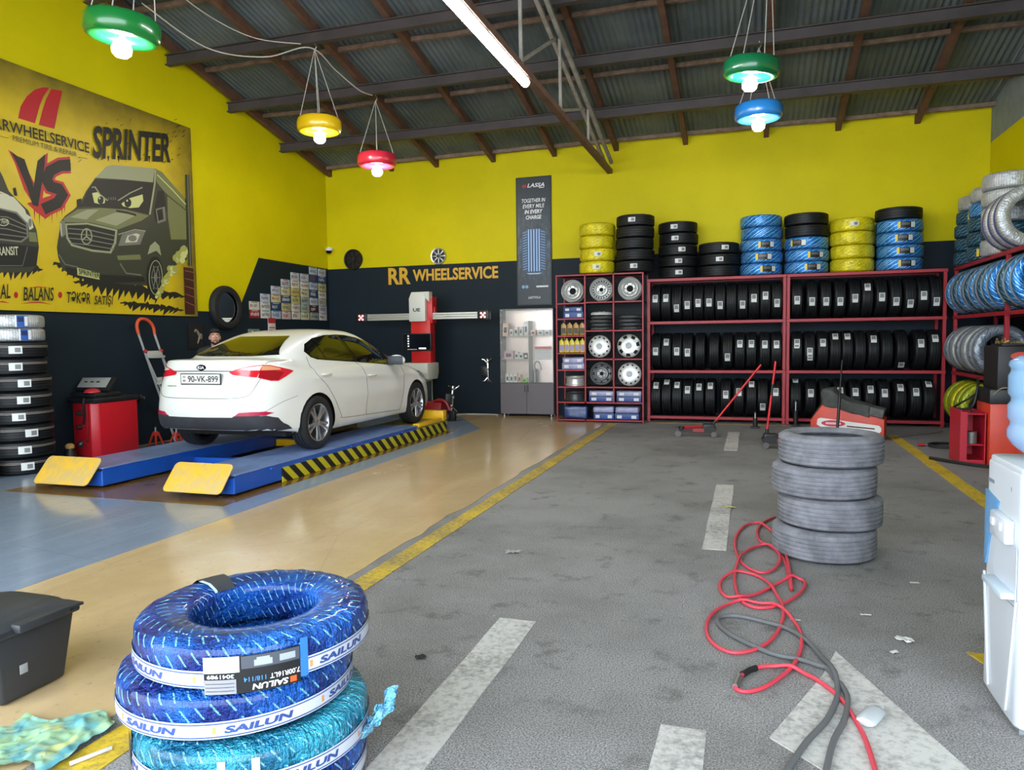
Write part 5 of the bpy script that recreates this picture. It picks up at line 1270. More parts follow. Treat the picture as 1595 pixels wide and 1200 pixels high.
# ================================================================== glass display cabinet
GX0, GX1, GY0, GY1 = -4.575, -3.52, 13.38, 13.72
cab = thing('display_cabinet', 'tall grey display cabinet with glass doors standing under the banner', 'cabinet', ((GX0+GX1)/2, (GY0+GY1)/2, 0))
cx_, cy_ = (GX0+GX1)/2, (GY0+GY1)/2
CG = mat('cabinet_grey_laminate', (104, 98, 102), 0.5); CL_ = mat('cabinet_light_board', (196, 190, 184), 0.5)
def cbox(name, a, b_, m_, par=None, bev=0.002): return MB().box2((a[0]-cx_, a[1]-cy_, a[2]), (b_[0]-cx_, b_[1]-cy_, b_[2]), bev=bev, seg=1).build(name, m_, par or cab, smooth=0)
cbox('base_body', (GX0, GY0+0.02, 0.05), (GX1, GY1, 0.64), CG)
mid = (GX0+GX1)/2-0.0
for s, (a, b_) in enumerate(((GX0+0.003, mid-0.003), (mid+0.003, GX1-0.003))):
    d = cbox('door', (a, GY0, 0.055), (b_, GY0+0.018, 0.635), CG)
    hx = mid-0.03 if s == 0 else mid+0.03
    MB().cyl((hx-cx_, GY0-0.02-cy_, 0.47), (hx-cx_, GY0-0.02-cy_, 0.60), 0.007).build('handle', BLACKPL, d)
for x in (GX0+0.06, GX1-0.06):
    for y in (GY0+0.05, GY1-0.05): MB().cyl((x-cx_, y-cy_, 0), (x-cx_, y-cy_, 0.05), 0.018).build('foot', STEEL, cab)
cbox('side_panel', (GX0, GY0+0.02, 0.64), (GX0+0.016, GY1, 2.05), CG); cbox('side_panel', (GX1-0.016, GY0+0.02, 0.64), (GX1, GY1, 2.05), CG)
cbox('top_panel', (GX0, GY0+0.02, 2.034), (GX1, GY1, 2.05), CG)
cbox('mirrored_back', (GX0+0.016, GY1-0.012, 0.64), (GX1-0.016, GY1-0.004, 2.034), mat('pale_mirror_back', (240, 218, 206), 0.25, 0.35))
DX = -4.02
cbox('divider', (DX-0.008, GY0+0.04, 0.64), (DX+0.008, GY1-0.012, 1.82), CL_)
shz = [0.645, 1.10, 1.545]
for z in shz[1:]: cbox('glass_shelf', (GX0+0.018, GY0+0.04, z-0.012), (DX-0.009, GY1-0.014, z), CL_)
cbox('glass_shelf', (DX+0.009, GY0+0.04, 1.533), (GX1-0.018, GY1-0.014, 1.545), CL_)
for a, b_ in ((GX0+0.002, mid-0.002), (mid+0.002, GX1-0.002)):
    g = cbox('glass_door', (a, GY0+0.006, 0.645), (b_, GY0+0.011, 2.045), GLASS)
    for z in (0.75, 1.40, 1.93):
        hx = a+0.03 if a < mid-0.1 else b_-0.03
        MB().cyl((hx-cx_, GY0+0.002-cy_, z), (hx-cx_, GY0-0.004-cy_, z), 0.012).build('hinge_button', STEEL, g)
SMALLBOX = [mat('small_box_white', (214, 212, 206), 0.5), mat('small_box_black', (40, 40, 42), 0.5), mat('small_box_peach', (214, 176, 150), 0.5), mat('small_box_pink', (190, 150, 160), 0.5), mat('small_box_lime', (140, 190, 60), 0.5)]
def shop_box(x, z, w, h, mi, label, y=GY0+0.12, d=0.09):
    t = MB().box((0, 0, h/2), (w, d, h), bev=0.003).build('small_carton', SMALLBOX[mi], None, label=label, cat='box', group='small boxes in the glass cabinet', loc=(x, y, z+0.0005))
    MB().box((0, -d/2-0.0006, h*0.45), (w*0.55, 0.001, h*0.42)).build('printed_picture', SMALLBOX[1 if mi != 1 else 0], t, smooth=0)
x = GX0+0.09
for k, (w, h, mi) in enumerate(((0.11, 0.24, 2), (0.07, 0.12, 0), (0.075, 0.16, 0), (0.075, 0.17, 0), (0.085, 0.26, 0))):
    shop_box(x, 1.545, w, h, mi, f"{('peach', 'short white', 'white', 'white', 'tall white')[k]} box, {ORD[k]} from left on the top left cabinet shelf"); x += w/2+0.062
for k, (xx, w, h, mi) in enumerate(((GX0+0.15, 0.19, 0.15, 3), (GX0+0.31, 0.075, 0.13, 0), (GX0+0.40, 0.075, 0.11, 0), (GX0+0.495, 0.08, 0.11, 1))):
    shop_box(xx, 1.10, w, h, mi, f"{('wide pink', 'white', 'short white', 'black and white')[k]} box, {ORD[k]} from left on the middle left cabinet shelf")
for k, (xx, w, h, mi) in enumerate(((GX0+0.12, 0.07, 0.17, 0), (GX0+0.20, 0.07, 0.17, 0), (GX0+0.28, 0.07, 0.18, 0), (GX0+0.36, 0.06, 0.15, 2), (GX0+0.46, 0.11, 0.09, 4))):
    shop_box(xx, 0.645, w, h, mi, f"{('white', 'white', 'white', 'peach', 'lime green')[k]} box, {ORD[k]} from left on the lowest left cabinet shelf")
for k, xx in enumerate((DX+0.09, DX+0.23, DX+0.36)): shop_box(xx, 1.545, 0.095, 0.10, (2, 0, 0)[k], f"small {('peach', 'white', 'white')[k]} box, {ORD[k]} from left on the right cabinet shelf")
pc = thing('price_chart', 'white wall chart with red heading inside the right half of the cabinet', 'chart', (-3.80, GY1-0.02, 1.20))
MB().box((0, 0, 0), (0.34, 0.004, 0.26)).build('sheet', SMALLBOX[0], pc, smooth=0); MB().box((0, -0.0026, 0.105), (0.34, 0.001, 0.05)).build('heading', mat('chart_red', (206, 96, 90), 0.5), pc, smooth=0)
for k in range(4): MB().box((0, -0.0026, 0.055-k*0.045), (0.30, 0.001, 0.004)).build('rule', mat('chart_rule', (150, 140, 136), 0.5), pc, smooth=0)
gj = thing('grease_gun', 'grey hand pump standing in the lower right of the glass cabinet', 'hand pump', (-3.93, GY0+0.16, 0.6455))
MB().cyl((0, 0, 0), (0, 0, 0.26), 0.042).build('barrel', mat('pump_grey', (118, 116, 114), 0.4, 0.5), gj); b = MB(); b.tube(smooth_path([(0, 0, 0.25), (0.0, 0, 0.36), (0.06, 0, 0.40), (0.11, 0, 0.34), (0.13, 0, 0.24)], 6), 0.012, 8); b.build('spout', mat('pump_grey', (0, 0, 0)), gj)

# ================================================================== wheel alignment tower
tw = thing('alignment_tower', 'red and white wheel alignment tower with a wide camera beam before the back wall', 'alignment machine', (-5.98, 12.95, 0))
TWHITE = mat('machine_white', (204, 206, 196), 0.4)
MB().box2((-0.20, -0.10, 1.00), (0.20, 0.12, 1.86), bev=0.006).build('column', REDPAINT, tw)
MB().box2((-0.06, -0.08, 1.80), (0.24, 0.14, 2.30), bev=0.006).build('column_back', REDPAINT, tw)
b = MB(); b.prism([(-0.205, 1.835), (0.13, 1.835), (0.13, 2.24), (0.13, 2.27), (0.09, 2.39), (-0.15, 2.39), (-0.205, 2.27)], 0.16, MX(0, 0.0, 0), bev=0.008); b.build('head_cover', TWHITE, tw)
b = MB(); b.prism([(0.13, 2.27), (0.21, 2.20), (0.21, 2.39), (0.09, 2.39)], 0.15, MX(0, 0.0, 0)); b.build('head_side', TWHITE, tw)
b = MB(); b.text('UE', width=0.15, height=0.065, bold=0.03, fn=MX(-0.12, -0.1625, 2.02)); b.build('head_lettering', INK, tw, smooth=0)
bm_ = MB()
for k in range(3): bm_.box((0.0, -0.03, 1.89+0.042*k), (2.30, 0.07, 0.040), bev=0.006)
bm_.build('camera_beam', mat('beam_aluminium', (186, 186, 176), 0.4, 0.3), tw)
for s in (-1, 1):
    pod = MB().box((s*1.265, -0.04, 1.93), (0.23, 0.12, 0.17), bev=0.015).build('camera_pod', BLACKPL, tw)
    for k in range(5):
        dx, dz = ((0, 0), (1, 1), (-1, 1), (1, -1), (-1, -1))[k]
        MB().cyl((s*1.265+dx*0.035, -0.098, 1.93+dz*0.035), (s*1.265+dx*0.035, -0.104, 1.93+dz*0.035), 0.021, seg=12).build('infrared_led', mat('led_pink', (255, 190, 190), 0.3, emit=(255, 120, 120), estr=2.0), pod)
MB().box2((0.18, 0.0, 1.86), (0.26, 0.1, 2.10), bev=0.006).build('beam_slide', REDPAINT, tw)
mon = MB().box2((-0.36, -0.16, 1.28), (0.24, -0.10, 1.61), bev=0.008).build('monitor', BLACKPL, tw)
MB().box2((-0.345, -0.162, 1.30), (0.225, -0.159, 1.595)).build('screen', mat('dark_screen', (14, 18, 26), 0.1), mon, smooth=0)
for k in range(5): MB().box((-0.23, -0.163, 1.56-k*0.048), (0.03, 0.002, 0.024)).build('screen_icon', mat('screen_icon_white', (220, 224, 230), 0.5, emit=(220, 226, 235), estr=0.6), mon, smooth=0)
MB().box((0.06, -0.163, 1.325), (0.15, 0.002, 0.03)).build('screen_caption', mat('screen_icon_white', (0, 0, 0)), mon, smooth=0)
for k in range(8): MB().box((-0.24+k*0.025, -0.163, 1.307), (0.008, 0.002, 0.012)).build('screen_icon', mat('screen_icon_white', (0, 0, 0)), mon, smooth=0)
b = MB(); b.prism([(-0.26, 0.86), (-0.26, 1.05), (0.26, 1.05), (0.26, 0.86), (0.20, 0.74), (-0.20, 0.74)], 0.62, Matrix(((0, 0, 1, -0.38), (-1, 0, 0, -0.08), (0, 1, 0, 0), (0, 0, 0, 1))), bev=0.01); b.build('keyboard_desk', TWHITE, tw)
cbm = MB(); cbm.box2((-0.36, -0.30, 0.06), (0.14, 0.10, 0.745), bev=0.008); cab2 = cbm.build('cabinet_body', TWHITE, tw)
MB().box2((-0.30, -0.304, 0.10), (0.08, -0.299, 0.70)).build('cabinet_door', mat('smoky_door', (70, 84, 84), 0.15), tw, smooth=0)
MB().box2((0.139, -0.22, 0.12), (0.143, 0.04, 0.70)).build('side_window', mat('smoky_door', (0, 0, 0)), cab2, smooth=0)
for x in (-0.3, 0.08):
    for y in (-0.24, 0.04): MB().cyl((x, y, 0), (x, y, 0.065), 0.03).build('castor', BLACKPL, tw)
tb = thing('tool_trolley', 'low dark red wheeled tool base beside the yellow wheel stop', 'trolley', (-5.45, 12.32, 0))
MB().box2((-0.34, -0.16, 0.07), (0.16, 0.16, 0.36), bev=0.02).build('body', mat('dark_red_paint', (150, 22, 30), 0.35), tb)
b = MB(); b.tube(smooth_path([(0.0, -0.1, 0.36), (0.12, -0.12, 0.40), (0.24, -0.12, 0.36), (0.30, -0.1, 0.22)], 6), 0.03, 8); b.build('arm', mat('dark_red_paint', (0, 0, 0)), tb)
for x in (-0.28, 0.1):
    for y in (-0.1, 0.1): MB().cyl((x, y-0.02, 0.036), (x, y+0.02, 0.036), 0.035).build('castor', BLACKPL, tb)
CHROME = mat('chrome', (220, 222, 224), 0.15, 1.0)
def wheel_clamp(pos, rot, label, on_wall):
    t = thing('wheel_clamp', label, 'clamp', pos, rot, group='chrome wheel clamps')
    MB().box((0, -0.02, 0), (0.04, 0.03, 0.46), bev=0.005).build('slide_rail', CHROME, t)
    MB().box((-0.07, -0.04, -0.02), (0.13, 0.05, 0.20), bev=0.012).build('target_plate', BLACKPL, t)
    for z, s in ((0.22, 1), (-0.22, -1)):
        b = MB(); b.tube([(0.0, -0.03, z*0.65), (0.05, -0.06, z*0.9), (0.10, -0.06, z*1.06)], 0.012, 8); b.tube([(0.0, -0.03, z*0.65), (-0.05, -0.06, z*0.95), (-0.10, -0.06, z)], 0.012, 8); b.build('claw', CHROME, t)
    MB().cyl((0, -0.03, 0.02), (0, -0.09, 0.02), 0.022).build('knob', CHROME, t)
wheel_clamp((-4.95, BACK-0.01, 0.87), (0, 0, 0), 'chrome and black wheel clamp hung on the slate wall beside the cabinet', True)
wheel_clamp((-5.17, 12.40, 0.42), (0.0, 0.1, 0.6), 'chrome wheel clamp standing on the red tool base', False)
MB().box2((-5.23, 12.34, 0.0), (-5.11, 12.46, 0.19), bev=0.01).build('clamp_stand', BLACKPL, label='short black stand under the chrome clamp by the tool base', cat='stand')
cable('floor_cable', [(-5.66, 13.0, 0.012), (-5.4, 13.5, 0.012), (-5.0, 13.6, 0.012), (-4.7, 13.55, 0.012), (-4.62, 13.3, 0.012)], 0.006, WHITEPL, 'thin pale cable along the foot of the slate back wall')
# ================================================================== wheel balancer, ladder, stands on the left
bal = thing('wheel_balancer', 'red wheel balancer with a black tray and control panel against the left wall', 'wheel balancer', (-8.2, 7.66, 0))
b = MB(); b.prism([(-0.22, -0.30), (0.14, -0.36), (0.21, -0.28), (0.21, 0.34), (-0.22, 0.34)], 0.70, Matrix.Translation((0, 0, 0.03)), bev=0.012); b.build('body', mat('balancer_red', (196, 22, 36), 0.4, var=0.06), bal)
MB().box2((-0.23, -0.37, 0.73), (0.23, 0.36, 0.80), bev=0.02).build('weight_tray', BLACKPL, bal)
MB().box2((-0.22, -0.33, 0.80), (0.20, 0.10, 0.86), bev=0.02).build('tray_rim', BLACKPL, bal)
pn = MB().box((-0.02, -0.10, 0.955), (0.50, 0.06, 0.22), Euler((-0.75, 0, 0.15)), bev=0.01).build('control_panel', BLACKPL, bal)
MB().box((-0.025, -0.125, 0.985), (0.42, 0.004, 0.165), Euler((-0.75, 0, 0.15)), bev=0.001).build('keypad', mat('keypad_grey', (148, 150, 146), 0.5), pn)
for k in range(3): MB().box((-0.15+k*0.09, -0.138+0.012*k, 0.995), (0.045, 0.004, 0.02), Euler((-0.75, 0, 0.15))).build('readout', INK, pn, smooth=0)
MB().ball((0.08, -0.26, 0.865), 0.10, 20, 0.55, True).build('red_cover', mat('red_cover', (190, 40, 50), 0.4), bal)
for k, z in enumerate((0.60, 0.42, 0.20)):
    MB().lathe([(0.036+0.012*(k == 2), 0), (0.034+0.012*(k == 2), 0.02), (0.02, 0.05), (0.001, 0.055)], 20, MX(-0.06, -0.335, z)).build('cone', mat('cone_steel', (72, 72, 74), 0.35, 0.7), bal)
MB().cyl((0.05, 0.34, 0.72), (0.05, 0.62, 0.72), 0.022).build('shaft', STEEL, bal); MB().cyl((0.05, 0.50, 0.72), (0.05, 0.56, 0.72), 0.06).build('lock_nut', DARKMETAL, bal)
b = MB(); b.tube(smooth_path([(0.05, -0.36, 0.80), (0.06, -0.39, 0.70), (0.05, -0.375, 0.55), (0.03, -0.375, 0.46)], 6), 0.014, 8); b.build('caliper_strap', BLACKPL, bal)
b = MB(); b.tube(smooth_path([(0.10, -0.37, 0.70), (0.10, -0.37, 0.45), (0.085, -0.37, 0.27)], 6), 0.004, 6); b.ball((0.085, -0.375, 0.25), 0.018, 10); b.build('hanging_cord', BLACKPL, bal)
ld = thing('step_ladder', 'aluminium step ladder with orange top hoop leaning on the left wall', 'ladder', (-8.2, 8.85, 0))
A0, A1 = Vector((0.06, 0.0, 0.0)), Vector((-0.17, -0.39, 1.62)); OFF = Vector((0.0, 0.30, 0.0))
ALU = mat('ladder_aluminium', (186, 188, 188), 0.35, 0.6)
for o_ in (Vector(), OFF):
    MB().tube([A0+o_, A1+o_], 0.017, 8).build('rail', ALU, ld)
    MB().tube([A0+o_+Vector((0.10, 0.07, 0)), lerp(A0+o_, A1+o_, 0.82)], 0.013, 8).build('rear_rail', ALU, ld)
    MB().ball(lerp(A0+o_, A1+o_, 0.85)+Vector((0.02, 0, 0)), 0.028, 12).build('hinge_cap', mat('hinge_red', (190, 44, 40), 0.4), ld)
pts = [A1+Vector((0, 0, 0)), A1+Vector((-0.01, -0.015, 0.12)), A1+OFF*0.2+Vector((-0.01, -0.04, 0.20)), A1+OFF*0.5+Vector((-0.01, -0.055, 0.225)), A1+OFF*0.8+Vector((-0.01, -0.04, 0.20)), A1+OFF+Vector((-0.01, -0.015, 0.12)), A1+OFF]
MB().tube(smooth_path(pts, 6), 0.023, 10).build('grip_hoop', mat('orange_grip', (206, 78, 38), 0.5), ld)
for q in (0.16, 0.36, 0.56, 0.80):
    c = lerp(A0, A1, q)+OFF*0.5
    MB().box(c+Vector((0.02, 0, 0)), (0.09, 0.29, 0.035), Euler((0, 0.1, 0)), bev=0.005).build('step', mat('step_grey', (176, 176, 166), 0.5), ld)
    MB().box(c+Vector((0.012, 0.0, 0.05)), (0.02, 0.285, 0.07), bev=0.004).build('step_guard', mat('step_grey', (0, 0, 0)), ld)
def jack_stand(pos, label, h=0.24):
    t = thing('jack_stand', label, 'jack stand', pos, group='red jack stands by the ladder')
    mr_ = mat('stand_red', (190, 52, 40), 0.45)
    for k in range(4):
        a = pi/4+k*pi/2; b = MB(); b.tube([(0.10*cos(a), 0.10*sin(a), 0.0), (0.03*cos(a), 0.03*sin(a), h*0.8)], 0.014, 4); b.build('leg', mr_, t)
    MB().lathe([(0.045, h*0.62), (0.035, h*0.85), (0.001, h*0.86)], 12).build('collar', mr_, t)
    MB().cyl((0, 0, h*0.8), (0, 0, h*1.15), 0.014).build('ratchet_bar', STEEL, t); MB().box((0, 0, h*1.17), (0.06, 0.05, 0.02), bev=0.004).build('saddle', DARKMETAL, t)
jack_stand((-8.18, 8.50, 0.012), 'red jack stand behind the balancer, the left one by the ladder')
jack_stand((-7.92, 8.62, 0.012), 'red jack stand behind the balancer, the right one by the ladder', 0.22)
jr = thing('grease_jar', 'dark jar with tan lid on the floor before the balancer', 'jar', (-8.22, 7.12, 0.009))
b = MB(); b.lathe([(0.001, 0), (0.075, 0), (0.08, 0.02), (0.07, 0.10), (0.045, 0.15), (0.045, 0.17)], 20); b.build('body', BLACKPL, jr); MB().lathe([(0.05, 0.165), (0.055, 0.20), (0.03, 0.225), (0.001, 0.225)], 20).build('lid', mat('tan_lid', (196, 156, 84), 0.5), jr)

# ================================================================== tools on the asphalt before the racks
def floor_jack(pos, rz, label, ang=0.9, hl=1.05, bright=True):
    t = thing('floor_jack', label, 'floor jack', pos, (0, 0, rz), group='floor jacks before the tyre racks')
    JB = mat('jack_black', (40, 38, 38), 0.5, 0.3); JR = mat('jack_red', (150, 34, 36), 0.45)
    for s in (-1, 1):
        b = MB(); b.prism([(-0.30, 0.06), (0.26, 0.06), (0.28, 0.12), (0.22, 0.17), (0.06, 0.13), (-0.26, 0.09)], 0.012, Matrix.Translation((0, s*0.09+0.006, 0)) @ Matrix.Rotation(pi/2, 4, 'X'), bev=0.002); b.build('side_plate', JB, t, smooth=0)
        MB().cyl((-0.27, s*0.11-0.02, 0.045), (-0.27, s*0.11+0.02, 0.045), 0.045).build('front_wheel', mat('jack_wheel', (96, 92, 88), 0.5, 0.4), t)
        MB().cyl((0.24, s*0.10-0.015, 0.04), (0.24, s*0.10+0.015, 0.04), 0.04).build('castor', mat('jack_wheel', (0, 0, 0)), t)
        MB().box((0.02, s*0.104, 0.10), (0.16, 0.004, 0.05)).build('decal', JR, t, smooth=0)
    MB().box2((0.08, -0.07, 0.06), (0.26, 0.07, 0.19), bev=0.02).build('pump_block', JB, t)
    b = MB(); b.tube([(0.08, 0, 0.14), (-0.20, 0, 0.115)], 0.035, 6); b.build('lift_arm', JR, t); MB().cyl((-0.22, 0, 0.11), (-0.22, 0, 0.14), 0.05).build('saddle', DARKMETAL, t)
    p0 = Vector((0.22, 0, 0.17)); d = Vector((cos(ang), 0, sin(ang)))
    MB().cyl(p0, p0+d*0.08, 0.022).build('handle_socket', JB, t); MB().cyl(p0+d*0.07, p0+d*hl, 0.015).build('handle', mat('jack_handle_red', (206, 30, 34), 0.35), t)
    MB().cyl(p0+d*(hl-0.45), p0+d*(hl-0.30), 0.0165).build('handle_grip', BLACKPL if not bright else REDPAINT, t)
floor_jack((-0.76, 11.25, 0.004), 0.06, 'low black floor jack with long red handle slanting up to the right', 0.92, 1.12)
floor_jack((0.42, 10.32, 0.004), pi+0.1, 'floor jack with upright red handle, half hidden by the grey stack', 1.68, 0.98, False)
pb = thing('pry_bar', 'long black pry bar standing upright before the orange red machine', 'bar', (1.13, 11.02, 0))
MB().cyl((0, 0, 0.004), (0.045, 0.12, 0.62), 0.02).build('grip', BLACKPL, pb); MB().cyl((0.045, 0.12, 0.62), (0.08, 0.215, 1.13), 0.012).build('shaft', DARKMETAL, pb)
def bottle_jack(pos, h, label, m_):
    t = thing('bottle_jack', label, 'jack', pos)
    MB().box((0, 0, 0.01), (0.14, 0.12, 0.02), bev=0.004).build('base', m_, t); MB().cyl((0, 0, 0.02), (0, 0, h*0.6), 0.038).build('cylinder', m_, t)
    MB().cyl((0, 0, h*0.6), (0, 0, h*0.94), 0.016).build('piston', STEEL, t); MB().cyl((0, 0, h*0.94), (0, 0, h), 0.03).build('head', DARKMETAL, t)
bottle_jack((0.07, 12.45, 0.004), 0.26, 'small black bottle jack on the yellow line before the left rack', BLACKPL)
bottle_jack((0.70, 12.86, 0.004), 0.42, 'slim grey bottle jack before the right rack', DARKMETAL)
slp = thing('shop_machine', 'orange red sloping machine under a dark dusty cover before the right rack', 'machine', (1.36, 11.62, 0), (0, 0, -0.22))
ORED = mat('orange_red_paint', (204, 62, 38), 0.45, var=0.1)
b = MB(); b.prism([(-0.50, 0.01), (0.47, 0.01), (0.47, 0.30), (-0.33, 0.50), (-0.50, 0.25)], 0.42, MX(0, 0.21, 0), bev=0.015); b.build('body', ORED, slp)
b = MB(); b.prism([(-0.36, 0.16), (0.40, 0.10), (0.43, 0.13), (0.43, 0.18), (0.40, 0.21), (-0.36, 0.29), (-0.40, 0.27), (-0.41, 0.19)], 0.004, MX(0, -0.2125, 0)); b.build('badge', mat('badge_white', (222, 220, 214), 0.5), slp, smooth=0)
b = MB(); b.lathe([(0.001, 0), (1, 0)], 24, MX(-0.19, -0.218, 0.215) @ Matrix.Diagonal((0.16, 0.045, 1, 1))); b.build('badge_emblem', mat('badge_red', (196, 40, 60), 0.5), slp, smooth=0, recalc=False)
b = MB(); b.box((-0.19, -0.2185, 0.215), (0.2, 0.001, 0.03)); b.build('emblem_stripe', mat('badge_pink', (232, 180, 184), 0.5), slp, smooth=0)
b = MB(); b.box((0.17, -0.2175, 0.172), (0.36, 0.001, 0.02), Euler((0, 0.06, 0))); b.build('badge_lettering', mat('badge_dark', (84, 40, 40), 0.5), slp, smooth=0)
b = MB(); b.box((0, 0, 0), (0.64, 0.46, 0.16), bev=0.03, seg=2)
bmesh.ops.subdivide_edges(b.bm, edges=[e for e in b.bm.edges if e.calc_length() > 0.06], cuts=5, use_grid_fill=True)
for v in b.bm.verts:
    v.co.z += 0.10*math.exp(-((v.co.x+0.22)/0.12)**2)*(1 if v.co.z > 0 else 0) - 0.25*(v.co.x+0.1) - 0.02
    v.co += Vector((noise.noise(v.co*11), noise.noise(v.co*11+Vector((3, 0, 0))), noise.noise(v.co*9)))*0.03
b.build('dust_cover', mat('dusty_dark_cloth', (74, 76, 72), 0.9, var=0.35, vscale=8), slp, loc=(-0.03, 0.0, 0.52))
MB().box((0.32, -0.02, 0.40), (0.28, 0.40, 0.12), Euler((0, 0.22, 0)), bev=0.015).build('hose_box', mat('dusty_grey_box', (92, 94, 90), 0.8, var=0.3, vscale=14), slp)
b = MB(); b.tube([(-0.36, 0.21, 0.52), (-0.53, 0.21, 0.24)], 0.02, 6); b.build('edge_bar', DARKMETAL, slp)

# machine and red cupboard on the right
mc = thing('tyre_changer', 'red tyre changer column with black upper housing by the right wall rack', 'machine', (2.83, 9.62, 0))
MB().box2((-0.30, -0.22, 0.0), (0.10, 0.30, 0.70), bev=0.012).build('base_column', ORED, mc)
MB().box2((-0.31, -0.23, 0.70), (0.11, 0.31, 0.86), bev=0.01).build('black_band', BLACKPL, mc)
MB().box2((-0.24, -0.22, 0.86), (0.10, 0.30, 1.34), bev=0.012).build('upper_housing', mat('housing_black', (28, 27, 28), 0.5), mc)
b = MB(); b.lathe([(0.001, 0.0), (1, 0.0)], 28, MX(-0.02, -0.222, 1.23) @ Matrix.Diagonal((0.10, 0.045, 1, 1))); b.build('oval_badge', mat('badge_orange', (206, 70, 50), 0.4), mc, smooth=0, recalc=False)
b = MB(); b.tube(smooth_path([(-0.28, -0.24, 0.80), (-0.20, -0.27, 0.88), (-0.05, -0.27, 0.86), (0.06, -0.24, 0.80)], 6), 0.008, 6); b.build('hose', mat('beige_hose', (130, 120, 96), 0.6), mc)
rp_ = random.Random(8)
tw_ = thing('tool_tray', 'tray of loose brass fittings on the black housing at right', 'tray', (2.76, 9.62, 1.342))
MB().box2((-0.13, -0.2, 0.0), (0.17, 0.2, 0.02), bev=0.004).build('tray', DARKMETAL, tw_)
for k in range(12):
    p = Vector((rp_.uniform(-0.11, 0.14), rp_.uniform(-0.18, 0.15), 0.03)); d = Vector((rp_.uniform(-1, 1), rp_.uniform(-1, 1), rp_.uniform(0, 0.8))).normalized()*rp_.uniform(0.03, 0.08)
    MB().cyl(p, p+d, rp_.uniform(0.006, 0.013), seg=8).build('fitting', mat('brass', (176, 150, 90), 0.4, 0.6), tw_)
rc = thing('red_cupboard', 'small open red metal cupboard with a grey can inside, right floor', 'cupboard', (2.385, 9.62, 0))
CR = mat('crimson_paint', (180, 20, 44), 0.45)
for a_, b_, nm in (((-0.13, -0.17, 0), (-0.115, 0.30, 0.62), 'side_panel'), ((0.11, -0.17, 0), (0.125, 0.30, 0.60), 'side_panel'), ((-0.115, 0.285, 0), (0.11, 0.30, 0.60), 'back_panel'), ((-0.115, -0.17, 0.57), (0.11, 0.285, 0.585), 'top_panel'),
                   ((-0.115, -0.16, 0.22), (0.11, 0.285, 0.235), 'shelf'), ((-0.115, -0.17, 0.0), (0.11, 0.285, 0.06), 'base_panel')):
    MB().box2(a_, b_, bev=0.003, seg=1).build(nm, CR, rc, smooth=0)
MB().box2((-0.13, -0.172, 0.0), (-0.06, -0.17, 0.60)).build('front_edge', CR, rc, smooth=0)
cn = MB(); cn.lathe([(0.001, 0), (0.055, 0), (0.055, 0.13), (0.05, 0.135), (0.001, 0.135)], 24); cn.build('tin_can', mat('can_grey', (120, 116, 112), 0.4, 0.4), label='grey tin can on the shelf of the red cupboard', cat='can', loc=(2.395, 9.56, 0.236))
RUBH = mat('hose_black', (24, 24, 26), 0.55)
cable('air_hose', [(2.40, 9.60, 0.60), (2.42, 9.75, 0.66), (2.55, 9.9, 0.80), (2.50, 10.05, 0.72), (2.35, 10.05, 0.62), (2.30, 9.92, 0.60), (2.45, 9.80, 0.63), (2.52, 9.85, 0.88), (2.56, 10.02, 0.95)], 0.014, RUBH, 'tangled black air hose draped over the red cupboard', 'hose')
def coil(cx, cy, R, n, r, m_, label, sq=0.7):
    pts = [(cx+R*(1+0.13*noise.noise(Vector((k*0.13, 2, 0))))*cos(k*0.35), cy+sq*R*(1+0.18*noise.noise(Vector((k*0.11, 7, 0))))*sin(k*0.35), 0.014+0.004*(k//18)+0.006*sin(k*0.9)**2) for k in range(n)]
    return cable('air_hose', pts, r, m_, label, 'hose', 4)
coil(2.50, 10.85, 0.27, 86, 0.011, RUBH, 'coiled black hose on the asphalt before the right wall rack')
cable('air_hose', [(1.95, 11.6, 0.014), (2.2, 11.9, 0.014), (2.5, 12.2, 0.014), (2.75, 12.5, 0.014)], 0.009, mat('grey_pipe', (120, 112, 110), 0.5), 'thin grey pipe lying near the foot of the right rack', 'pipe')
cable('air_hose', [(2.02, 9.75, 0.02), (2.16, 9.55, 0.022), (2.35, 9.35, 0.02), (2.55, 9.2, 0.02)], 0.022, RUBH, 'thick black hose on the floor in front of the red cupboard', 'hose')
cl = thing('hose_coupling', 'small red hose coupling at the end of the coiled hose', 'coupling', (2.16, 10.86, 0.025)); MB().cyl((-0.06, 0, 0), (0.03, 0, 0), 0.02).build('body', mat('coupling_red', (170, 30, 40), 0.4), cl)
MB().cyl((0.03, 0, 0), (0.07, 0, 0), 0.013).build('tip', STEEL, cl)
# ================================================================== foreground: film-wrapped tyre stack
m = bpy.data.materials.new('royal_blue_film'); t = NT(m); uv = t.xyz(t.uv()); ob = t.obj()
p = t.math('FRACT', t.math('ADD', t.math('MULTIPLY', uv[0], 46.0), t.math('MULTIPLY', uv[1], 15.0)))
q = t.math('FRACT', t.math('SUBTRACT', t.math('MULTIPLY', uv[1], 16.0), t.math('MULTIPLY', uv[0], 7.0)))
dash = t.math('MULTIPLY', t.math('LESS_THAN', p, 0.13), t.math('LESS_THAN', q, 0.62))
pw = t.node('ShaderNodeCombineXYZ'); t.link(t.math('MULTIPLY', uv[0], 150.0), pw.inputs[0]); t.link(t.math('MULTIPLY', uv[1], 7.0), pw.inputs[1])
wr = t.noise(pw.outputs[0], 1.0, 4, 0.65); big = t.noise(ob, 5.0, 3, 0.6)
c = t.mix(t.ramp(big, 0.38, 0.66), lin((14, 38, 122)), lin((24, 104, 204)))
c = t.mix(dash, c, lin((126, 204, 240)))
t.base(c); t.b.inputs['Metallic'].default_value = 0.55; t.b.inputs['Roughness'].default_value = 0.24; t.b.inputs['Coat Weight'].default_value = 0.5; t.b.inputs['Coat Roughness'].default_value = 0.1
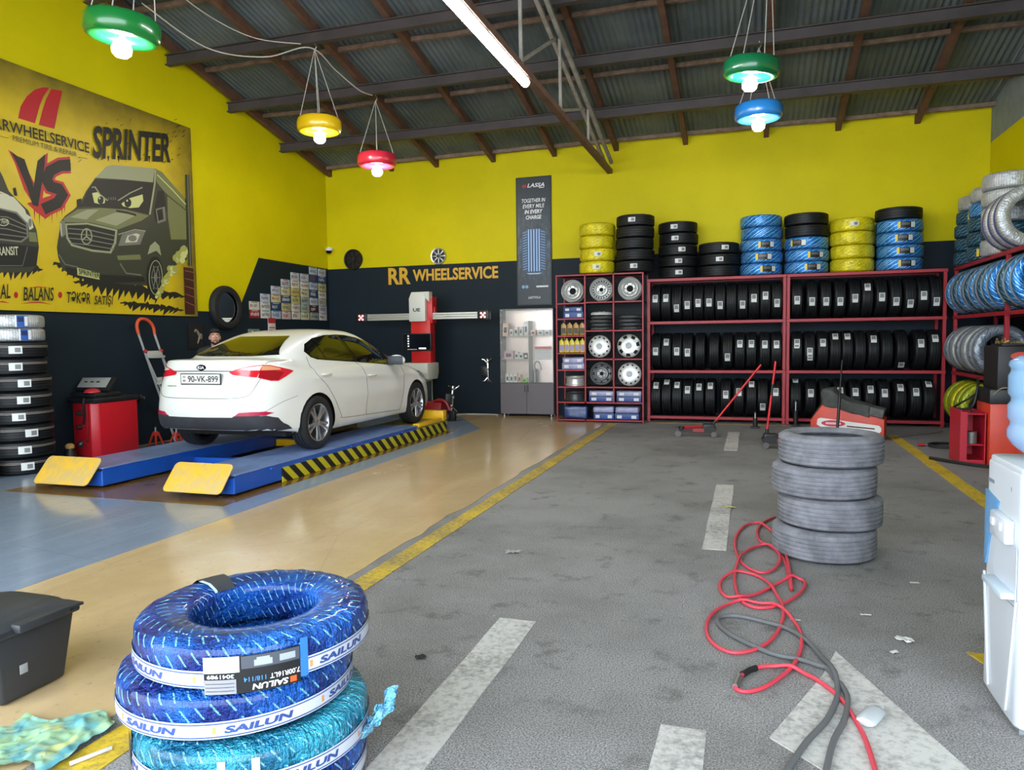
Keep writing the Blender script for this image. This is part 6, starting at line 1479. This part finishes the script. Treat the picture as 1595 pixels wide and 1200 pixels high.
t.bump(t.math('ADD', t.math('MULTIPLY', wr, 0.7), t.math('MULTIPLY', t.noise(ob, 28, 4, 0.7), 1.1)), 1.0, 0.03)
ROYAL = m
m = ROYAL.copy(); m.name = 'teal_blue_film'
for n_ in m.node_tree.nodes:
    if n_.type == 'MIX' and not n_.inputs[6].is_linked: n_.inputs[6].default_value = (*lin((24, 112, 150)), 1); n_.inputs[7].default_value = (*lin((58, 176, 206)), 1)
TEALF = m
BANDW = mat('film_band_white', (206, 212, 226), 0.3, coat=0.3); BANDB = mat('film_band_navy', (52, 76, 140), 0.4); BANDO = mat('film_band_orange', (226, 150, 90), 0.4)
def big_tyre(z, dx, dy, film, label, spin, R=0.376, w=0.153, ri=0.20, tiltx=0.0, tilty=0.0, phase=0.0):
    b = MB(); h = R-ri
    prof = [(ri+0.01, -w*0.44), (ri+0.05, -w*0.49), (ri+0.6*h, -w*0.5), (R-0.03, -w*0.44), (R-0.005, -w*0.32), (R, 0.0), (R-0.005, w*0.32), (R-0.03, w*0.44), (ri+0.6*h, w*0.5), (ri+0.05, w*0.46), (ri+0.012, w*0.38), (ri, w*0.2), (ri, -w*0.25), (ri+0.01, -w*0.44)]
    prof = [(p.x, p.y) for p in smooth_path([Vector((r, zz, 0)) for r, zz in prof], 4)]
    def crumple(co, a):
        k = 0.004*noise.noise(Vector((cos(a)*9+dx*50, sin(a)*9, co.z*14)))+0.0025*noise.noise(Vector((cos(a)*40, sin(a)*40, co.z*30+dx*9)))
        rr = math.hypot(co.x, co.y); f = (rr+k)/rr; return Vector((co.x*f, co.y*f, co.z+k*0.6))
    b.lathe(prof, 160, vfun=crumple)
    o = b.build('wrapped_tyre', film, smooth=60, label=label, cat='tyre', group='blue film-wrapped tyres stacked at the front', loc=(-1.62+dx, 2.06+dy, z), rot=(tiltx, tilty, spin))
    b = MB(); zb = -0.030; hb = 0.0255
    b.lathe([(R+0.0035, zb-hb), (R+0.0045, zb), (R+0.0035, zb+hb)], 96); bd = b.build('printed_band', BANDW, o, smooth=60)
    b = MB()
    for zz in (zb-hb+0.006, zb+hb-0.006): b.lathe([(R+0.005, zz-0.0018), (R+0.005, zz+0.0018)], 96)
    b.build('band_edge_line', BANDB, bd, smooth=60)
    for k in range(7):
        a0 = phase+2*pi*k/7
        b = MB(); b.text('SAILUN', width=0.20, height=0.022, shear=0.15, bold=0.045, fn=lambda c: Vector(((R+0.0062)*cos(a0+c.x/R), (R+0.0062)*sin(a0+c.x/R), zb-0.011+c.y)))
        b.build('band_lettering', BANDB, bd, smooth=0)
        b = MB(); aa = a0-0.075; b.lathe([(R+0.006, zb-0.009), (R+0.006, zb+0.011)], 3, a0=aa-0.012, a1=aa+0.014); b.build('band_logo', BANDO, bd, smooth=0)
    return o, R
big_tyre(0.082, -0.01, 0.02, ROYAL, 'royal blue film-wrapped tyre at the very bottom of the front stack', 0.9, phase=0.4)
o3, R_ = big_tyre(0.2355, 0.02, -0.01, TEALF, 'teal blue film-wrapped tyre, third down in the front stack', 0.3, phase=-1.95)
b = MB(); b.lathe([(R_+0.007, -0.06), (R_+0.008, 0.0), (R_+0.006, 0.05)], 6, a0=-2.36-0.3, a1=-2.20-0.3); b.build('dark_tape', mat('dark_tape', (52, 54, 58), 0.6), o3, smooth=60)
for a_ in (-1.5, -1.25):
    b = MB(); b.lathe([(R_+0.008, -0.055), (R_+0.0085, 0.0), (R_+0.006, 0.05)], 4, a0=a_, a1=a_+0.06); b.build('pale_torn_film', mat('torn_film', (196, 220, 226), 0.3), o3, smooth=60)
fp = MB(); t_ = bmesh.new(); bmesh.ops.create_grid(t_, x_segments=22, y_segments=14, size=0.5)   # torn film hanging off the side
for v in t_.verts:
    u, w_ = v.co.x+0.5, v.co.y
    n_ = Vector((noise.noise(Vector((u*6, w_*7, 2))), noise.noise(Vector((u*6, w_*7, 8))), noise.noise(Vector((u*7, w_*6, 14)))))
    v.co = Vector((0.345+0.125*u, -0.02+0.05*u+w_*0.15*(1-0.55*u), -0.055+0.10*u*u+0.02*sin(w_*9)))+n_*0.03*(0.3+u)
e = bmesh.ops.extrude_face_region(t_, geom=t_.faces[:]); bmesh.ops.translate(t_, vec=(0.001, 0, 0.002), verts=[v for v in e['geom'] if isinstance(v, bmesh.types.BMVert)])
fp.merge(t_); fp.build('loose_film_tail', TEALF, o3, smooth=60)
big_tyre(0.390, -0.045, 0.0, ROYAL, 'royal blue film-wrapped tyre, middle of the front stack', 0.1, phase=-1.92-0.1)
o1, R_ = big_tyre(0.5445, 0.012, 0.02, ROYAL, 'royal blue film-wrapped tyre with product card, top of the front stack', -0.2, phase=-0.42+0.2)
ac = -0.95+0.2                                                # the product card, stuck on upside down
def cyl_fn(a0, z0, off, flip=True):
    def fn(c):
        s_ = -1 if flip else 1
        return Vector(((R_+off)*cos(a0+s_*c.x/R_), (R_+off)*sin(a0+s_*c.x/R_), z0+s_*c.y))
    return fn
def cpatch(b, x0, x1, z0, z1, off): b.lathe([(R_+off, z0), (R_+off, z1)], 10, a0=ac+x0/R_, a1=ac+x1/R_)
b = MB(); cpatch(b, -0.135, 0.135, -0.072, 0.040, 0.009); cd = b.build('product_card', CARD[0], o1, smooth=60)
b = MB(); cpatch(b, -0.135, -0.035, -0.008, 0.040, 0.0105); b.build('barcode_panel', CARD[2], cd, smooth=60)
b = MB(); cpatch(b, -0.134, -0.045, -0.071, -0.028, 0.0105); b.build('info_panel', mat('card_mid_grey', (138, 138, 144), 0.4), cd, smooth=60)
b = MB()
for k in range(3): cpatch(b, -0.13, -0.05, -0.062+k*0.011, -0.0605+k*0.011, 0.0115)
b.build('info_rules', CARD[0], cd, smooth=60)
b = MB(); cpatch(b, -0.030, 0.133, 0.0, 0.038, 0.0105); ph = b.build('photo_panel', mat('card_photo_grey', (74, 78, 86), 0.4), cd, smooth=60)
b = MB(); cpatch(b, 0.005, 0.055, 0.006, 0.024, 0.0115); cpatch(b, 0.012, 0.048, 0.024, 0.031, 0.0115); b.build('pictured_car', mat('card_photo_pale', (156, 164, 172), 0.4), ph, smooth=60); b = MB(); cpatch(b, 0.075, 0.12, 0.008, 0.028, 0.0115); b.build('pictured_car', mat('card_photo_pale', (156, 164, 172), 0.4), ph, smooth=60)
b = MB(); cpatch(b, 0.136, 0.160, -0.060, 0.060, 0.008); b.build('blue_edge', mat('card_blue_edge', (52, 120, 206), 0.3), cd, smooth=60)
b = MB(); b.text('SAILUN', width=0.10, height=0.018, shear=0.15, bold=0.03, fn=cyl_fn(ac+0.098/R_, -0.047, 0.012)); b.build('card_lettering', WHITEINK, cd, smooth=0)
b = MB(); b.text('7.00R16LT', width=0.085, height=0.016, bold=0.02, fn=cyl_fn(ac+0.132/R_, -0.024, 0.012)); b.build('card_lettering', WHITEINK, cd, smooth=0)
b = MB(); b.text('118/114', width=0.06, height=0.014, fn=cyl_fn(ac+0.036/R_, -0.025, 0.012)); b.build('card_lettering', mat('card_sky_ink', (80, 150, 220), 0.4), cd, smooth=0)
b = MB(); b.text('3041989', width=0.075, height=0.012, bold=0.02, fn=cyl_fn(ac-0.050/R_, -0.012, 0.012)); b.build('card_lettering', WHITEINK, cd, smooth=0)
b = MB(); cpatch(b, 0.103, 0.122, -0.065, -0.047, 0.0115); b.build('card_logo', mat('card_orange', (226, 90, 40), 0.4), cd, smooth=0)
b = MB(); aa = 2.72+0.2
prof = [(0.200, 0.01), (0.212, 0.060), (0.25, 0.078), (0.30, 0.0805), (0.338, 0.076), (0.366, 0.058), (0.378, 0.02)]
b.lathe([(r+0.002, z+0.004) for r, z in prof], 6, a0=aa-0.16, a1=aa+0.14); b.build('dark_tape', mat('dark_tape', (0, 0, 0)), o1, smooth=60)
b = MB(); b.lathe([(r+0.003, z+0.006) for r, z in prof[:4]], 2, a0=aa+0.14, a1=aa+0.19); b.build('torn_film_edge', mat('torn_film', (0, 0, 0)), o1, smooth=60)

# ================================================================== bin, rag and litter at the front left
BINM = mat('bin_dark_plastic', (44, 47, 52), 0.5, var=0.12, vscale=6, bump=0.05)
bn = thing('dustbin', 'small black plastic bin with hinged lid at the left front corner', 'bin', (-3.11, 2.30, 0.008))
b = MB(); t_ = bmesh.new()
lo = [t_.verts.new(v) for v in ((-0.19, -0.15, 0), (0.19, -0.15, 0), (0.19, 0.15, 0), (-0.19, 0.15, 0))]; hi_ = [t_.verts.new(v) for v in ((-0.22, -0.19, 0.30), (0.22, -0.19, 0.30), (0.22, 0.19, 0.30), (-0.22, 0.19, 0.30))]
t_.faces.new(lo[::-1]); t_.faces.new(hi_)
for k in range(4): t_.faces.new([lo[k], lo[(k+1) % 4], hi_[(k+1) % 4], hi_[k]])
bmesh.ops.bevel(t_, geom=[e for e in t_.edges], offset=0.02, segments=3, profile=0.5, affect='EDGES'); b.merge(t_); b.build('body', BINM, bn)
MB().box((0, 0, 0.303), (0.47, 0.41, 0.03), bev=0.012).build('rim', BINM, bn)
b = MB(); t_ = bmesh.new(); bmesh.ops.create_grid(t_, x_segments=24, y_segments=20, size=0.5)
for v in t_.verts:
    u, w_ = v.co.x*2, v.co.y*2; v.co = Vector((v.co.x*0.48, v.co.y*0.43, 0.325+0.05*(1-abs(u)**4)*(1-abs(w_)**4)-0.010*math.exp(-((abs(u)-0.62)/0.05)**2)))
e = bmesh.ops.extrude_face_region(t_, geom=t_.faces[:]); bmesh.ops.translate(t_, vec=(0, 0, -0.012), verts=[v for v in e['geom'] if isinstance(v, bmesh.types.BMVert)])
b.merge(t_); b.build('lid', BINM, bn, smooth=50)
MB().box((0.245, 0.0, 0.325), (0.06, 0.24, 0.04), bev=0.012).build('lid_handle', BINM, bn)
MB().box((0.221*0.94, -0.06, 0.13), (0.004, 0.035, 0.04), bev=0.001).build('paper_scrap_mark', mat('torn_label', (150, 152, 152), 0.7), bn)
rag = MB(); t_ = bmesh.new(); bmesh.ops.create_grid(t_, x_segments=60, y_segments=50, size=0.5)
for v in t_.verts:
    x, y = v.co.x, v.co.y; n1 = noise.noise(Vector((x*5, y*5, 1))); n2 = noise.noise(Vector((x*13, y*11, 4)))
    v.co = Vector((x*0.40*(1+0.15*n1)+0.06*y, y*0.36*(1+0.18*noise.noise(Vector((y*4, x*3, 7))))+0.04*sin(x*7), 0.012+0.012*(n1+0.6)+0.008*n2+0.012*max(0, sin(x*21+y*9+n1*4))*(1-4*x*x)))
    v.co.z = max(v.co.z, 0.006)
m = bpy.data.materials.new('stained_green_cloth'); t = NT(m); ob = t.obj(); n = t.noise(ob, 7, 4, 0.6); n2 = t.noise(ob, 12, 3, 0.5)
c = t.mix(t.ramp(n, 0.42, 0.62), lin((150, 184, 140)), lin((84, 150, 158))); c = t.mix(t.math('MULTIPLY', t.ramp(n2, 0.55, 0.7), 0.8, clamp=True), c, lin((192, 194, 112)))
c = t.mix(t.math('MULTIPLY', t.ramp(t.noise(ob, 40, 3), 0.62, 0.72), 0.6, clamp=True), c, lin((70, 92, 80))); t.base(c); t.b.inputs['Roughness'].default_value = 0.9; t.bump(t.noise(ob, 260, 2), 0.25, 0.003)
rag.merge(t_); rg = rag.build('cleaning_rag', m, smooth=80, label='crumpled green and teal rag on the tan floor by the bin', cat='rag', loc=(-2.53, 1.98, 0.006), rot=(0, 0, 0.25))
def litter(name, label, pos, shape, m_, rot=0.0, cat='litter', group=None):
    b = MB()
    if shape[0] == 'scrap':
        L, W = shape[1:]; t_ = bmesh.new(); bmesh.ops.create_grid(t_, x_segments=6, y_segments=5, size=0.5); r = random.Random(hash(label) % 1000 if False else len(label)*7+int(pos[0]*100))
        for v in t_.verts: v.co = Vector((v.co.x*L+r.uniform(-1, 1)*L*0.07, v.co.y*W+r.uniform(-1, 1)*W*0.1, 0.004+r.uniform(0, 0.5)*min(L, W)*0.5))
        e = bmesh.ops.extrude_face_region(t_, geom=t_.faces[:]); bmesh.ops.translate(t_, vec=(0, 0, -0.002), verts=[v for v in e['geom'] if isinstance(v, bmesh.types.BMVert)]); b.merge(t_)
    elif shape[0] == 'stick': b.box((0, 0, shape[2]/2), (shape[1], shape[2], shape[2]), bev=shape[2]*0.2)
    return b.build(name, m_, smooth=40, label=label, cat=cat, group=group, loc=pos, rot=(0, 0, rot))
PAPER = mat('paper_white', (206, 206, 202), 0.7); LEAFM = mat('dry_leaf', (96, 84, 50), 0.8); LEAFG = mat('green_leaf', (84, 92, 44), 0.8); DARKBIT = mat('dark_scrap', (40, 40, 40), 0.8)
litter('plastic_strip', 'white plastic strip on the kerb line beside the rag', (-2.26, 1.98, 0.006), ('stick', 0.14, 0.012), PAPER, 1.15, 'strip')
litter('dry_leaf', 'dry brown leaf on the tan floor right of the bin', (-2.55, 2.42, 0.0045), ('scrap', 0.05, 0.02), LEAFM, 0.3, 'leaf')
litter('dry_leaf', 'greenish leaf on the tan floor above the rag', (-2.38, 2.27, 0.0045), ('scrap', 0.03, 0.022), LEAFG, 0.8, 'leaf')
litter('paper_scrap', 'curled pale scrap on the tan floor beside the bin', (-2.64, 2.47, 0.0045), ('scrap', 0.035, 0.015), mat('pale_scrap', (190, 176, 140), 0.7), 0.5)
litter('dry_leaf', 'orange brown leaf scrap at the top edge of the rag', (-2.70, 2.05, 0.0045), ('scrap', 0.07, 0.02), mat('orange_leaf', (150, 104, 70), 0.8), 0.2, 'leaf')
litter('twig_scrap', 'small black scrap on the asphalt beside the long white dash', (-1.47, 3.08, 0.002), ('scrap', 0.05, 0.04), DARKBIT, 0.4)
litter('paper_scrap', 'pale paper scrap lying halfway along the asphalt left of the dashes', (-1.57, 4.82, 0.002), ('scrap', 0.10, 0.05), mat('pale_grey_scrap', (150, 148, 146), 0.8), 0.2)
litter('paper_scrap', 'crumpled white paper right of the hoses, the largest scrap there', (0.72, 3.92, 0.003), ('scrap', 0.075, 0.045), PAPER, -0.5)
litter('paper_scrap', 'thin white paper shred right of the hose loops', (0.59, 4.23, 0.002), ('scrap', 0.05, 0.012), PAPER, 0.1)
litter('paper_scrap', 'tiny white scrap just below the crumpled white paper', (0.65, 3.76, 0.002), ('scrap', 0.035, 0.018), PAPER, 0.6)
litter('paper_scrap', 'short white shred far right on the asphalt near the cooler', (0.94, 4.86, 0.002), ('scrap', 0.05, 0.014), PAPER, 0.1)
litter('paper_scrap', 'small white shred inside the grey hose loop', (0.22, 3.89, 0.002), ('scrap', 0.05, 0.014), PAPER, -0.6)
litter('paper_scrap', 'yellowish scrap beside the middle white dash', (-0.17, 6.60, 0.006), ('scrap', 0.10, 0.03), mat('yellow_scrap', (206, 192, 110), 0.7), -0.2)
litter('paper_scrap', 'white shred between the hose coils and the grey stack', (0.23, 4.05, 0.002), ('scrap', 0.05, 0.013), PAPER, 0.0)
pbt = MB(); pbt.lathe([(0.001, -0.075), (0.028, -0.073), (0.033, -0.06), (0.033, 0.04), (0.02, 0.065), (0.014, 0.07), (0.014, 0.085), (0.001, 0.085)], 20, Matrix.Rotation(pi/2, 4, 'Y'), vfun=lambda c, a: Vector((c.x*0.55, c.y*1.15, c.z)))
pbt.build('plastic_bottle', mat('crushed_clear_plastic', (200, 206, 210), 0.2, alpha=0.75), label='crushed clear plastic bottle on the white arrow by the red hose', cat='bottle', loc=(0.455, 3.06, 0.024), rot=(0, 0, 1.1))

# ================================================================== hoses
def gpt(px, py):
    d = _f + _r*((px-797.5)/F_PX) - _u*((py-600)/F_PX); k = -EYE/d.z; return Vector((d.x*k, d.y*k, 0))
def hose(name, zpts, r, m_, label, lift=0.012):
    P = [gpt(1055+x/2.954, 795+y/2.954) for x, y in zpts]; S_ = smooth_path(P, 6); done = []
    for i, p in enumerate(S_):
        up = 0
        for j in range(0, i-10):
            d = math.hypot(p.x-S_[j].x, p.y-S_[j].y)
            if d < 0.06: up = max(up, (2.1*r)*(1-d/0.06)+done[j]*(1-d/0.06))
        done.append(up)
    for _ in range(3): done = [(done[max(i-1, 0)]+done[i]*2+done[min(i+1, len(done)-1)])/4 if 0 < i < len(done)-1 else done[i] for i in range(len(done))]
    b = MB(); b.tube([Vector((p.x, p.y, r+0.0045+u)) for p, u in zip(S_, done)], r, 10)
    return b.build(name, m_, smooth=70, label=label, cat='hose'), S_
REDH = mat('red_hose_rubber', (206, 62, 78), 0.45)
rh, S1 = hose('air_hose', [(450, 40), (395, 65), (368, 105), (380, 150), (430, 175), (475, 215), (500, 260), (515, 330), (526, 380), (521, 330), (505, 240), (480, 160), (430, 100), (370, 70), (310, 80), (270, 130), (268, 190), (300, 255), (370, 295), (430, 290), (470, 250), (460, 205), (410, 172), (350, 180), (300, 215), (268, 280), (265, 350), (290, 420), (340, 455), (420, 460), (510, 430), (575, 380), (585, 340), (540, 328), (470, 345), (380, 390), (300, 415), (230, 410), (197, 375), (205, 330), (260, 300), (330, 300), (400, 330), (450, 390), (485, 460), (480, 530), (440, 600), (370, 650), (270, 670), (190, 645), (140, 590), (140, 520), (190, 465), (270, 435), (360, 437), (450, 455), (520, 505), (565, 570), (570, 640), (545, 710), (490, 770), (400, 830), (320, 850), (272, 838), (268, 815), (292, 778), (330, 755), (370, 738), (430, 732), (500, 740), (570, 760), (650, 800), (740, 870), (800, 950), (860, 1060), (905, 1196), (940, 1330)],
     0.0092, REDH, 'long red air hose looping over the asphalt to the right front edge')
def sub_tube(S_, px0, px1, r, name, m_, parent):
    P = [gpt(1055+x/2.954, 795+y/2.954) for x, y in (px0, ((px0[0]+px1[0])/2, (px0[1]+px1[1])/2-4), px1)]
    b = MB(); b.tube([p+Vector((0, 0, 0.016)) for p in P], r, 10); b.build(name, m_, parent, smooth=70)
sub_tube(S1, (300, 772), (362, 742), 0.0135, 'black_sleeve', RUBH, rh); sub_tube(S1, (266, 830), (285, 782), 0.013, 'steel_coupling', STEEL, rh)
GREYH = mat('grey_hose_rubber', (94, 95, 96), 0.6)
hose('air_hose', [(720, 790), (690, 745), (640, 727), (560, 702), (450, 680), (350, 640), (250, 590), (195, 545), (187, 515), (210, 502), (270, 500), (350, 515), (480, 550), (560, 590), (620, 640), (690, 730), (730, 800), (735, 880), (690, 980), (600, 1080), (520, 1196), (440, 1320)], 0.0115, GREYH, 'dusty grey air hose folded in a long loop beside the red one')
hose('air_hose', [(728, 800), (760, 830), (783, 885), (770, 980), (720, 1080), (690, 1196), (670, 1330)], 0.0115, GREYH, 'short grey air hose running beside the long red hose across the arrow')

# ================================================================== water cooler
cw = mat('cooler_white', (206, 211, 218), 0.35, coat=0.2)
wc = thing('water_cooler', 'white water cooler at the right edge carrying a blue bottle', 'water cooler', (1.13, 3.31, 0))
b = MB()
P = [(0.19, -0.22), (0.19, 0.22), (-0.13, 0.225), (-0.172, 0.215), (-0.187, 0.19), (-0.19, 0.10), (-0.19, -0.10), (-0.187, -0.19), (-0.172, -0.215), (-0.13, -0.225)]
b.prism(P, 0.955, Matrix.Translation((0, 0, 0.02)), bev=0.012); b.build('body', cw, wc, smooth=50)
b = MB(); b.prism([(x*0.97, y*0.97) for x, y in P], 0.03, Matrix.Translation((0, 0, 0.965)), bev=0.01); b.build('top_cover', cw, wc, smooth=50)
MB().box2((-0.17, -0.20, 0.0), (0.17, 0.20, 0.022)).build('plinth', mat('cooler_plinth', (120, 124, 128), 0.6), wc)
CFM = Matrix(((0, 0, -1, -0.188), (-1, 0, 0, 0), (0, 1, 0, 0), (0, 0, 0, 1)))             # (x to the right, y up) on the face towards the room
def cface(name, pts, d, m_, off=0.0, par=None, bev=0.0): b = MB(); b.prism(pts, d, CFM @ Matrix.Translation((0, 0, off)), bev=bev); return b.build(name, m_, par or wc, smooth=40)
cface('blue_trim', [(-0.195, 0.85), (-0.02, 0.83), (-0.09, 0.73), (-0.14, 0.63), (-0.17, 0.54), (-0.195, 0.53)], 0.012, mat('cooler_blue', (96, 146, 190), 0.35), -0.004, bev=0.002)
for pts in ([(-0.20, 0.50), (-0.19, 0.50), (-0.10, 0.05), (-0.12, 0.05)], [(0.20, 0.50), (0.19, 0.50), (0.10, 0.05), (0.12, 0.05)]): cface('moulded_rib', pts, 0.008, cw, 0.0)
cface('panel_gap', [(-0.19, 0.470), (0.19, 0.470), (0.19, 0.474), (-0.19, 0.474)], 0.002, mat('cooler_gap', (150, 156, 164), 0.6), 0.0)
rec = cface('dispensing_recess', [(-0.06, 0.50), (0.19, 0.50), (0.19, 0.70), (0.05, 0.74), (-0.04, 0.68), (-0.08, 0.58)], 0.002, mat('cooler_recess', (206, 212, 222), 0.35), 0.002)
cface('tap_bracket', [(-0.03, 0.70), (0.15, 0.70), (0.15, 0.79), (-0.03, 0.80)], 0.035, cw, 0.0, bev=0.008)
for x in (0.01, 0.10): cface('tap_button', [(x-0.015, 0.745), (x+0.02, 0.745), (x+0.02, 0.775), (x-0.015, 0.775)], 0.042, mat('cooler_button', (214, 218, 226), 0.4), 0.0, bev=0.003)
cface('drip_tray', [(-0.06, 0.50), (0.18, 0.50), (0.18, 0.525), (-0.06, 0.525)], 0.05, mat('drip_tray_grey', (190, 204, 216), 0.4), 0.0, bev=0.006)
cface('brand_mark', [(-0.18, 0.885), (-0.09, 0.885), (-0.09, 0.90), (-0.18, 0.90)], 0.001, mat('cooler_mark_grey', (120, 132, 150), 0.5), 0.0008)
for k in range(3): cface('indicator', [(0.02+k*0.035, 0.895), (0.038+k*0.035, 0.895), (0.038+k*0.035, 0.912), (0.02+k*0.035, 0.912)], 0.001, mat('cooler_mark_grey', (0, 0, 0)), 0.0008)
BOT = bpy.data.materials.new('blue_bottle_plastic'); t = NT(BOT); t.base(lin((150, 190, 226))); t.b.inputs['Alpha'].default_value = 0.62; t.b.inputs['Roughness'].default_value = 0.12
wb = thing('water_bottle', 'large blue plastic water bottle upside down on the white cooler', 'water bottle', (1.095, 3.31, 1.0))
b = MB(); R = 0.142
prof = [(0.03, 0.0), (0.045, 0.01), (0.09, 0.03), (0.125, 0.06), (R, 0.09), (R, 0.12), (R-0.008, 0.135), (R-0.008, 0.15), (R, 0.165), (R, 0.215), (R-0.010, 0.23), (R-0.010, 0.245), (R, 0.26), (R, 0.33), (R-0.008, 0.345), (R-0.008, 0.355), (R, 0.37), (R-0.004, 0.385), (R-0.03, 0.405), (0.06, 0.41), (0.001, 0.40)]
b.lathe(prof, 48); b.build('shell', BOT, wb, smooth=50)
b = MB(); b.lathe([(0.001, -0.004), (0.032, -0.004), (0.034, 0.01), (0.03, 0.02)], 24); b.build('neck_cap', mat('bottle_cap_blue', (60, 110, 190), 0.4), wb)

# ================================================================== the man behind the car
SKIN = mat('skin', (196, 142, 116), 0.55); HAIR = mat('black_hair', (20, 18, 18), 0.7); SHIRT = mat('dark_shirt', (34, 38, 42), 0.85, var=0.15); TROU = mat('dark_trousers', (30, 32, 40), 0.85); SHOE = mat('black_shoe', (20, 20, 21), 0.5)
man = thing('person', 'dark-haired bearded man in dark clothes standing behind the white car', 'person', (-7.50, 9.0, 0.008), (0, 0, 0.75))
def limb(b, pts, rs):
    for (p, q), (r1, r2) in zip(zip(pts, pts[1:]), zip(rs, rs[1:])):
        b.cyl(p, q, r1, r2, 14); b.ball(p, r1, 14); b.ball(q, r2, 14)
def remesh(o, v, it=6):
    r = o.modifiers.new('surface', 'REMESH'); r.mode = 'VOXEL'; r.voxel_size = v; r.use_smooth_shade = True
    s_ = o.modifiers.new('soften', 'SMOOTH'); s_.iterations = it; s_.factor = 0.5
# faces -y; 1.67 m tall
b = MB()
def ell(b, c, r, seg=20):
    t_ = bmesh.new(); bmesh.ops.create_uvsphere(t_, u_segments=seg, v_segments=seg//2+2, radius=1.0); b.merge(t_, Matrix.Translation(c) @ Matrix.Diagonal((*r, 1)))
ell(b, (0, 0.005, 1.575), (0.072, 0.090, 0.095)); ell(b, (0, -0.022, 1.515), (0.056, 0.062, 0.068)); ell(b, (0, -0.052, 1.468), (0.030, 0.028, 0.024))
b.cyl((0, -0.082, 1.575), (0, -0.104, 1.535), 0.008, 0.016, 10); ell(b, (0, -0.098, 1.534), (0.017, 0.016, 0.012)); ell(b, (0, -0.080, 1.498), (0.026, 0.014, 0.010))
for s in (-1, 1): ell(b, (s*0.073, 0.012, 1.55), (0.012, 0.020, 0.032)); ell(b, (s*0.03, -0.072, 1.592), (0.024, 0.016, 0.010)); ell(b, (s*0.042, -0.055, 1.535), (0.022, 0.022, 0.022))
limb(b, [(0, 0.012, 1.50), (0, 0.018, 1.40)], [0.050, 0.056])
ell(b, (0, 0.01, 1.25), (0.155, 0.098, 0.17)); ell(b, (0, 0.01, 1.05), (0.138, 0.09, 0.16)); ell(b, (0, 0.012, 0.92), (0.15, 0.10, 0.11))
for s in (-1, 1):
    limb(b, [(s*0.09, 0.012, 1.37), (s*0.185, 0.01, 1.345), (s*0.225, 0.03, 1.08), (s*0.215, -0.05, 0.84)], [0.06, 0.055, 0.042, 0.028])
    ell(b, (s*0.213, -0.07, 0.79), (0.018, 0.036, 0.044))
    for k in range(4):
        y = -0.100+0.020*k; L_ = (0.060, 0.072, 0.076, 0.066)[3-k]
        limb(b, [(s*0.213, y, 0.765), (s*0.208, y-0.006, 0.765-L_*0.55), (s*0.198, y-0.004, 0.765-L_)], [0.0095, 0.0088, 0.008])
    limb(b, [(s*0.205, -0.105, 0.805), (s*0.195, -0.128, 0.775), (s*0.188, -0.134, 0.745)], [0.012, 0.010, 0.009])
    limb(b, [(s*0.085, 0.012, 0.90), (s*0.095, 0.0, 0.48), (s*0.10, 0.03, 0.08)], [0.085, 0.052, 0.036]); ell(b, (s*0.105, -0.04, 0.04), (0.042, 0.115, 0.036))
body = b.build('body', SKIN, man); remesh(body, 0.0075, 4)
for s in (-1, 1):
    e_ = MB(); e_.ball((0, 0, 0), 0.0125, 14); eo = e_.build('eye', mat('eye_white', (226, 222, 216), 0.2), man, loc=(s*0.031, -0.0745, 1.574))
    e_ = MB(); e_.ball((0, -0.0085, 0), 0.0058, 10); e_.build('iris', mat('iris_brown', (40, 24, 16), 0.2), eo)
    e_ = MB(); e_.tube([(s*0.014, -0.092, 1.595), (s*0.032, -0.089, 1.602), (s*0.05, -0.076, 1.596)], [0.004, 0.005, 0.003], 6); e_.build('eyebrow', HAIR, man)
b = MB(); ell(b, (0, 0.024, 1.612), (0.080, 0.090, 0.076)); ell(b, (0, -0.03, 1.650), (0.066, 0.062, 0.036))
for s in (-1, 1): ell(b, (s*0.066, 0.035, 1.58), (0.016, 0.045, 0.055))
h_ = b.build('hair', HAIR, man); remesh(h_, 0.008, 3)
b = MB(); ell(b, (0, -0.052, 1.466), (0.036, 0.034, 0.024))
for s in (-1, 1): limb(b, [(s*0.018, -0.074, 1.462), (s*0.05, -0.035, 1.485), (s*0.064, 0.0, 1.525)], [0.015, 0.014, 0.009]); limb(b, [(0, -0.094, 1.513), (s*0.022, -0.087, 1.507), (s*0.032, -0.074, 1.485)], [0.006, 0.006, 0.007])
h_ = b.build('beard', HAIR, man); remesh(h_, 0.006, 3)
b = MB(); ell(b, (0, 0.01, 1.25), (0.172, 0.115, 0.185)); ell(b, (0, 0.01, 1.05), (0.158, 0.108, 0.19)); ell(b, (0, 0.012, 1.385), (0.085, 0.075, 0.04))
for s in (-1, 1): limb(b, [(s*0.09, 0.012, 1.365), (s*0.185, 0.01, 1.34), (s*0.212, 0.023, 1.16)], [0.07, 0.067, 0.058])
h_ = b.build('shirt', SHIRT, man); remesh(h_, 0.011, 4)
b = MB(); ell(b, (0, 0.012, 0.92), (0.165, 0.115, 0.10))
for s in (-1, 1): limb(b, [(s*0.085, 0.012, 0.90), (s*0.096, 0.0, 0.48), (s*0.10, 0.028, 0.10)], [0.098, 0.068, 0.058])
h_ = b.build('trousers', TROU, man); remesh(h_, 0.011, 4)
for s in (-1, 1): b = MB(); ell(b, (s*0.105, -0.04, 0.045), (0.05, 0.125, 0.044)); b.build('shoe', SHOE, man, smooth=60)
